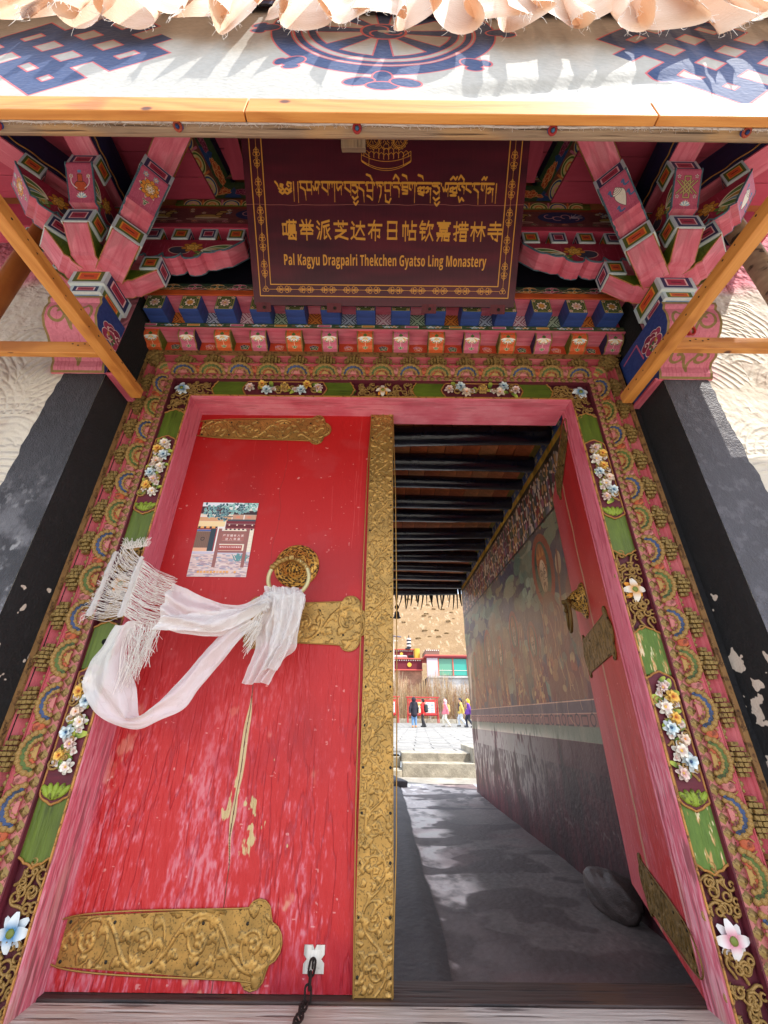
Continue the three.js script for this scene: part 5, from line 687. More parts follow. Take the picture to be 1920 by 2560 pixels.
for (const x of [-.70, -.29, .26, .66]) { const b = grp('hanger_tab', sign); b.position.set(x, -.012, .012); obj('tab', rbox(.086, .05, .008, 0, 0, 0, .002), painted(C(104, 30, 40)), b); obj('screw', new THREE.CylinderGeometry(.009, .009, .012, 10).rotateX(PI / 2), M.iron, b, [.004, -.002, .003]); }
obj('wedge_block', rbox(.125, .16, .05, -.165, .80, .045, .004), M.old, sign);
// ---------------------------------------------------------------- plastered gate walls with black bands
const wob = (y, s) => (fbm(y * 5, s * 9, 3, 15) - .5) * .035 + (fbm(y * 26, s * 5, 2, 16) - .5) * .018;
const arcH = (X, Y, s) => { // scalloped trowel marks
  let best = 0; for (let k = 0; k < 2; k++) { const gx = .62, gy = .40, j = Math.floor(Y / gy + k * .5), i = Math.floor(X / gx + (j % 2) * .5 + k * .37), cx = (i + .5 - (j % 2) * .5 - k * .37) * gx + (hsh(i, j, s + k) - .5) * .18, cy = (j - k * .5) * gy - .06 + (hsh(i, j, s + 9) - .5) * .12, d = Math.hypot(X - cx, Y - cy) + (fbm(X * 5, Y * 5, 2, s) - .5) * .03, m = sst(.50, .30, d); best = Math.max(best, m * Math.pow(.5 + .5 * Math.sin(d * 150 + hsh(i, j, 2) * 6), 2) * sst(.35, .6, fbm(X * 7, Y * 7, 3, s + 3))); }
  return clamp(.25 + best * .40 + (fbm(X * 24, Y * 24, 4, 18) - .5) * .55 + (fbm(X * 5, Y * 5, 2, 22) - .5) * .4);
};
function wallMaps(s) {       // covers x 1.45..3.65 outward, y 0.6..4.2
  const X = (u) => 1.45 + u * 2.2, Y = (v) => .6 + v * 3.6;
  const map = pix(704, 1152, (u, v) => {
    const x = X(u), y = Y(v), n = fbm(x * 4, y * 4, 4, 17 + s), f = hsh(u * 999 | 0, v * 1999 | 0, 4) * 8; let c = lerp3([196, 186, 170], [222, 214, 200], n); c = lerp3(c, [178, 158, 142], sst(.55, .75, fbm(x * 9, y * 9, 3, 30)) * .4);
    const pk = Math.max(sst(3.36, 3.52, y + (n - .5) * .2), sst(2.66, 2.70, y) * sst(1.83, 1.70, x + (n - .5) * .06) * .95); c = lerp3(c, lerp3([198, 98, 114], [206, 128, 138], n), pk); return [c[0] + f, c[1] + f, c[2] + f];
  });
  const bump = gray(704, 1152, (u, v) => { const y = Y(v); return mix(arcH(X(u), y, 40 + s), fbm(X(u) * 30, y * 30, 3, 20), sst(3.3, 3.4, y)); });
  return mat({ map, bumpMap: bump, bumpScale: .020, roughness: .9 });
}
function blackMap(w, h, x0, y0, sx, sy, chips, scuff, dk = 1) {   // black limewash with flakes
  return pix(w, h, (u, v) => {
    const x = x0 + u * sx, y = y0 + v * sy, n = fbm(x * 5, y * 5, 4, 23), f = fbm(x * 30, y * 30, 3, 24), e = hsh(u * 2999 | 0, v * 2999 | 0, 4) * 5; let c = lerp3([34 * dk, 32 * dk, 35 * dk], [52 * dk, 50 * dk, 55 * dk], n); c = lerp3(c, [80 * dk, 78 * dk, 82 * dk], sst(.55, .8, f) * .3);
    const sc = scuff(x, y); if (sc) { c = lerp3(c, [92, 90, 94], sc * sst(.42, .62, fbm(x * 14, y * 10, 4, 25))); c = lerp3(c, [150, 148, 148], sc * sst(.5, .72, fbm(x * 60, y * 40, 3, 26)) * sst(.46, .6, fbm(x * 9, y * 6, 3, 27)) * .8); }
    const ch = chips(x, y); if (ch > 0) { const k = fbm(x * 13, y * 11, 3, 28) * .75 + fbm(x * 40, y * 40, 2, 29) * .25, t = .73 - .22 * ch; c = lerp3(c, [206, 190, 174], sst(t, t + .008, k)); }
    return [c[0] + e, c[1] + e, c[2] + e];
  });
}
for (const s of [-1, 1]) {
  const L = s < 0, xi = L ? 1.487 : 1.478, X = (x) => s * x;
  const t = thing('gate_wall', L ? 'shaded white plaster wall with a black painted band left of the doorway' : 'white plaster wall with a black band right of the doorway, partly in sunlight', 'wall');
  obj('wall_body', box(3.6, 5.0, .70, X(xi + 1.802), 1.9, .062), mat({ color: C(206, 198, 184), roughness: .9 }), t);
  const face = quad(V(X(1.45), .6, .4165), V(X(3.65), .6, .4165), V(X(3.65), 4.2, .4165), V(X(1.45), 4.2, .4165), 1, 1); { const p = face.attributes.position; for (let i = 0; i < p.count; i++) if (Math.abs(p.getX(i)) < xi) { p.setX(i, X(xi)); face.attributes.uv.setX(i, (xi - 1.45) / 2.2); } }
  obj('plaster_face', face, wallMaps(L ? 0 : 60), t);
  // black band: ragged outer edge
  const out = (y) => (L ? mix(1.775, 1.722, (y - .6) / 2.07) : mix(1.80, 1.712, (y - .6) / 2.07)) + wob(y, L ? 1 : 3), pos = 120;
  const band = grid(6, pos, (u, v) => { const y = mix(-.3, 2.672, v); return V(X(mix(xi, out(y), u)), y, .4200 + (fbm(u * 3, y * 4, 3, 19) - .5) * .004); }, 1, 1);
  obj('black_band', band, mat({ map: blackMap(256, 1400, 0, -.3, .25, 2.97, (x, y) => L ? sst(1.55, 1.2, y) * .5 : sst(1.5, 1.1, y) * .5 + .12 * sst(.2, .25, x), (x, y) => L ? sst(2.25, 1.75, y) * sst(2.6, 1.9, y + x) : 0, L ? 1 : 1.55), bumpMap: rep(tMottB, 1, 9), bumpScale: .010, roughness: L ? .62 : .6 }), t);  // right band has a lighter base, its sunlight painted in
  const rev = grid(8, 120, (u, v) => { const y = mix(-.3, 2.672, v); return V(X(xi - .0030 + (fbm(u * 4, y * 5, 3, 31) - .5) * .004 - sst(.0, .12, u) * sst(.22, .1, u) * .008), y, mix(.0, .4215, u)); });
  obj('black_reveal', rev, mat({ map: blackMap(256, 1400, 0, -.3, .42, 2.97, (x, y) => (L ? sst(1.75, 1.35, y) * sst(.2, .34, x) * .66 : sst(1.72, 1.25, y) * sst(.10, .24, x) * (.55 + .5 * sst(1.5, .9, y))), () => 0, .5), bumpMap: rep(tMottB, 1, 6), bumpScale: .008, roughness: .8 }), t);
  obj('pink_fillet', rbox(.05, .016, .24, X(xi - .018), 2.676, .30, .003, 2), M.pink, t);
  obj('hollow_shade', box(.03, 1.56, .42, X(xi + .006), 3.46, .206), M.hole, t);  // near-black sheet paints the shade of the gap above the corbel
  obj('dark_jamb', box(.05, 3.0, .2, X(xi - .010), 1.3, .095), M.black, t);
}
// ---------------------------------------------------------------- awning: frame, boards, cloth, frill
const awn = thing('timber_awning', 'pine batten awning frame in front of the painted eave', 'awning');
for (const s of [-1, 1]) {
  const x = s < 0 ? -1.379 : 1.340, b = obj('side_batten', rbox(.056, .057, 1.17, x, 2.6485, .878, .004, 2), M.wood, awn);
  const hl = []; for (let i = 0; i < 12; i++) hl.push(new THREE.SphereGeometry(rr(.0028, .0045), 6, 4).scale(.4, 1, 1.4).translate(x - s * .028, 2.648 + rr(-.018, .02), .34 + i * .075 + rr(0, .05))); stuff(obj('nail_holes', uvBox(merge(hl)), M.iron, b));
  const cr = obj('cross_batten', rbox(2.2, .078, .030, s < 0 ? -1.407 - 1.1 : 1.368 + 1.1, 2.660, s < 0 ? .588 : .652, .004, 0), M.wood, awn);
  const h2 = []; for (let i = 0; i < 4; i++) h2.push(new THREE.SphereGeometry(.0045, 6, 4).scale(1.3, .8, .4).translate(s * (1.45 + i * .03), 2.672 + (i % 2) * .01, s < 0 ? .6035 : .668)); stuff(obj('nail_holes', uvBox(merge(h2)), M.iron, cr));
}
obj('fascia_board', rbox(2.88, .092, .025, -1.86, 2.667, 1.4725, .003, 0), M.wood, awn); obj('fascia_board', rbox(1.20, .0915, .0255, .184, 2.6665, 1.4725, .003, 0), M.wood, awn); obj('fascia_board', rbox(2.6, .092, .025, 2.088, 2.667, 1.4725, .003, 0), M.wood, awn);
obj('weathered_beam', (() => { const g = grid(120, 14, (u, v) => { const a = v * 2 * PI, x = mix(-3.3, 3.3, u), k = 1 + .06 * (fbm(x * 3, v * 6, 3, 44) - .5), sq = Math.pow(Math.abs(Math.cos(a)) ** 8 + Math.abs(Math.sin(a)) ** 8, -.125); return V(x, 2.722 + .042 * k * sq * Math.cos(a) + .002 * Math.sin(x * 1.3), 1.4215 + .0225 * k * sq * Math.sin(a)); }, 1, 1); const uv = g.attributes.uv; for (let i = 0; i < uv.count; i++) uv.setXY(i, uv.getY(i) * .3, uv.getX(i) * 6.6); return g; })(), M.old, awn);
for (const s of [-1, 1]) { const t = thing('awning_post', s < 0 ? 'brown round post beside the left plaster wall behind the batten' : 'grey brown round post beside the right plaster wall behind the batten', 'post', [s < 0 ? -2.04 : 1.962, 0, s < 0 ? .61 : .70]); obj('post', taper([V(s < 0 ? .02 : -.03, -.35, 0), V(0, 1.8, 0), V(s < 0 ? -.02 : .02, 3.95, 0)], .056, .050, 30, 12), s < 0 ? M.woodDark : M.old, t); obj('iron_collar', new THREE.CylinderGeometry(.059, .059, .02, 14), M.iron, t, [0, 1.2, 0]); }
for (let i = 0; i < 7; i++) {
  const x = [-1.79, -1.20, -.645, -.095, .16, .505, 1.10][i]; if (i === 4) continue;
  const t = thing('tufted_nail', ['blue and red tufted nail at the left end of the weathered beam', 'blue tufted nail second from the left on the weathered beam', 'blue tufted nail above the left edge of the name board', 'red and blue tufted nail above the middle of the name board', '', 'blue tufted nail above the right edge of the name board', 'red tufted nail near the right end of the weathered beam'][i], 'nail', [x, 2.676, 1.431], 'tufted nails along the weathered beam');
  t.rotation.x = R(70); obj('tuft', (() => { const g = new THREE.SphereGeometry(.015, 12, 8).scale(1, .8, .6); return uvBox(g); })(), M.blue, t); obj('tuft_ring', new THREE.TorusGeometry(.010, .0045, 6, 14), painted(i % 2 ? C(206, 60, 60) : C(216, 96, 70)), t, [0, 0, .008]); obj('tuft_heart', new THREE.SphereGeometry(.006, 8, 6), painted(i % 2 ? C(90, 150, 200) : C(60, 90, 160)), t, [0, 0, .012]);
}
const clothT = ctex(2048, 784, (x, w, h) => {        // 3.4 m x 1.3 m, y up from 2.70
  const k = w / 3.4, X = (m) => (m + 1.7) * k, Y = (m) => h - (m - 2.70) * k; x.fillStyle = '#acaaa4'; x.fillRect(0, 0, w, h);
  const blue = '#243d6c', red = '#c85a62'; x.lineCap = 'butt';
  const ring = (cx, cy, r, wd) => { x.strokeStyle = red; x.lineWidth = wd + 7; x.beginPath(); x.arc(X(cx), Y(cy), r * k, 0, 7); x.stroke(); x.strokeStyle = blue; x.lineWidth = wd; x.stroke(); };
  const cx = -.02, cy = 3.325; ring(cx, cy, .375, 40); ring(cx, cy, .315, 12); ring(cx, cy, .262, 15);
  for (let i = 0; i < 8; i++) { const a = i * PI / 4; x.save(); x.translate(X(cx), Y(cy)); x.rotate(a); for (const [q, c] of [[7, red], [0, blue]]) { x.fillStyle = c; x.beginPath(); x.moveTo(.06 * k, -9 - q / 2); x.lineTo(.25 * k, -20 - q / 2); x.lineTo(.25 * k, 20 + q / 2); x.lineTo(.06 * k, 9 + q / 2); x.fill(); } for (const [q, c] of [[4, red], [0, blue]]) { x.fillStyle = c; x.beginPath(); x.ellipse(.425 * k, 0, 26 + q, 18 + q, 0, 0, 7); x.fill(); x.beginPath(); x.ellipse(.46 * k, -17, 16 + q, 10 + q, .5, 0, 7); x.ellipse(.46 * k, 17, 16 + q, 10 + q, -.5, 0, 7); x.fill(); } x.restore(); }
  x.fillStyle = red; x.beginPath(); x.arc(X(cx), Y(cy), .088 * k, 0, 7); x.fill(); x.fillStyle = blue; x.beginPath(); x.arc(X(cx), Y(cy), .078 * k, 0, 7); x.fill(); x.strokeStyle = red; x.lineWidth = 5; for (let i = 0; i < 3; i++) { x.beginPath(); x.arc(X(cx) + 20 * Math.cos(i * 2.1), Y(cy) + 20 * Math.sin(i * 2.1), 20, i * 2.1, i * 2.1 + 3); x.stroke(); } x.fillStyle = '#acaaa4'; x.beginPath(); x.ellipse(X(cx), Y(cy), 14, 9, 0, 0, 7); x.fill();
  for (let i = -1; i <= 1; i++) for (const [q, c] of [[4, red], [0, blue]]) { x.fillStyle = c; x.beginPath(); x.ellipse(X(cx + i * .075), Y(2.86 - .03 * (i === 0)), 30 + q, 18 + q, i * .3, 0, 7); x.fill(); }
  for (const s of [-1, 1]) { // interlaced knot of broad bands
    x.save(); x.translate(X(s * 1.10), Y(3.17)); x.rotate(PI / 4 * 1.0); const d = .152 * k; for (const [wd, c] of [[50, red], [42, blue]]) { x.strokeStyle = c; x.lineWidth = wd; x.lineJoin = 'miter'; for (let i = -1; i <= 1; i++) { x.beginPath(); x.moveTo(i * d, -1.75 * d); x.lineTo(i * d, 1.75 * d); x.moveTo(-1.75 * d, i * d); x.lineTo(1.75 * d, i * d); x.stroke(); } x.strokeRect(-1.75 * d, -1.75 * d, .75 * d, .75 * d); x.strokeRect(d, d, .75 * d, .75 * d); x.strokeRect(-1.75 * d, 0, .75 * d, d); x.strokeRect(d, -d, .75 * d, d); x.strokeRect(-d, -1.75 * d, d, .75 * d); x.strokeRect(0, d, d, .75 * d); } x.restore(); }
  wear(x, w, h, 7, 4);
});
M.cloth = new THREE.MeshPhysicalMaterial({ map: clothT, roughness: .85, transmission: .12, thickness: 0, side: THREE.DoubleSide, bumpMap: rep(tFine, 6, 3), bumpScale: .0015 });
M.clothPlain = new THREE.MeshPhysicalMaterial({ color: C(172, 170, 164), roughness: .85, transmission: .12, thickness: 0, side: THREE.DoubleSide, bumpMap: rep(tFine, 6, 3), bumpScale: .0015 });
const drape = (x, y) => { const t = (y - 2.70) / 1.2; return 1.474 + .012 * Math.sin(x * 2.1 + y) * t + .030 * t * (1 - t) * Math.sin(x * 1.25 + .8) + .022 * (fbm(x * 1.7 + y * .8, y * 1.5, 3, 46) - .5) - .018 * sst(.06, 0, Math.abs((y - 2.74) - .22 * (x + .05))) * sst(.0, .4, x) * sst(1.2, .7, x); };
const awningCloth = thing('awning_cloth', 'white awning cloth printed with a blue wheel and two blue knots', 'cloth');
obj('printed_cloth', grid(170, 60, (u, v) => { const x = mix(-1.7, 1.7, u), y = mix(2.70, 4.0, v); return V(x, y, drape(x, y)); }), M.cloth, awningCloth);
for (const s of [-1, 1]) obj('side_cloth', grid(60, 40, (u, v) => { const x = s * mix(1.702, 3.4, u), y = mix(2.70, s > 0 ? mix(4.0, 4.62, sst(.48, .56, u)) : 4.0, v); return V(x, y, drape(x, y)); }), M.clothPlain, awningCloth);  // right cloth rises out of view to shade the lower black band
obj('blue_backing', quad(V(-3.3, 2.684, 1.444), V(3.3, 2.684, 1.444), V(3.3, 2.700, 1.4715), V(-3.3, 2.700, 1.4715)), M.navy, awningCloth);
{ const th = []; for (let i = 0; i < 900; i++) { const x = rr(-2.2, 2.2); th.push(new THREE.CylinderGeometry(.0009, .0006, rr(.010, .026), 3).rotateZ(rr(-.8, .8)).rotateX(rr(-.4, .5)).translate(x, 2.6765 + rr(-.003, .001), 1.437 + rr(-.004, .004))); } const g = tube(Array.from({ length: 90 }, (_, i) => V(-3.3 + i * .0742, 2.6785, 1.4385 + rr(-.0022, .0022))), .0042, 360, 5); stuff(obj('frayed_edge', merge([g, ...th]), M.thread, awningCloth)); }
M.frill = new THREE.MeshPhysicalMaterial({ color: C(226, 190, 158), roughness: .8, transmission: .35, thickness: 0, side: THREE.DoubleSide, bumpMap: rep(tFine, 10, 3), bumpScale: .001 });
const ruffle = thing('ruffle', 'cream pleated cloth ruffle hanging along the top of the awning', 'ruffle');
for (let q = 0; q < 5; q++) {
  const x0 = -2.1 + q * .84, f = (u, v) => { const s = u * 13.5 + q * 3.7, fold = Math.sin(s * 1.0 * PI + .9 * Math.sin(s * 1.7)), f2 = Math.sin(s * 2.3 + q), x = x0 + u * .86 + .055 * Math.cos(s * PI + .5 * f2) * v, lo = 3.165 + .050 * f2 + .10 * (fbm(s * .9, q, 2, 47) - .5) - .035 * fold; return V(x, mix(3.78, lo, v), 1.508 + .020 + (.010 + .036 * v) * (fold * .75 + .25 * f2) + .030 * v + (fbm(u * 14, v * 5 + q, 3, 48) - .5) * .018 * v); };
  const n = obj('pleat', grid(150, 26, f), M.frill, ruffle);
  const th = []; for (let i = 0; i < 110; i++) { const u = rnd(), p = f(u, 1), d = f(u, .96); const dir = p.clone().sub(d).normalize(); th.push(taper([p, p.clone().addScaledVector(dir, .014).add(V(rr(-.008, .008), 0, rr(-.006, .006))), p.clone().addScaledVector(dir, rr(.018, .036)).add(V(rr(-.016, .016), rr(-.004, .006), rr(-.012, .012)))], .0008, .0005, 3, 3)); } stuff(obj('frayed_threads', merge(th), M.thread, n));
}
const brocade = thing('brocade_strip', 'brown gold brocade strip above the awning cloth behind the ruffle', 'brocade strip');
obj('strip', quad(V(-2.6, 3.50, 1.50), V(2.6, 3.50, 1.50), V(2.6, 3.95, 1.505), V(-2.6, 3.95, 1.505), 40, 4), mat({ map: motif('#8a6030', (x, w, h) => { for (let i = 0; i < 30; i++) { x.fillStyle = pick(['#b98a44', '#6a3a24', '#3e5a86', '#7a2a30']); x.fillRect(i * 36, rnd() * h * .6, 24, rr(20, 60)); } x.fillStyle = '#54203a'; x.fillRect(0, h - 30, w, 14); x.fillStyle = '#2c3a6a'; x.fillRect(0, h - 16, w, 16); }, 1024, 128, 30), roughness: .8 }), brocade);
obj('hem', rbox(5.2, .012, .006, 0, 3.497, 1.503, .002, 0), M.navyDark, brocade);
{ const t = thing('red_cap', 'small red plastic pipe cap stuck on the right pink corbel', 'cap', [1.575, 2.845, .585]); obj('rim', new THREE.TorusGeometry(.019, .005, 8, 20), painted(C(206, 40, 36)), t); obj('tube', new THREE.CylinderGeometry(.018, .016, .03, 16, 1, true).rotateX(PI / 2), painted(C(206, 40, 36)), t, [0, 0, -.012]); t.rotation.set(.5, .2, 0); }
// ---------------------------------------------------------------- passage behind the doors
const mural = ctex(2048, 1210, (x, w, h) => {        // u from the far end (z -6.1) on the left to the door, 336 px per metre
  seed = 91; const k = 2048 / 6.1, X = (z) => (z + 6.1) * k, Y = (y) => h - (y + .05) * (h / 3.6), K = h / 3.6; x.fillStyle = '#5c5a50'; x.fillRect(0, 0, w, h);
  x.fillStyle = '#262a44'; x.fillRect(0, Y(2.83), w, Y(1.2) - Y(2.83)); for (let i = 0; i < 150; i++) { x.fillStyle = pick(['#4f6a60', '#5d7868', '#3c5650', '#6c7c70', '#2c3350', '#6a6a5c']); const cx = rnd() * w, cy = Y(rr(1.3, 2.8)); for (let q = 0; q < 5; q++) { x.beginPath(); x.ellipse(cx + rr(-60, 60), cy + rr(-30, 30), rr(18, 70), rr(10, 30), 0, 0, 7); x.fill(); } }
  for (let i = 0; i < 90; i++) { x.fillStyle = pick(['#7a3426', '#8a4a2c', '#6a2a2a', '#9a6a40', '#54423c', '#3c3434', '#a07848']); x.globalAlpha = .6; x.beginPath(); x.ellipse(rnd() * w, Y(rr(1.2, 2.1)), rr(20, 80), rr(14, 60), rr(0, 3), 0, 7); x.fill(); x.globalAlpha = 1; }
  // guardian figures: halo, head, robe
  const figure = (z, y, s, face) => { const cx = X(z), cy = Y(y); x.fillStyle = '#7e2c22'; for (let q = 0; q < 26; q++) { const a = q / 26 * 6.28; x.beginPath(); x.ellipse(cx + 66 * s * Math.cos(a), cy - 20 * s + 100 * s * Math.sin(a), 22 * s, 26 * s, a, 0, 7); x.fill(); } x.fillStyle = '#1f4640'; x.beginPath(); x.ellipse(cx, cy - 20 * s, 62 * s, 96 * s, 0, 0, 7); x.fill();
    x.fillStyle = '#5c2a26'; x.beginPath(); x.moveTo(cx - 100 * s, cy + 360 * s); x.quadraticCurveTo(cx - 90 * s, cy + 60 * s, cx, cy + 50 * s); x.quadraticCurveTo(cx + 110 * s, cy + 70 * s, cx + 120 * s, cy + 360 * s); x.fill(); for (let q = 0; q < 34; q++) { x.fillStyle = pick(['#7c3a2c', '#8c5a38', '#43323a', '#5a6058', '#a4865a']); x.beginPath(); x.ellipse(cx + rr(-90, 100) * s, cy + rr(90, 340) * s, rr(8, 22) * s, rr(6, 16) * s, rr(0, 3), 0, 7); x.fill(); }
    x.strokeStyle = '#c08a52'; x.lineWidth = 3; for (let q = 0; q < 14; q++) { const a = cx + rr(-80, 80) * s, b = cy + rr(80, 300) * s; x.beginPath(); x.moveTo(a, b); x.quadraticCurveTo(a + rr(-30, 30), b + 40, a + rr(-20, 20), b + 80 * s); x.stroke(); }
    if (face) { x.fillStyle = '#8c4a2a'; x.beginPath(); x.ellipse(cx, cy - 40 * s, 40 * s, 70 * s, 0, 0, 7); x.fill(); x.fillStyle = '#c4a88c'; x.beginPath(); x.ellipse(cx, cy, 27 * s, 54 * s, 0, 0, 7); x.fill(); x.strokeStyle = '#3a2a24'; x.lineWidth = 3.2; for (const e of [-1, 1]) { x.beginPath(); x.moveTo(cx + e * 4 * s, cy - 14 * s); x.quadraticCurveTo(cx + e * 14 * s, cy - 28 * s, cx + e * 23 * s, cy - 18 * s); x.stroke(); x.beginPath(); x.ellipse(cx + e * 12 * s, cy - 7 * s, 7 * s, 3.4 * s, 0, 0, 7); x.stroke(); } x.beginPath(); x.moveTo(cx, cy - 8 * s); x.lineTo(cx - 4 * s, cy + 12 * s); x.lineTo(cx + 5 * s, cy + 13 * s); x.stroke(); x.fillStyle = '#5c3a34'; x.beginPath(); x.ellipse(cx, cy + 26 * s, 10 * s, 6 * s, 0, 0, 7); x.fill(); x.beginPath(); x.ellipse(cx, cy + 40 * s, 9 * s, 14 * s, 0, 0, 7); x.stroke(); x.fillStyle = '#a86a34'; for (const e of [-1, 0, 1]) { x.beginPath(); x.moveTo(cx + e * 20 * s - 9 * s, cy - 62 * s); x.lineTo(cx + e * 24 * s, cy - 110 * s + Math.abs(e) * 20 * s); x.lineTo(cx + e * 20 * s + 9 * s, cy - 62 * s); x.fill(); } x.fillStyle = '#bfa284'; x.beginPath(); x.ellipse(cx + 118 * s, cy - 4 * s, 20 * s, 34 * s, .3, 0, 7); x.fill(); x.strokeStyle = '#6a2e26'; x.lineWidth = 11; x.beginPath(); x.moveTo(cx + 122 * s, cy - 40 * s); x.lineTo(cx + 76 * s, cy + 160 * s); x.stroke(); } };
  figure(-3.05, 1.95, .72, true); figure(-2.45, 1.75, .6, true); figure(-3.75, 1.8, .66, true); figure(-5.0, 1.95, .62, true); figure(-1.86, 2.33, 1.05, true); figure(-4.4, 1.9, .9, true); figure(-.8, 2.2, .95, false); figure(-5.4, 1.8, .7, false);
  for (let i = 0; i < 7; i++) { const cx = X(-2.35) + rr(-40, 60), cy = Y(2.4) + i * 12; x.fillStyle = '#6f8a7c'; x.beginPath(); x.ellipse(cx, cy, 26, 18, 0, 0, 7); x.fill(); }
  // smoke stain and dust band
  for (let i = 0; i < 210; i++) { const cx = rnd() * w, cy = Y(rr(1.40, 2.25)); const g = x.createRadialGradient(cx, cy, 0, cx, cy, 90); g.addColorStop(0, 'rgba(142,112,78,.20)'); g.addColorStop(1, 'rgba(142,112,78,0)'); x.fillStyle = g; x.fillRect(cx - 90, cy - 90, 180, 180); }
  // crowd frieze
  x.fillStyle = '#39332e'; x.fillRect(0, Y(3.38), w, Y(2.835) - Y(3.38)); for (let r = 0; r < 4; r++) for (let i = 0; i < 110; i++) { const cx = i * 19 + rr(-6, 6), cy = Y(3.28 - r * .125) + rr(-7, 7); x.fillStyle = pick(['#6a3434', '#7c4a58', '#4a4c3a', '#5a5866', '#8a6440', '#3c4448', '#9a8a7c', '#5e3040']); x.beginPath(); x.ellipse(cx, cy + 15, rr(7, 12), rr(14, 22), rr(-.3, .3), 0, 7); x.fill(); x.fillStyle = pick(['#b8988a', '#a8948c', '#c4aca0', '#8a7c78']); x.beginPath(); x.ellipse(cx + rr(-3, 3), cy - 6, 5, 6, 0, 0, 7); x.fill(); if (rnd() < .2) { x.strokeStyle = '#c08a4a'; x.lineWidth = 3; x.beginPath(); x.arc(cx, cy, 14, 2, 5); x.stroke(); } }
  x.fillStyle = '#17151a'; x.fillRect(0, Y(2.845), w, 9);
  x.fillStyle = '#b08a34'; x.fillRect(0, Y(3.445), w, 26); for (let i = 0; i < 60; i++) { x.fillStyle = pick(['#c88a34', '#c8a04a', '#9a7432']); x.fillRect(i * 35, Y(3.445) + 2, 20, 20); }
  x.fillStyle = '#3d5694'; x.fillRect(0, 0, w, Y(3.445)); for (let i = 0; i < 40; i++) bloom(x, 26 + i * 52, 18, 15, pick(['#8fa0b8', '#c0b4a8', '#5c7c90']), '#d8d0c0', 6);
  // skirting bands
  x.fillStyle = '#4e4148'; x.fillRect(0, Y(1.2), w, Y(1.105) - Y(1.2)); x.fillStyle = '#b08a78'; x.fillRect(0, Y(1.2), w, 3); x.fillRect(0, Y(1.105), w, 4); x.fillStyle = '#6f4a48'; x.fillRect(0, Y(1.10), w, Y(1.01) - Y(1.10)); for (let i = 0; i < 22; i++) { x.strokeStyle = '#352a30'; x.lineWidth = 4; x.strokeRect(20 + i * 93, Y(1.085), 34, 24); x.beginPath(); x.arc(84 + i * 93, Y(1.055), 14, 0, 7); x.stroke(); }
  x.fillStyle = '#5c6256'; x.fillRect(0, Y(1.005), w, Y(.90) - Y(1.005)); x.fillStyle = '#6a2832'; x.fillRect(0, Y(.90), w, h); x.strokeStyle = 'rgba(210,170,120,.5)'; x.lineWidth = 2.5; for (let i = 0; i < 70; i++) { const a = rnd() * w, b = Y(rr(1.25, 2.2)); x.beginPath(); x.moveTo(a, b); x.bezierCurveTo(a + rr(-40, 40), b + 40, a + rr(-40, 40), b + 70, a + rr(-20, 20), b + rr(60, 120)); x.stroke(); } x.strokeStyle = 'rgba(40,26,26,.6)'; for (let i = 0; i < 90; i++) { const a = rnd() * w, b = Y(rr(1.25, 2.7)); x.beginPath(); x.moveTo(a, b); x.bezierCurveTo(a + rr(-50, 50), b + 20, a + rr(-50, 50), b + 60, a + rr(-30, 30), b + rr(30, 90)); x.stroke(); }
  const im = x.getImageData(0, 0, w, h), d = im.data;      // lime, grime, scratches
  for (let j = 0; j < h; j++) for (let i = 0; i < w; i++) {
    const o = (j * w + i) * 4, z = i / k - 6.1, y = (h - j) / K - .05, n = fbm(i / 60, j / 130, 4, 92), f = fbm(i / 12, j / 30, 3, 93), e = (hsh(i, j, 9) - .5) * 14;
    let c = [d[o], d[o + 1], d[o + 2]]; const pale = sst(1.02, .86, y) * sst(.15, .5, y + (n - .5) * .55 + sst(-3.2, -2.0, z) * -.35) * sst(.36, .52, n * .6 + f * .4) * sst(-1.2, -3.4, z) + sst(-5.3, -6.0, z) * sst(.52, .6, n) * sst(.1, .5, y) * sst(2.6, 1.6, y); c = lerp3(c, [206, 194, 182], clamp(pale) * .92);
    c = lerp3(c, [150, 128, 110], sst(.5, .8, n) * .2); c = lerp3(c, [40, 30, 32], sst(.45, .28, n) * (y < .9 ? .5 : .2)); if (y < .7) { c = lerp3(c, [58, 30, 38], sst(.62, .42, f) * .5); c = lerp3(c, [150, 130, 120], sst(.018, 0, Math.abs(y - .33 - (fbm(i / 40, 2, 3, 94) - .5) * .3)) * sst(.5, .6, f)); }
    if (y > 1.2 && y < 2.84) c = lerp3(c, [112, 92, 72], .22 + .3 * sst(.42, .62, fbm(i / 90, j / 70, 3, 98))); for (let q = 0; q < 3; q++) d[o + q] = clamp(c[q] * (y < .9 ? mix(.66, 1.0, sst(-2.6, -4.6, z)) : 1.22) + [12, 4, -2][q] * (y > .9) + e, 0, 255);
  }
  x.putImageData(im, 0, 0);
});
const wallB = gray(512, 512, (u, v) => fbm(u * 8, v * 8, 5, 95, 8, 8) * .6 + fbm(u * 50, v * 60, 3, 96, 50, 60) * .4);
const wR = thing('mural_wall', 'glossy passage wall with a faded painted mural of guardian figures', 'wall');
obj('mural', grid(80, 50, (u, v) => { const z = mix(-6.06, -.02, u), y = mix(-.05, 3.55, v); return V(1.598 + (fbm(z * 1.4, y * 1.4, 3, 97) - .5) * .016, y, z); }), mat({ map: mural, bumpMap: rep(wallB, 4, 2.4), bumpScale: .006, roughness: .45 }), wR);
obj('wall_body', box(.5, 3.75, 6.02, 1.862, 1.8, -3.045), mat({ color: C(150, 136, 116), map: rep(tMott, 1), bumpMap: rep(tMottB, 2), bumpScale: .01, roughness: .9 }), wR);
const wLf = thing('passage_wall', 'pale plaster passage wall behind the closed door leaf, with an unseen opening added to light the mural', 'wall');
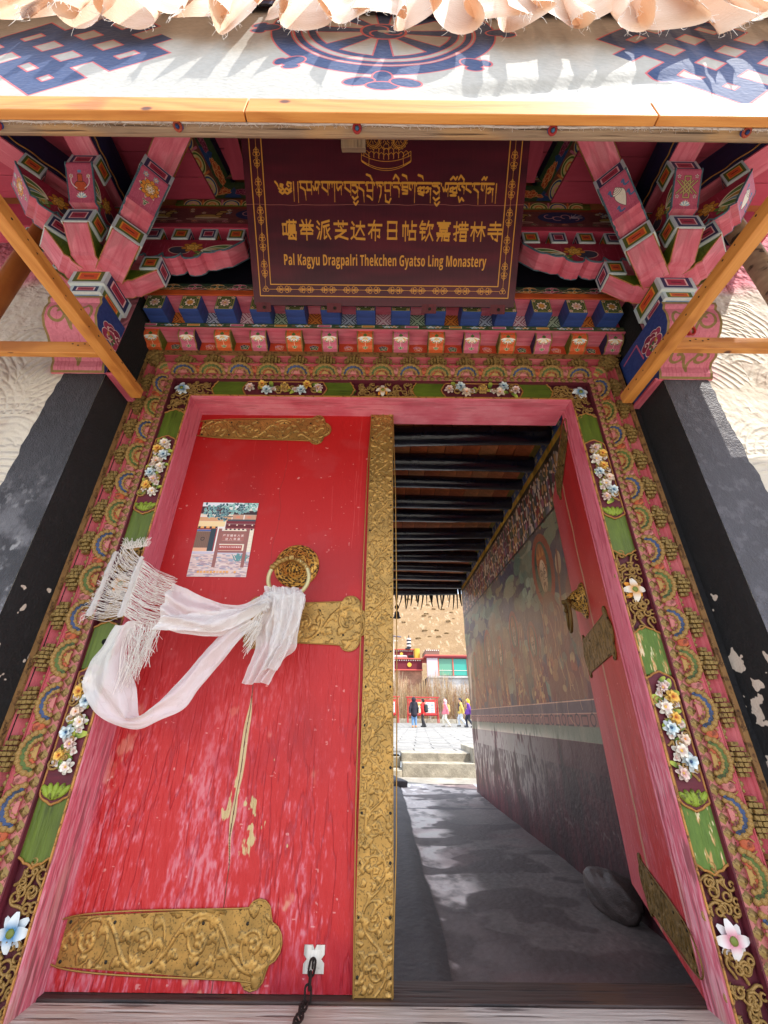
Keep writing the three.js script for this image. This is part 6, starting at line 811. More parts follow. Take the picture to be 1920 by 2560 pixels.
for (const [y, h, z, d] of [[.20, .60, -3.045, 6.02], [3.40, .56, -3.045, 6.02], [1.81, 2.62, -.60, 1.14], [1.81, 2.62, -5.79, .53]]) obj('wall_body', box(.5, h, d, -1.90, y, z), mat({ color: C(206, 190, 170), map: rep(tMott, 1), roughness: .8 }), wLf);  // pieces around an invented opening that lets sky light in
struct(obj('side_yard', quad(V(-60, -.34, -8.4), V(-2.1, -.34, -8.4), V(-2.1, -.34, .28), V(-60, -.34, .28), 1, 1, 30, 5), mat({ color: C(186, 176, 162), map: rep(tMott, .6), roughness: .9 })));  // unseen ground added outside the invented wall opening
obj('frieze', box(.02, .3, 6.0, -1.642, 3.3, -3.045), M.orange, wLf);
const roof = thing('passage_roof', 'passage ceiling of glossy black log beams under square terracotta tiles', 'ceiling');
obj('wall_plate', box(.16, .012, 6.0, 1.535, 3.552, -3.03), mat({ color: C(176, 150, 62), map: rep(tMott, 2), roughness: .8 }), roof); obj('plate_side', box(.012, .13, 6.0, 1.462, 3.49, -3.03), mat({ color: C(186, 150, 62), map: rep(tMott, 2), roughness: .8 }), roof);
obj('roof_slab', box(4.3, .3, 6.06, 0, 3.708, -3.03), mat({ color: C(70, 50, 42), roughness: .9 }), roof);
{
  const tm = [0, 1, 2, 3].map((i) => mat({ color: [C(244, 138, 84), C(248, 150, 92), C(236, 128, 76), C(250, 164, 108)][i], map: rep(tMott, 3), roughness: .75 })), g = rbox(.166, .02, .425, 0, 0, 0, .004, 2);
  for (let r = 0; r < 13; r++) for (let i = 0; i < 19; i++) { if (i === 0 || i > 17) continue; obj('tile', g, tm[(hsh(r, i, 5) * 4) | 0], roof, [-1.55 + i * .1716 + (r % 2) * .01, 3.423 + (hsh(r, i, 6) - .5) * .006, -.24 - r * .45]); }
  M.log = mat({ color: C(30, 31, 50), map: rep(tMott, 1), bumpMap: rep(tGrainB, 1, 3), bumpScale: .0012, roughness: .13 });
  const zs = [-.92, -1.35, -1.69, -2.12, -2.47, -3.0, -3.46, -3.97, -4.42, -4.88, -5.38, -5.86], rs = [.092, .088, .068, .080, .082, .082, .094, .088, .072, .070, .075, .07];
  zs.forEach((z, k) => { const r0 = rs[k]; const gg = grid(60, 16, (u, v) => { const a = -v * 2 * PI, x = mix(-1.66, 1.465, u), rad = r0 * (1 + .14 * (fbm(x * 1.8 + k * 7, v * 3, 3, 98) - .5)) * mix(1.06, .94, u), by = .02 * Math.sin(x * 1.1 + k); return V(x, 3.305 + by + rad * Math.cos(a), z + .018 * Math.sin(x * .9 + k * 2) + rad * Math.sin(a)); }, 2, 1); const uv = gg.attributes.uv; for (let i = 0; i < uv.count; i++) { const a = uv.getX(i); uv.setXY(i, uv.getY(i), a * 1.6); } obj('log_beam', gg, M.log, roof); });
  obj('end_rail', rbox(3.3, .05, .05, 0, 3.46, -6.08, .004, 0), painted(C(196, 120, 120)), roof); obj('end_board', box(4.3, .34, .04, 0, 3.60, -6.10, 0), M.maroon, roof);
}
const fringe = thing('hair_fringe', 'fringe of long black hair strips hanging at the far end of the passage', 'fringe');
M.hair = mat({ color: C(44, 36, 36), roughness: .85, bumpMap: rep(tGrainB, 3, 1), bumpScale: .004 });
for (let i = 0; i < 46; i++) { const x = -1.55 + i * .0695 + rr(-.02, .02), L = rr(.30, .47), w = rr(.020, .036), sw = rr(-.09, .05); const g = grid(4, 8, (u, v) => V(x + (u - .5) * 2 * w * (1 - .78 * v) + sw * v * v, 3.44 - L * v, -6.10 + .012 * Math.sin((u - .5) * 3 + i) + .02 * (u - .5) * (u - .5) * 4 + .01 * Math.sin(v * 5 + i))); obj('hair_strip', g, M.hair, fringe); }
const bell = thing('hanging_bell', 'black bell hanging on a chain at the left of the far passage opening', 'bell', [.275, 2.80, -5.98]);
obj('bell_body', new THREE.LatheGeometry([[0, .13], [.025, .128], [.045, .11], [.052, .06], [.062, .02], [.082, 0], [.074, -.005], [.05, .03], [0, .1]].map(([r, y]) => new THREE.Vector2(r, y)), 20), M.navyDark, bell);
obj('clapper', new THREE.SphereGeometry(.018, 10, 8), M.iron, bell, [0, .0, 0]); for (let i = 0; i < 12; i++) obj('chain_link', new THREE.TorusGeometry(.024, .006, 6, 14).scale(.7, 1, 1).rotateY(i % 2 ? PI / 2 : .3), M.iron, bell, [0, .16 + i * .040, 0]); obj('ornament', new THREE.OctahedronGeometry(.05, 0).scale(1, 1.5, .3), M.navyDark, bell, [0, .21, .0]);
// floor, stone, kerb ------------------------------------------------------------------------------
const floorT = pix(1024, 2048, (u, v) => {      // x -1.7..1.7, z 0..-8
  const x = u * 3.4 - 1.7, z = -8 * (1 - v), n = fbm(x * 2.2, z * 1.4, 5, 111), f = fbm(x * 9, z * 7, 4, 112), g = fbm(x * 40, z * 40, 2, 113), e = (hsh(u * 4999 | 0, v * 4999 | 0, 3) - .5) * 14; let c = lerp3([68, 61, 58], [98, 88, 84], n + (g - .5) * .6);
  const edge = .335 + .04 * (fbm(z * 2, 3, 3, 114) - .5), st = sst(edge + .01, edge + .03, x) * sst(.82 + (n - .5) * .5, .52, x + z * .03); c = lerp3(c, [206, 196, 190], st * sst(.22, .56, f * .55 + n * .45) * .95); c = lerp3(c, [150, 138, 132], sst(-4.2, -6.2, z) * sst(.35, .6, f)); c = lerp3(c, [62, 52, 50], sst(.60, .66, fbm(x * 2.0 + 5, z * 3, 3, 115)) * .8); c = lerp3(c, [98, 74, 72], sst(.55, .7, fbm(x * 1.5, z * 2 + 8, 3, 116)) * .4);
  if (x < edge) c = lerp3([44, 39, 39], [66, 59, 59], f); if (Math.abs(x - edge) < .012) c = [50, 44, 44]; const cr = Math.abs(z + 4.7 + (fbm(x * 3, 1, 3, 117) - .5) * .2); if (cr < .02) c = lerp3(c, [40, 36, 36], .7); return [c[0] * 1.3 + e, c[1] * 1.3 + e, c[2] * 1.3 + e];
});
const floorB = gray(512, 1024, (u, v) => { const x = u * 3.4, z = v * 8; return fbm(x * 6, z * 6, 4, 118) * .6 + fbm(x * 40, z * 40, 2, 119) * .4; });
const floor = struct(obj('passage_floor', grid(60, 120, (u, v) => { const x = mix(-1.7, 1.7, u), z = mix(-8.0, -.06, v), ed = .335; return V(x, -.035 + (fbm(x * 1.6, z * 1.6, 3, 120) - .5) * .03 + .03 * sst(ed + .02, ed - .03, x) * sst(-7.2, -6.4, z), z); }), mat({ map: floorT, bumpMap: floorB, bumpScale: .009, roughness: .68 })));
const stone = thing('doorstop_stone', 'smooth rounded grey stone holding the open door leaf', 'stone', [1.462, .078, -1.35]);
obj('boulder', (() => { const g = new THREE.SphereGeometry(1, 48, 32), p = g.attributes.position, q = V(); for (let i = 0; i < p.count; i++) { q.fromBufferAttribute(p, i); const k = 1 + .42 * (fbm(q.x * 1.1 + 4, q.y * 1.2 + q.z * 1.6 + 4, 4, 121) - .5); const sq = Math.pow(Math.abs(q.x) ** 2.6 + Math.abs(q.y) ** 2.6 + Math.abs(q.z) ** 2.6, -1 / 2.6); q.multiplyScalar(k * sq); p.setXYZ(i, q.x * .092, q.y * .115, q.z * .172); } g.computeVertexNormals(); return g.rotateY(.55); })(), mat({ color: C(108, 92, 86), map: rep(tMott, 2, 2), bumpMap: rep(tMottB, 3, 3), bumpScale: .006, roughness: .5 }), stone); 
const block = thing('pivot_block', 'dark red painted stone block at the foot of the open door leaf', 'stone block', [1.0, .0, -.22]); obj('block', rbox(.34, .10, .16, 0, 0, 0, .012, 0), painted(C(112, 44, 54), { roughness: .5 }), block); obj('block', rbox(.20, .16, .10, .12, 0, -.10, .012, 0), painted(C(104, 40, 50), { roughness: .5 }), block);
// steps up to the plaza
M.step = mat({ color: C(206, 194, 172), map: rep(tMott, 1.3), bumpMap: rep(tMottB, 3), bumpScale: .012, roughness: .85 });
const steps = thing('stone_steps', 'two worn stone steps rising from the passage to the sunlit plaza', 'steps');
const rough = (w, h, d, x, y, z, sd) => { const g = new RoundedBoxGeometry(w, h, d, 5, .022), p = g.attributes.position; for (let i = 0; i < p.count; i++) { const a = p.getX(i) + x, b = p.getY(i) + y, c = p.getZ(i) + z; p.setXYZ(i, a + (vn(a * 9, b * 9 + c * 7, sd) - .5) * .012, b + (vn(a * 7 + 3, c * 8, sd + 1) - .5) * .014, c + (vn(a * 6, b * 9, sd + 2) - .5) * .02); } g.computeVertexNormals(); return uvBox(g); };
obj('step', rough(1.52, .30, .50, 1.19, .072, -8.04, 1), M.step, steps); obj('step', rough(1.56, .20, .60, 1.21, .282, -8.49, 5), M.step, steps); obj('step', rough(.75, .20, .6, .06, -.01, -8.10, 9), M.step, steps); obj('step', rough(.78, .20, .7, .03, .20, -8.60, 12), M.step, steps); obj('side_kerb', rough(.34, .62, 1.5, 2.10, .19, -8.6, 15), M.step, steps);
const landing = struct(obj('landing', quad(V(-1.75, -.028, -6.9), V(2.4, -.028, -6.9), V(2.4, -.026, -8.0), V(-1.75, -.026, -8.0), 20, 6, 4, 1), mat({ color: C(196, 186, 170), map: rep(tMott, 1), bumpMap: rep(tMottB, 2), bumpScale: .01, roughness: .85 })));
for (const [x, z, s, l] of [[.30, -6.6, .13, 'flat grey stone slab leaning at the left end of the passage kerb'], [.12, -6.9, .17, 'larger dark stone behind the slab at the end of the passage kerb']]) { const t = thing('kerb_stone', l, 'stone', [x, .02, z]); obj('stone', rough(s * 2, s * .9, s * 2.2, 0, 0, 0, s * 100), mat({ color: C(112, 106, 108), map: rep(tMott, 3), bumpMap: rep(tMottB, 4), bumpScale: .01, roughness: .8 }), t).rotation.set(.1, .4, -.15); }
// ---------------------------------------------------------------- ground in front, plaza, far side
const py = (z) => .381 + .0064 * (-8.2 - z);
const groundM = mat({ color: C(212, 203, 188), map: rep(tMott, .6), bumpMap: rep(tMottB, 1), bumpScale: .02, roughness: .9 });
struct(obj('ground', quad(V(-400, -.36, 400), V(400, -.36, 400), V(400, -.36, .29), V(-400, -.36, .29), 1, 1, 400, 200), groundM));
struct(obj('front_step', rbox(4.2, .30, .75, 0, -.22, .68, .015, 0), mat({ color: C(176, 168, 156), map: rep(tMott, 1), bumpMap: rep(tMottB, 2), bumpScale: .01, roughness: .9 })));
const plaza = new THREE.Group(); plaza.name = 'plaza'; plaza.userData.kind = 'structure'; scene.add(plaza);
const flagM = [0, 1, 2].map((i) => mat({ color: C(186 - i * 8, 181 - i * 8, 173 - i * 7), map: rep(tMott, .9), bumpMap: rep(tMottB, 2), bumpScale: .012, roughness: .9 }));
obj('paving', quad(V(-60, py(-8.3) - .035, -8.3), V(90, py(-8.3) - .035, -8.3), V(90, py(-48) - .035, -48), V(-60, py(-48) - .035, -48), 1, 1, 150, 40), mat({ color: C(150, 144, 136), map: rep(tMott, .5), roughness: .9 }), plaza);
{ const gs = [0, 1, 2].map((k) => rough(.972, .05, .652, 0, 0, 0, 30 + k)); let n = 0; for (let r = 0; r < 27; r++) for (let i = 0; i < 11; i++) { const z = -9.16 - r * .665, x = -.7 + i * .985 + (r % 2) * .46 + r * .055; if (n >= 298) continue; n++; const m = obj('paving_slab', gs[(r * 5 + i * 3) % 3], flagM[(hsh(r, i, 4) * 3) | 0], plaza, [x, py(z) - .030 + (hsh(r, i, 7) - .5) * .008, z]); m.rotation.x = .0064; }
  const far = []; for (let r = 27; r < 50; r++) for (let i = 0; i < 22; i++) { const z = -9.16 - r * .665, x = -1 + i * .985 + (r % 2) * .46; far.push(new THREE.BoxGeometry(.965, .03, .645).translate(x, py(z) - .020 + (hsh(r, i, 7) - .5) * .006, z)); } stuff(obj('far_slabs', uvBox(merge(far)), flagM[1], plaza)); }
const kerb = thing('hedge_kerb', 'low grey concrete kerb along the foot of the bare willow hedge', 'kerb'); for (let i = 0; i < 9; i++) obj('kerb_stone', rbox(2.96, .42, .3, -6 + i * 3, py(-43.6) + .14, -43.6, .02, 0), M.step, kerb);
// bare willow thicket
{
  seed = 404; const tw = [], cols = [C(196, 168, 126), C(176, 138, 96), C(206, 184, 150), C(168, 118, 84), C(150, 128, 98)];
  for (let i = 0; i < 1500; i++) { const x = rr(-3, 13), z = rr(-47.5, -44), h = rr(3.0, 5.4) * (.86 + .14 * Math.sin(x * 1.3)) * (rnd() < .25 ? .5 : 1), y0 = py(-45), lean = rr(-.5, .5), c = pick(cols).clone().multiplyScalar(rr(.8, 1.2)), P = (t) => V(x + lean * t * t, y0 + h * t, z + .1 * t); const st = [[P(0), P(.5)], [P(.5), P(1)]]; for (let k = 0; k < 4; k++) { const t = rr(.25, .85), p = P(t); st.push([p, p.clone().add(V(rr(-.45, .45), rr(.5, 1.1), rr(-.1, .2)))]); } st.forEach(([a, b], k) => { const d = b.clone().sub(a), g = new THREE.CylinderGeometry(k < 2 ? .011 : .006, k < 2 ? .016 : .009, d.length(), 3, 1, true); g.applyQuaternion(new THREE.Quaternion().setFromUnitVectors(V(0, 1, 0), d.normalize())); g.translate((a.x + b.x) / 2, (a.y + b.y) / 2, (a.z + b.z) / 2); tw.push(paint(g, () => c)); }); }
  const th = stuff(obj('bare_willows', merge(tw), mat({ vertexColors: true, roughness: .9 }))); tag(th, 'tall thicket of bare tan willow stems behind the red notice boards', 'bare shrubs');
}
// notice boards
const paper = mat({ map: ctex(256, 160, (x, w, h) => { seed = 8; x.fillStyle = '#d8584a'; x.fillRect(0, 0, w, h); x.fillStyle = '#f0d2a8'; x.fillRect(8, 14, w * .55, h - 28); x.fillStyle = '#e8964e'; x.fillRect(16, 24, 110, 30); x.fillStyle = '#e9e6e2'; x.fillRect(w * .62, 12, w * .34, h - 24); for (let j = 0; j < 6; j++) for (let i = 0; i < 2; i++) { x.fillStyle = pick(['#8f98a8', '#b8a090', '#708090']); x.fillRect(w * .64 + i * 42, 18 + j * 22, 36, 14); x.fillStyle = '#5a6068'; x.fillRect(w * .64 + i * 42, 34 + j * 22, 34, 3); } x.fillStyle = '#b03a34'; x.fillRect(0, h - 10, w, 10); }), roughness: .6 });
M.redRail = painted(C(206, 52, 54));
function noticeBoard(x, z, turn, label) {
  const t = thing('notice_board', label, 'notice board', [x, py(z), z]); t.rotation.y = turn; const W = 2.95;
  for (const s of [-1, 1]) { obj('post', rbox(.10, 2.25, .10, s * W / 2, 1.12, 0, .015), M.redRail, t); obj('brace', taper([V(s * W / 2, 1.9, .05), V(s * (W / 2 + .05), .9, .14), V(s * (W / 2 + .1), .02, .2)], .035, .035, 6, 6), M.redRail, t); }
  obj('top_rail', rbox(W + .4, .10, .16, 0, 2.26, 0, .02, 0), M.redRail, t); obj('rail', rbox(W, .07, .07, 0, 2.03, 0, .01, 0), M.redRail, t); obj('foot_rail', rbox(W, .09, .07, 0, .66, 0, .01, 0), M.redRail, t);
  obj('panel', rbox(W - .24, 1.28, .07, 0, 1.34, 0, .01), M.redRail, t); obj('posted_sheets', quad(V(-W / 2 + .2, .80, .039), V(W / 2 - .2, .80, .039), V(W / 2 - .2, 1.90, .039), V(-W / 2 + .2, 1.90, .039)), paper, t); obj('sill_shelf', rbox(W, .05, .16, 0, .74, .04, .01, 0), M.redRail, t);
}
noticeBoard(4.02, -42.2, .10, 'red framed notice board with posted sheets before the willow thicket'); noticeBoard(.05, -41.2, .10, 'second red notice board half hidden by the brass strip of the door');
// buildings
M.maroonWall = mat({ color: C(108, 30, 40), roughness: .9 }); M.dots = mat({ color: C(230, 220, 205), roughness: .8 }); M.goldDisc = mat({ color: C(226, 180, 70), roughness: .35, metalness: .6 }); M.rail2 = mat({ color: C(206, 92, 78), roughness: .8 }); M.limewash = mat({ color: C(226, 216, 208), map: rep(tMott, .3), roughness: .9 }); M.mudwall = mat({ color: C(196, 140, 110), map: rep(tMott, .3), roughness: .9 });
{
  const t = thing('monastery_hall', 'maroon parapet hall with gold discs and white dotted friezes beyond the willows', 'building', [0, 0, -60]);
  obj('wall', box(11.7, 8.2, 8, -.15, 4.1, -4.2), M.mudwall, t); obj('wall', box(9.8, 2.5, 6, -.16, 9.2, -6), M.maroonWall, t);
  obj('frieze', box(11.8, 1.25, .3, -.15, 7.85, .0), M.maroonWall, t); obj('cornice', rbox(12.2, .16, .7, -.15, 8.66, .05, .03), M.rail2, t); obj('ledge', rbox(11.9, .14, .5, -.15, 7.15, .05, .03), M.rail2, t);
  obj('upper_frieze', box(9.8, 1.05, .3, -.16, 9.75, -2.9), M.maroonWall, t); obj('upper_cornice', rbox(10.1, .14, .6, -.16, 10.36, -2.85, .03), M.rail2, t); obj('upper_ledge', rbox(10, .12, .5, -.16, 9.12, -2.85, .03), M.rail2, t);
  for (let i = 0; i < 26; i++) { obj('white_dot', new THREE.CylinderGeometry(.085, .085, .06, 10).rotateX(PI / 2), M.dots, t, [5.45 - i * .33, 8.45, .19]); if (i < 22) obj('white_dot', new THREE.CylinderGeometry(.075, .075, .06, 10).rotateX(PI / 2), M.dots, t, [4.5 - i * .3, 10.16, -2.70]); }
  for (const [x, y, z, r] of [[3.9, 7.85, .2, .30], [2.9, 9.70, -2.72, .24], [1.2, 7.85, .2, .30]]) obj('gold_disc', new THREE.CylinderGeometry(r, r * 1.05, .1, 24).rotateX(PI / 2), M.goldDisc, t, [x, y, z]);
  obj('gold_cylinder', new THREE.CylinderGeometry(.48, .45, 1.9, 20), M.goldDisc, t, [5.25, 9.5, -2.6]); obj('white_cloth', rbox(2.4, .42, .5, 2.4, 8.98, -.2, .18, 0), M.limewash, t); obj('dark_gap', rbox(.8, .5, .5, 4.2, 9.0, -.6, .1), M.hole, t);
  const b = grp('victory_banner', t); b.position.set(4.05, 10.45, -2.6); for (let i = 0; i < 6; i++) obj('banner_band', new THREE.CylinderGeometry(.34, .34, .24, 14), i % 2 ? M.dots : M.navyDark, b, [0, .2 + i * .25, 0]); obj('finial', new THREE.ConeGeometry(.14, .6, 10), M.iron, b, [0, 1.85, 0]); obj('banner_foot', rbox(.7, .2, .6, -.2, .02, 0, .05), M.navyDark, b);
}
{
  const t = thing('glazed_building', 'white building with green glazed front and red eaves beside the maroon hall', 'building', [6.3, 0, -58.5]);
  obj('wall', box(12, 6.2, 8, 6.1, 3.1, -4.05), M.limewash, t); obj('roof', rbox(12.6, .18, 8.6, 6.0, 8.95, -3.9, .04, 0), M.rail2, t); obj('eave', rbox(12.6, .26, .4, 6.0, 8.75, .22, .04, 0), M.maroonWall, t); obj('side_frieze', box(2.0, .8, 5, .9, 9.45, -3), mat({ color: C(120, 96, 84), roughness: .9 }), t); obj('upper_wall', box(12, 2.6, .2, 6.1, 7.4, -1.2), M.limewash, t);
  for (let i = 0; i < 7; i++) obj('white_dot', new THREE.BoxGeometry(.14, .14, .06), M.dots, t, [.1 + i * .28, 9.75, -.47]);
  obj('pier', box(1.5, 2.6, .5, .75, 7.4, .02), mat({ color: C(196, 176, 178), roughness: .9 }), t); const gm = [C(96, 150, 122), C(60, 156, 138), C(92, 176, 160)].map((c) => mat({ color: c, roughness: .2 }));
  for (let i = 0; i < 5; i++) { const x = 1.6 + i * 2.05, w = grp('window', t); obj('pane', box(1.95, 2.2, .06, x + 1.0, 7.45, .05), gm[i % 3], w); obj('pane_bar', box(1.9, .05, .04, x + 1.0, 7.0, .1), M.dots, w); obj('mullion', rbox(.14, 2.6, .16, x, 7.4, .12, .02), M.rail2, w); } obj('sill_band', box(12, .25, .5, 6.1, 6.15, .05), M.limewash, t);
}
{ const t = thing('solar_lamp', 'grey solar street lamp standing before the hillside by the banner', 'street lamp', [1.55, 0, -56]); obj('pole', taper([V(0, .5, 0), V(0, 6, 0), V(0, 11.0, 0)], .07, .05, 8, 8), M.dots, t); for (const s of [-1, 1]) obj('panel', rbox(1.1, .06, .7, s * .62, 11.1, 0, .02).rotateZ(s * .1), mat({ color: C(110, 120, 140), roughness: .3 }), t); obj('lamp_head', rbox(.5, .1, .2, .3, 10.5, .1, .03), M.dots, t); }
// hill
const hillY = (x, z) => { const d = -z; const rise = sst(84, 236, d) * .55 + clamp((d - 84) / 150) * .45; return .9 + (60 + 5 * Math.sin(x * .012 + 1) + 6 * (fbm(x * .02 + 3, z * .02, 3, 131) - .5)) * Math.min(rise, 1) + (fbm(x * .09, z * .09, 4, 132) - .5) * 2.4 * clamp((d - 84) / 30); };
const hillT = pix(512, 512, (u, v) => { const n = fbm(u * 6, v * 6, 5, 133, 6, 6), f = fbm(u * 90, v * 90, 3, 134, 90, 90); let c = lerp3([150, 118, 80], [180, 146, 104], n); c = lerp3(c, [130, 100, 70], sst(.60, .72, f) * .7); c = lerp3(c, [228, 206, 176], sst(.62, .8, fbm(u * 20, v * 8, 4, 135, 20, 8)) * .5); return c; });
struct(obj('hillside', (() => { const g = grid(150, 110, (u, v) => { const z = mix(-80, -330, v), x = mix(-260, 260, u); return V(x, hillY(x, z), z); }, 22, 11); return g; })(), mat({ map: hillT, bumpMap: rep(tMottB, 60, 30), bumpScale: .5, roughness: .95 })));
{
  seed = 99; const vs = [0, 1, 2].map((k) => { const l = []; for (let i = 0; i < 90; i++) { const a = rr(0, 6.28), e = rr(0, 1), r = rr(.4, 1); l.push(new THREE.TetrahedronGeometry(rr(.14, .26)).rotateX(rr(0, 3)).rotateZ(rr(0, 3)).translate(r * Math.cos(a) * 1.2, e * .75 * (1.2 - r * .7), r * Math.sin(a))); } return merge(l); });
  const sm = mat({ color: C(132, 108, 72), roughness: .95 }), list = [[1070, 1514], [1084, 1524], [1106, 1525], [1060, 1541], [1075, 1543], [1134, 1547], [1121, 1555], [1062, 1578], [1091, 1578], [1074, 1592], [1097, 1593], [1009, 1557], [1038, 1521], [1046, 1597], [1116, 1585], [1128, 1532], [1077, 1505], [1020, 1500], [1043, 1502], [1066, 1536]];
  for (const [sx, sy] of list) { // cast the pixel's direction on to the slope to find where the shrub stands
    const d = V((sx - 960) / 1006.9, -(sy - 1280) / 1006.9, -1).applyEuler(camera.rotation).normalize(); let s = 86; while (s < 330 && hillY(d.x * s, 2 + d.z * s) < 1.06 + d.y * s) s += .4; if (s >= 329) continue;
    const o = obj('hill_shrub', vs[(sx + sy) % 3], sm, null, [d.x * s, hillY(d.x * s, 2 + d.z * s) - .1, 2 + d.z * s]); o.scale.setScalar(rr(.6, 1.15) * s / 150 * .8); o.rotation.y = rr(0, 6); tag(o, 'dark dry shrub scattered on the tan hillside above the maroon hall', 'shrub', 'dry shrubs on the hillside');
  }
}
// ---------------------------------------------------------------- people
function skin3(caps, c, half, res = 44) {     // one smooth surface round tapered capsules
  const mc = new MarchingCubes(res, new THREE.MeshStandardMaterial(), false, false, 60000); mc.isolation = 0;
  const f = mc.field, k = .045; for (let iz = 0; iz < res; iz++) for (let iy = 0; iy < res; iy++) for (let ix = 0; ix < res; ix++) {
    const x = c[0] + (ix / (res / 2) - 1) * half, y = c[1] + (iy / (res / 2) - 1) * half, z = c[2] + (iz / (res / 2) - 1) * half; let d = 9;
    for (const [a, b, ra, rb] of caps) { const dx = b[0] - a[0], dy = b[1] - a[1], dz = b[2] - a[2], L = dx * dx + dy * dy + dz * dz, t = L ? clamp(((x - a[0]) * dx + (y - a[1]) * dy + (z - a[2]) * dz) / L) : 0, q = Math.hypot(x - a[0] - dx * t, y - a[1] - dy * t, z - a[2] - dz * t) - mix(ra, rb, t), h = clamp(.5 + .5 * (d - q) / k); d = mix(d, q, h) - k * h * (1 - h); }
    f[ix + iy * res + iz * res * res] = -d;
  }
  mc.update(); const n = mc.count ?? mc.geometry.drawRange.count, g = new THREE.BufferGeometry(), P = Float32Array.from(mc.positionArray.subarray(0, n * 3)), N = Float32Array.from(mc.normalArray.subarray(0, n * 3)); for (let i = 0; i < n; i++) for (let q = 0; q < 3; q++) P[i * 3 + q] = c[q] + P[i * 3 + q] * half; g.setAttribute('position', new THREE.BufferAttribute(P, 3)); g.setAttribute('normal', new THREE.BufferAttribute(N, 3)); g.setAttribute('uv', new THREE.BufferAttribute(new Float32Array(n * 2), 2)); return g;
}
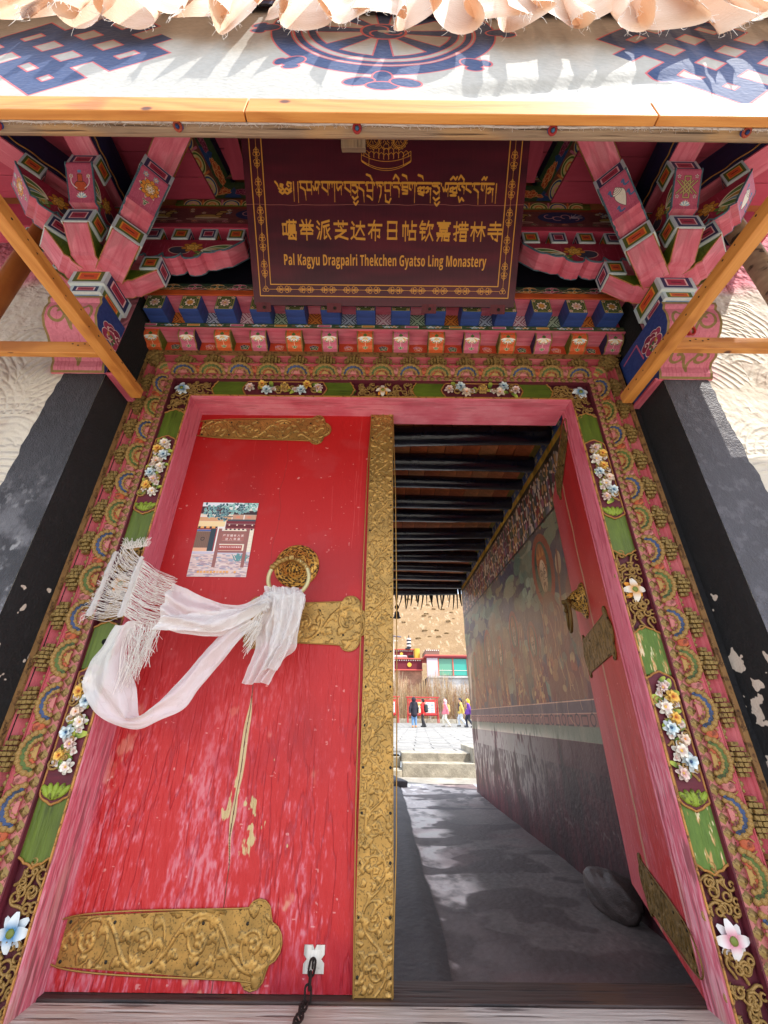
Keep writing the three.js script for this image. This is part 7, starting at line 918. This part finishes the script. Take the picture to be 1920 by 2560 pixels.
// faces +z; step = half stride
function person(label, sx, z, turn, o) {
  const t = thing('person', label, 'person', [sx, py(z), z]); t.rotation.y = turn; t.scale.setScalar(o.size ?? 1);
  const st = o.step ?? .12, hipY = .90, arm = o.arm ?? .15, L = [[-.085, hipY, 0], [-.09, .49, st * .6 + .02], [-.095, .09, -st * .2 + st * .75]], Rr = [[.085, hipY, 0], [.09, .48, -st * .1 + .03], [.095, .10, -st * 1.1]];
  const sh = 1.40, hands = [[-.25, .80, arm], [.25, .80, -arm]], elb = [[-.25, 1.10, arm * .2 - .03], [.25, 1.10, -arm * .4 - .03]];
  const head = [[0, 1.56, .02], [0, 1.625, .03], .088, .095], neck = [[0, 1.40, 0], [0, 1.52, .01], .055, .052];
  const body = [head, neck, [[0, 1.35, 0], [0, .95, 0], .12, .11], [[-.17, sh - .02, 0], elb[0], .045, .038], [elb[0], hands[0], .036, .026], [hands[0], [hands[0][0], .71, hands[0][2] + .02], .034, .02], [[.17, sh - .02, 0], elb[1], .045, .038], [elb[1], hands[1], .036, .026], [hands[1], [hands[1][0], .71, hands[1][2] + .02], .034, .02], [L[0], L[1], .08, .055], [L[1], L[2], .052, .04], [Rr[0], Rr[1], .08, .055], [Rr[1], Rr[2], .052, .04], [[0, 1.575, .11], [0, 1.60, .12], .018, .014]];
  obj('body', skin3(body, [0, .86, 0], .92, 64), mat({ color: C(196, 148, 120), roughness: .6 }), t);
  const cm = (c) => mat({ color: c, roughness: .85, bumpMap: rep(tMottB, 2), bumpScale: .01 });
  const lo = o.coat ?? .86; obj('jacket', skin3([[[0, 1.36, 0], [0, 1.10, 0], .150, .150], [[0, 1.10, 0], [0, lo, 0], .150, .172], [[-.10, 1.40, 0], [.10, 1.40, 0], .085, .085], [[-.09, 1.2, 0], [-.09, lo, 0], .11, .115], [[.09, 1.2, 0], [.09, lo, 0], .11, .115], [[-.17, sh - .01, 0], elb[0], .075, .064], [elb[0], [hands[0][0], .84, hands[0][2]], .062, .05], [[.17, sh - .01, 0], elb[1], .075, .064], [elb[1], [hands[1][0], .84, hands[1][2]], .062, .05], [[0, 1.42, 0], [0, 1.46, 0], .09, .08]], [0, 1.12, 0], .56, 48), cm(o.jacket), t);
  if (o.vest) obj('vest', skin3([[[0, 1.36, 0], [0, .95, 0], .162, .17], [[-.08, 1.36, 0], [.08, 1.36, 0], .10, .10]], [0, 1.12, 0], .5, 40), cm(o.vest), t);
  obj('trousers', skin3([[L[0], L[1], .108, .08], [L[1], [L[2][0], .12, L[2][2]], .078, .066], [Rr[0], Rr[1], .108, .08], [Rr[1], [Rr[2][0], .13, Rr[2][2]], .078, .066], [[-.06, .93, 0], [.06, .93, 0], .12, .12]], [0, .52, 0], .56, 48), cm(o.trousers), t);
  for (const f of [L[2], Rr[2]]) obj('shoe', skin3([[[f[0], .05, f[2] - .05], [f[0], .04, f[2] + .14], .052, .044], [[f[0], .05, f[2] - .03], [f[0], .13, f[2] - .01], .05, .05]], [f[0], .08, f[2] + .04], .22, 24), cm(o.shoes), t);
  if (o.hood) obj('hood', skin3([[[0, 1.60, -.03], [0, 1.65, -.02], .118, .112], [[0, 1.46, -.04], [0, 1.58, -.04], .10, .11], [[-.08, 1.55, -.01], [-.085, 1.62, 0], .05, .05], [[.08, 1.55, -.01], [.085, 1.62, 0], .05, .05]], [0, 1.58, 0], .26, 36), cm(o.hood), t);
  if (o.hat) { obj('beanie', skin3([[[0, 1.67, .0], [0, 1.71, .0], .108, .085]], [0, 1.68, 0], .22, 28), cm(o.hat), t); obj('hair', skin3([[[0, 1.58, -.05], [0, 1.63, -.05], .085, .085]], [0, 1.6, 0], .22, 24), cm(C(30, 26, 26)), t); } else if (!o.hood) obj('hair', skin3([[[0, 1.63, -.02], [0, 1.66, -.01], .108, .105], [[0, 1.56, -.05], [0, 1.62, -.05], .075, .08]], [0, 1.62, 0], .24, 30), cm(C(40, 32, 30)), t);
  if (o.pack) { const b = grp('backpack', t); obj('pack', skin3([[[-.07, 1.30, -.22], [-.07, 1.0, -.23], .10, .115], [[.07, 1.30, -.22], [.07, 1.0, -.23], .10, .115], [[0, .98, -.29], [0, 1.08, -.30], .08, .07]], [0, 1.15, -.22], .36, 40), cm(o.pack), b); for (const s of [-1, 1]) obj('strap', tube([V(s * .09, 1.38, -.16), V(s * .10, 1.48, -.02), V(s * .10, 1.38, .13), V(s * .11, 1.15, .14), V(s * .13, 1.02, -.02)], .018, 14, 6), cm(o.pack), b); }
  return t;
}
person('person in black hooded jacket and blue jeans standing with back turned by the notice board', 2.06, -26.8, PI - .1, { jacket: C(36, 32, 44), hood: C(32, 30, 40), trousers: C(98, 132, 168), shoes: C(184, 130, 84), coat: .74, step: .06, size: 1.0 });
person('person in red jacket with black backpack and black trousers beside the notice board', 2.76, -28.1, -PI / 2 - .5, { jacket: C(216, 44, 40), trousers: C(46, 44, 46), shoes: C(52, 50, 50), pack: C(40, 46, 44), coat: .84, step: .14, size: .97 });
person('person in pink hooded jacket and cream trousers walking left with a tan backpack', 4.40, -29.2, -PI / 2 + .15, { jacket: C(238, 132, 146), hood: C(244, 178, 190), trousers: C(222, 214, 196), shoes: C(170, 162, 150), pack: C(200, 168, 104), step: .22, size: .98 });
person('person in black beanie and dark vest with yellow sleeves walking behind the purple jacket', 5.66, -30.2, -PI / 2, { jacket: C(214, 184, 92), vest: C(72, 58, 66), trousers: C(200, 206, 214), shoes: C(110, 104, 98), hat: C(52, 56, 70), step: .26, size: 1.03 });
person('person in purple jacket and yellow hood walking at the right edge of the passage view', 5.80, -28.2, -PI / 2 + .1, { jacket: C(112, 64, 150), hood: C(236, 190, 40), trousers: C(44, 44, 58), shoes: C(74, 72, 76), pack: C(226, 184, 44), step: .22, size: .98 });
renderer.render(scene, camera);
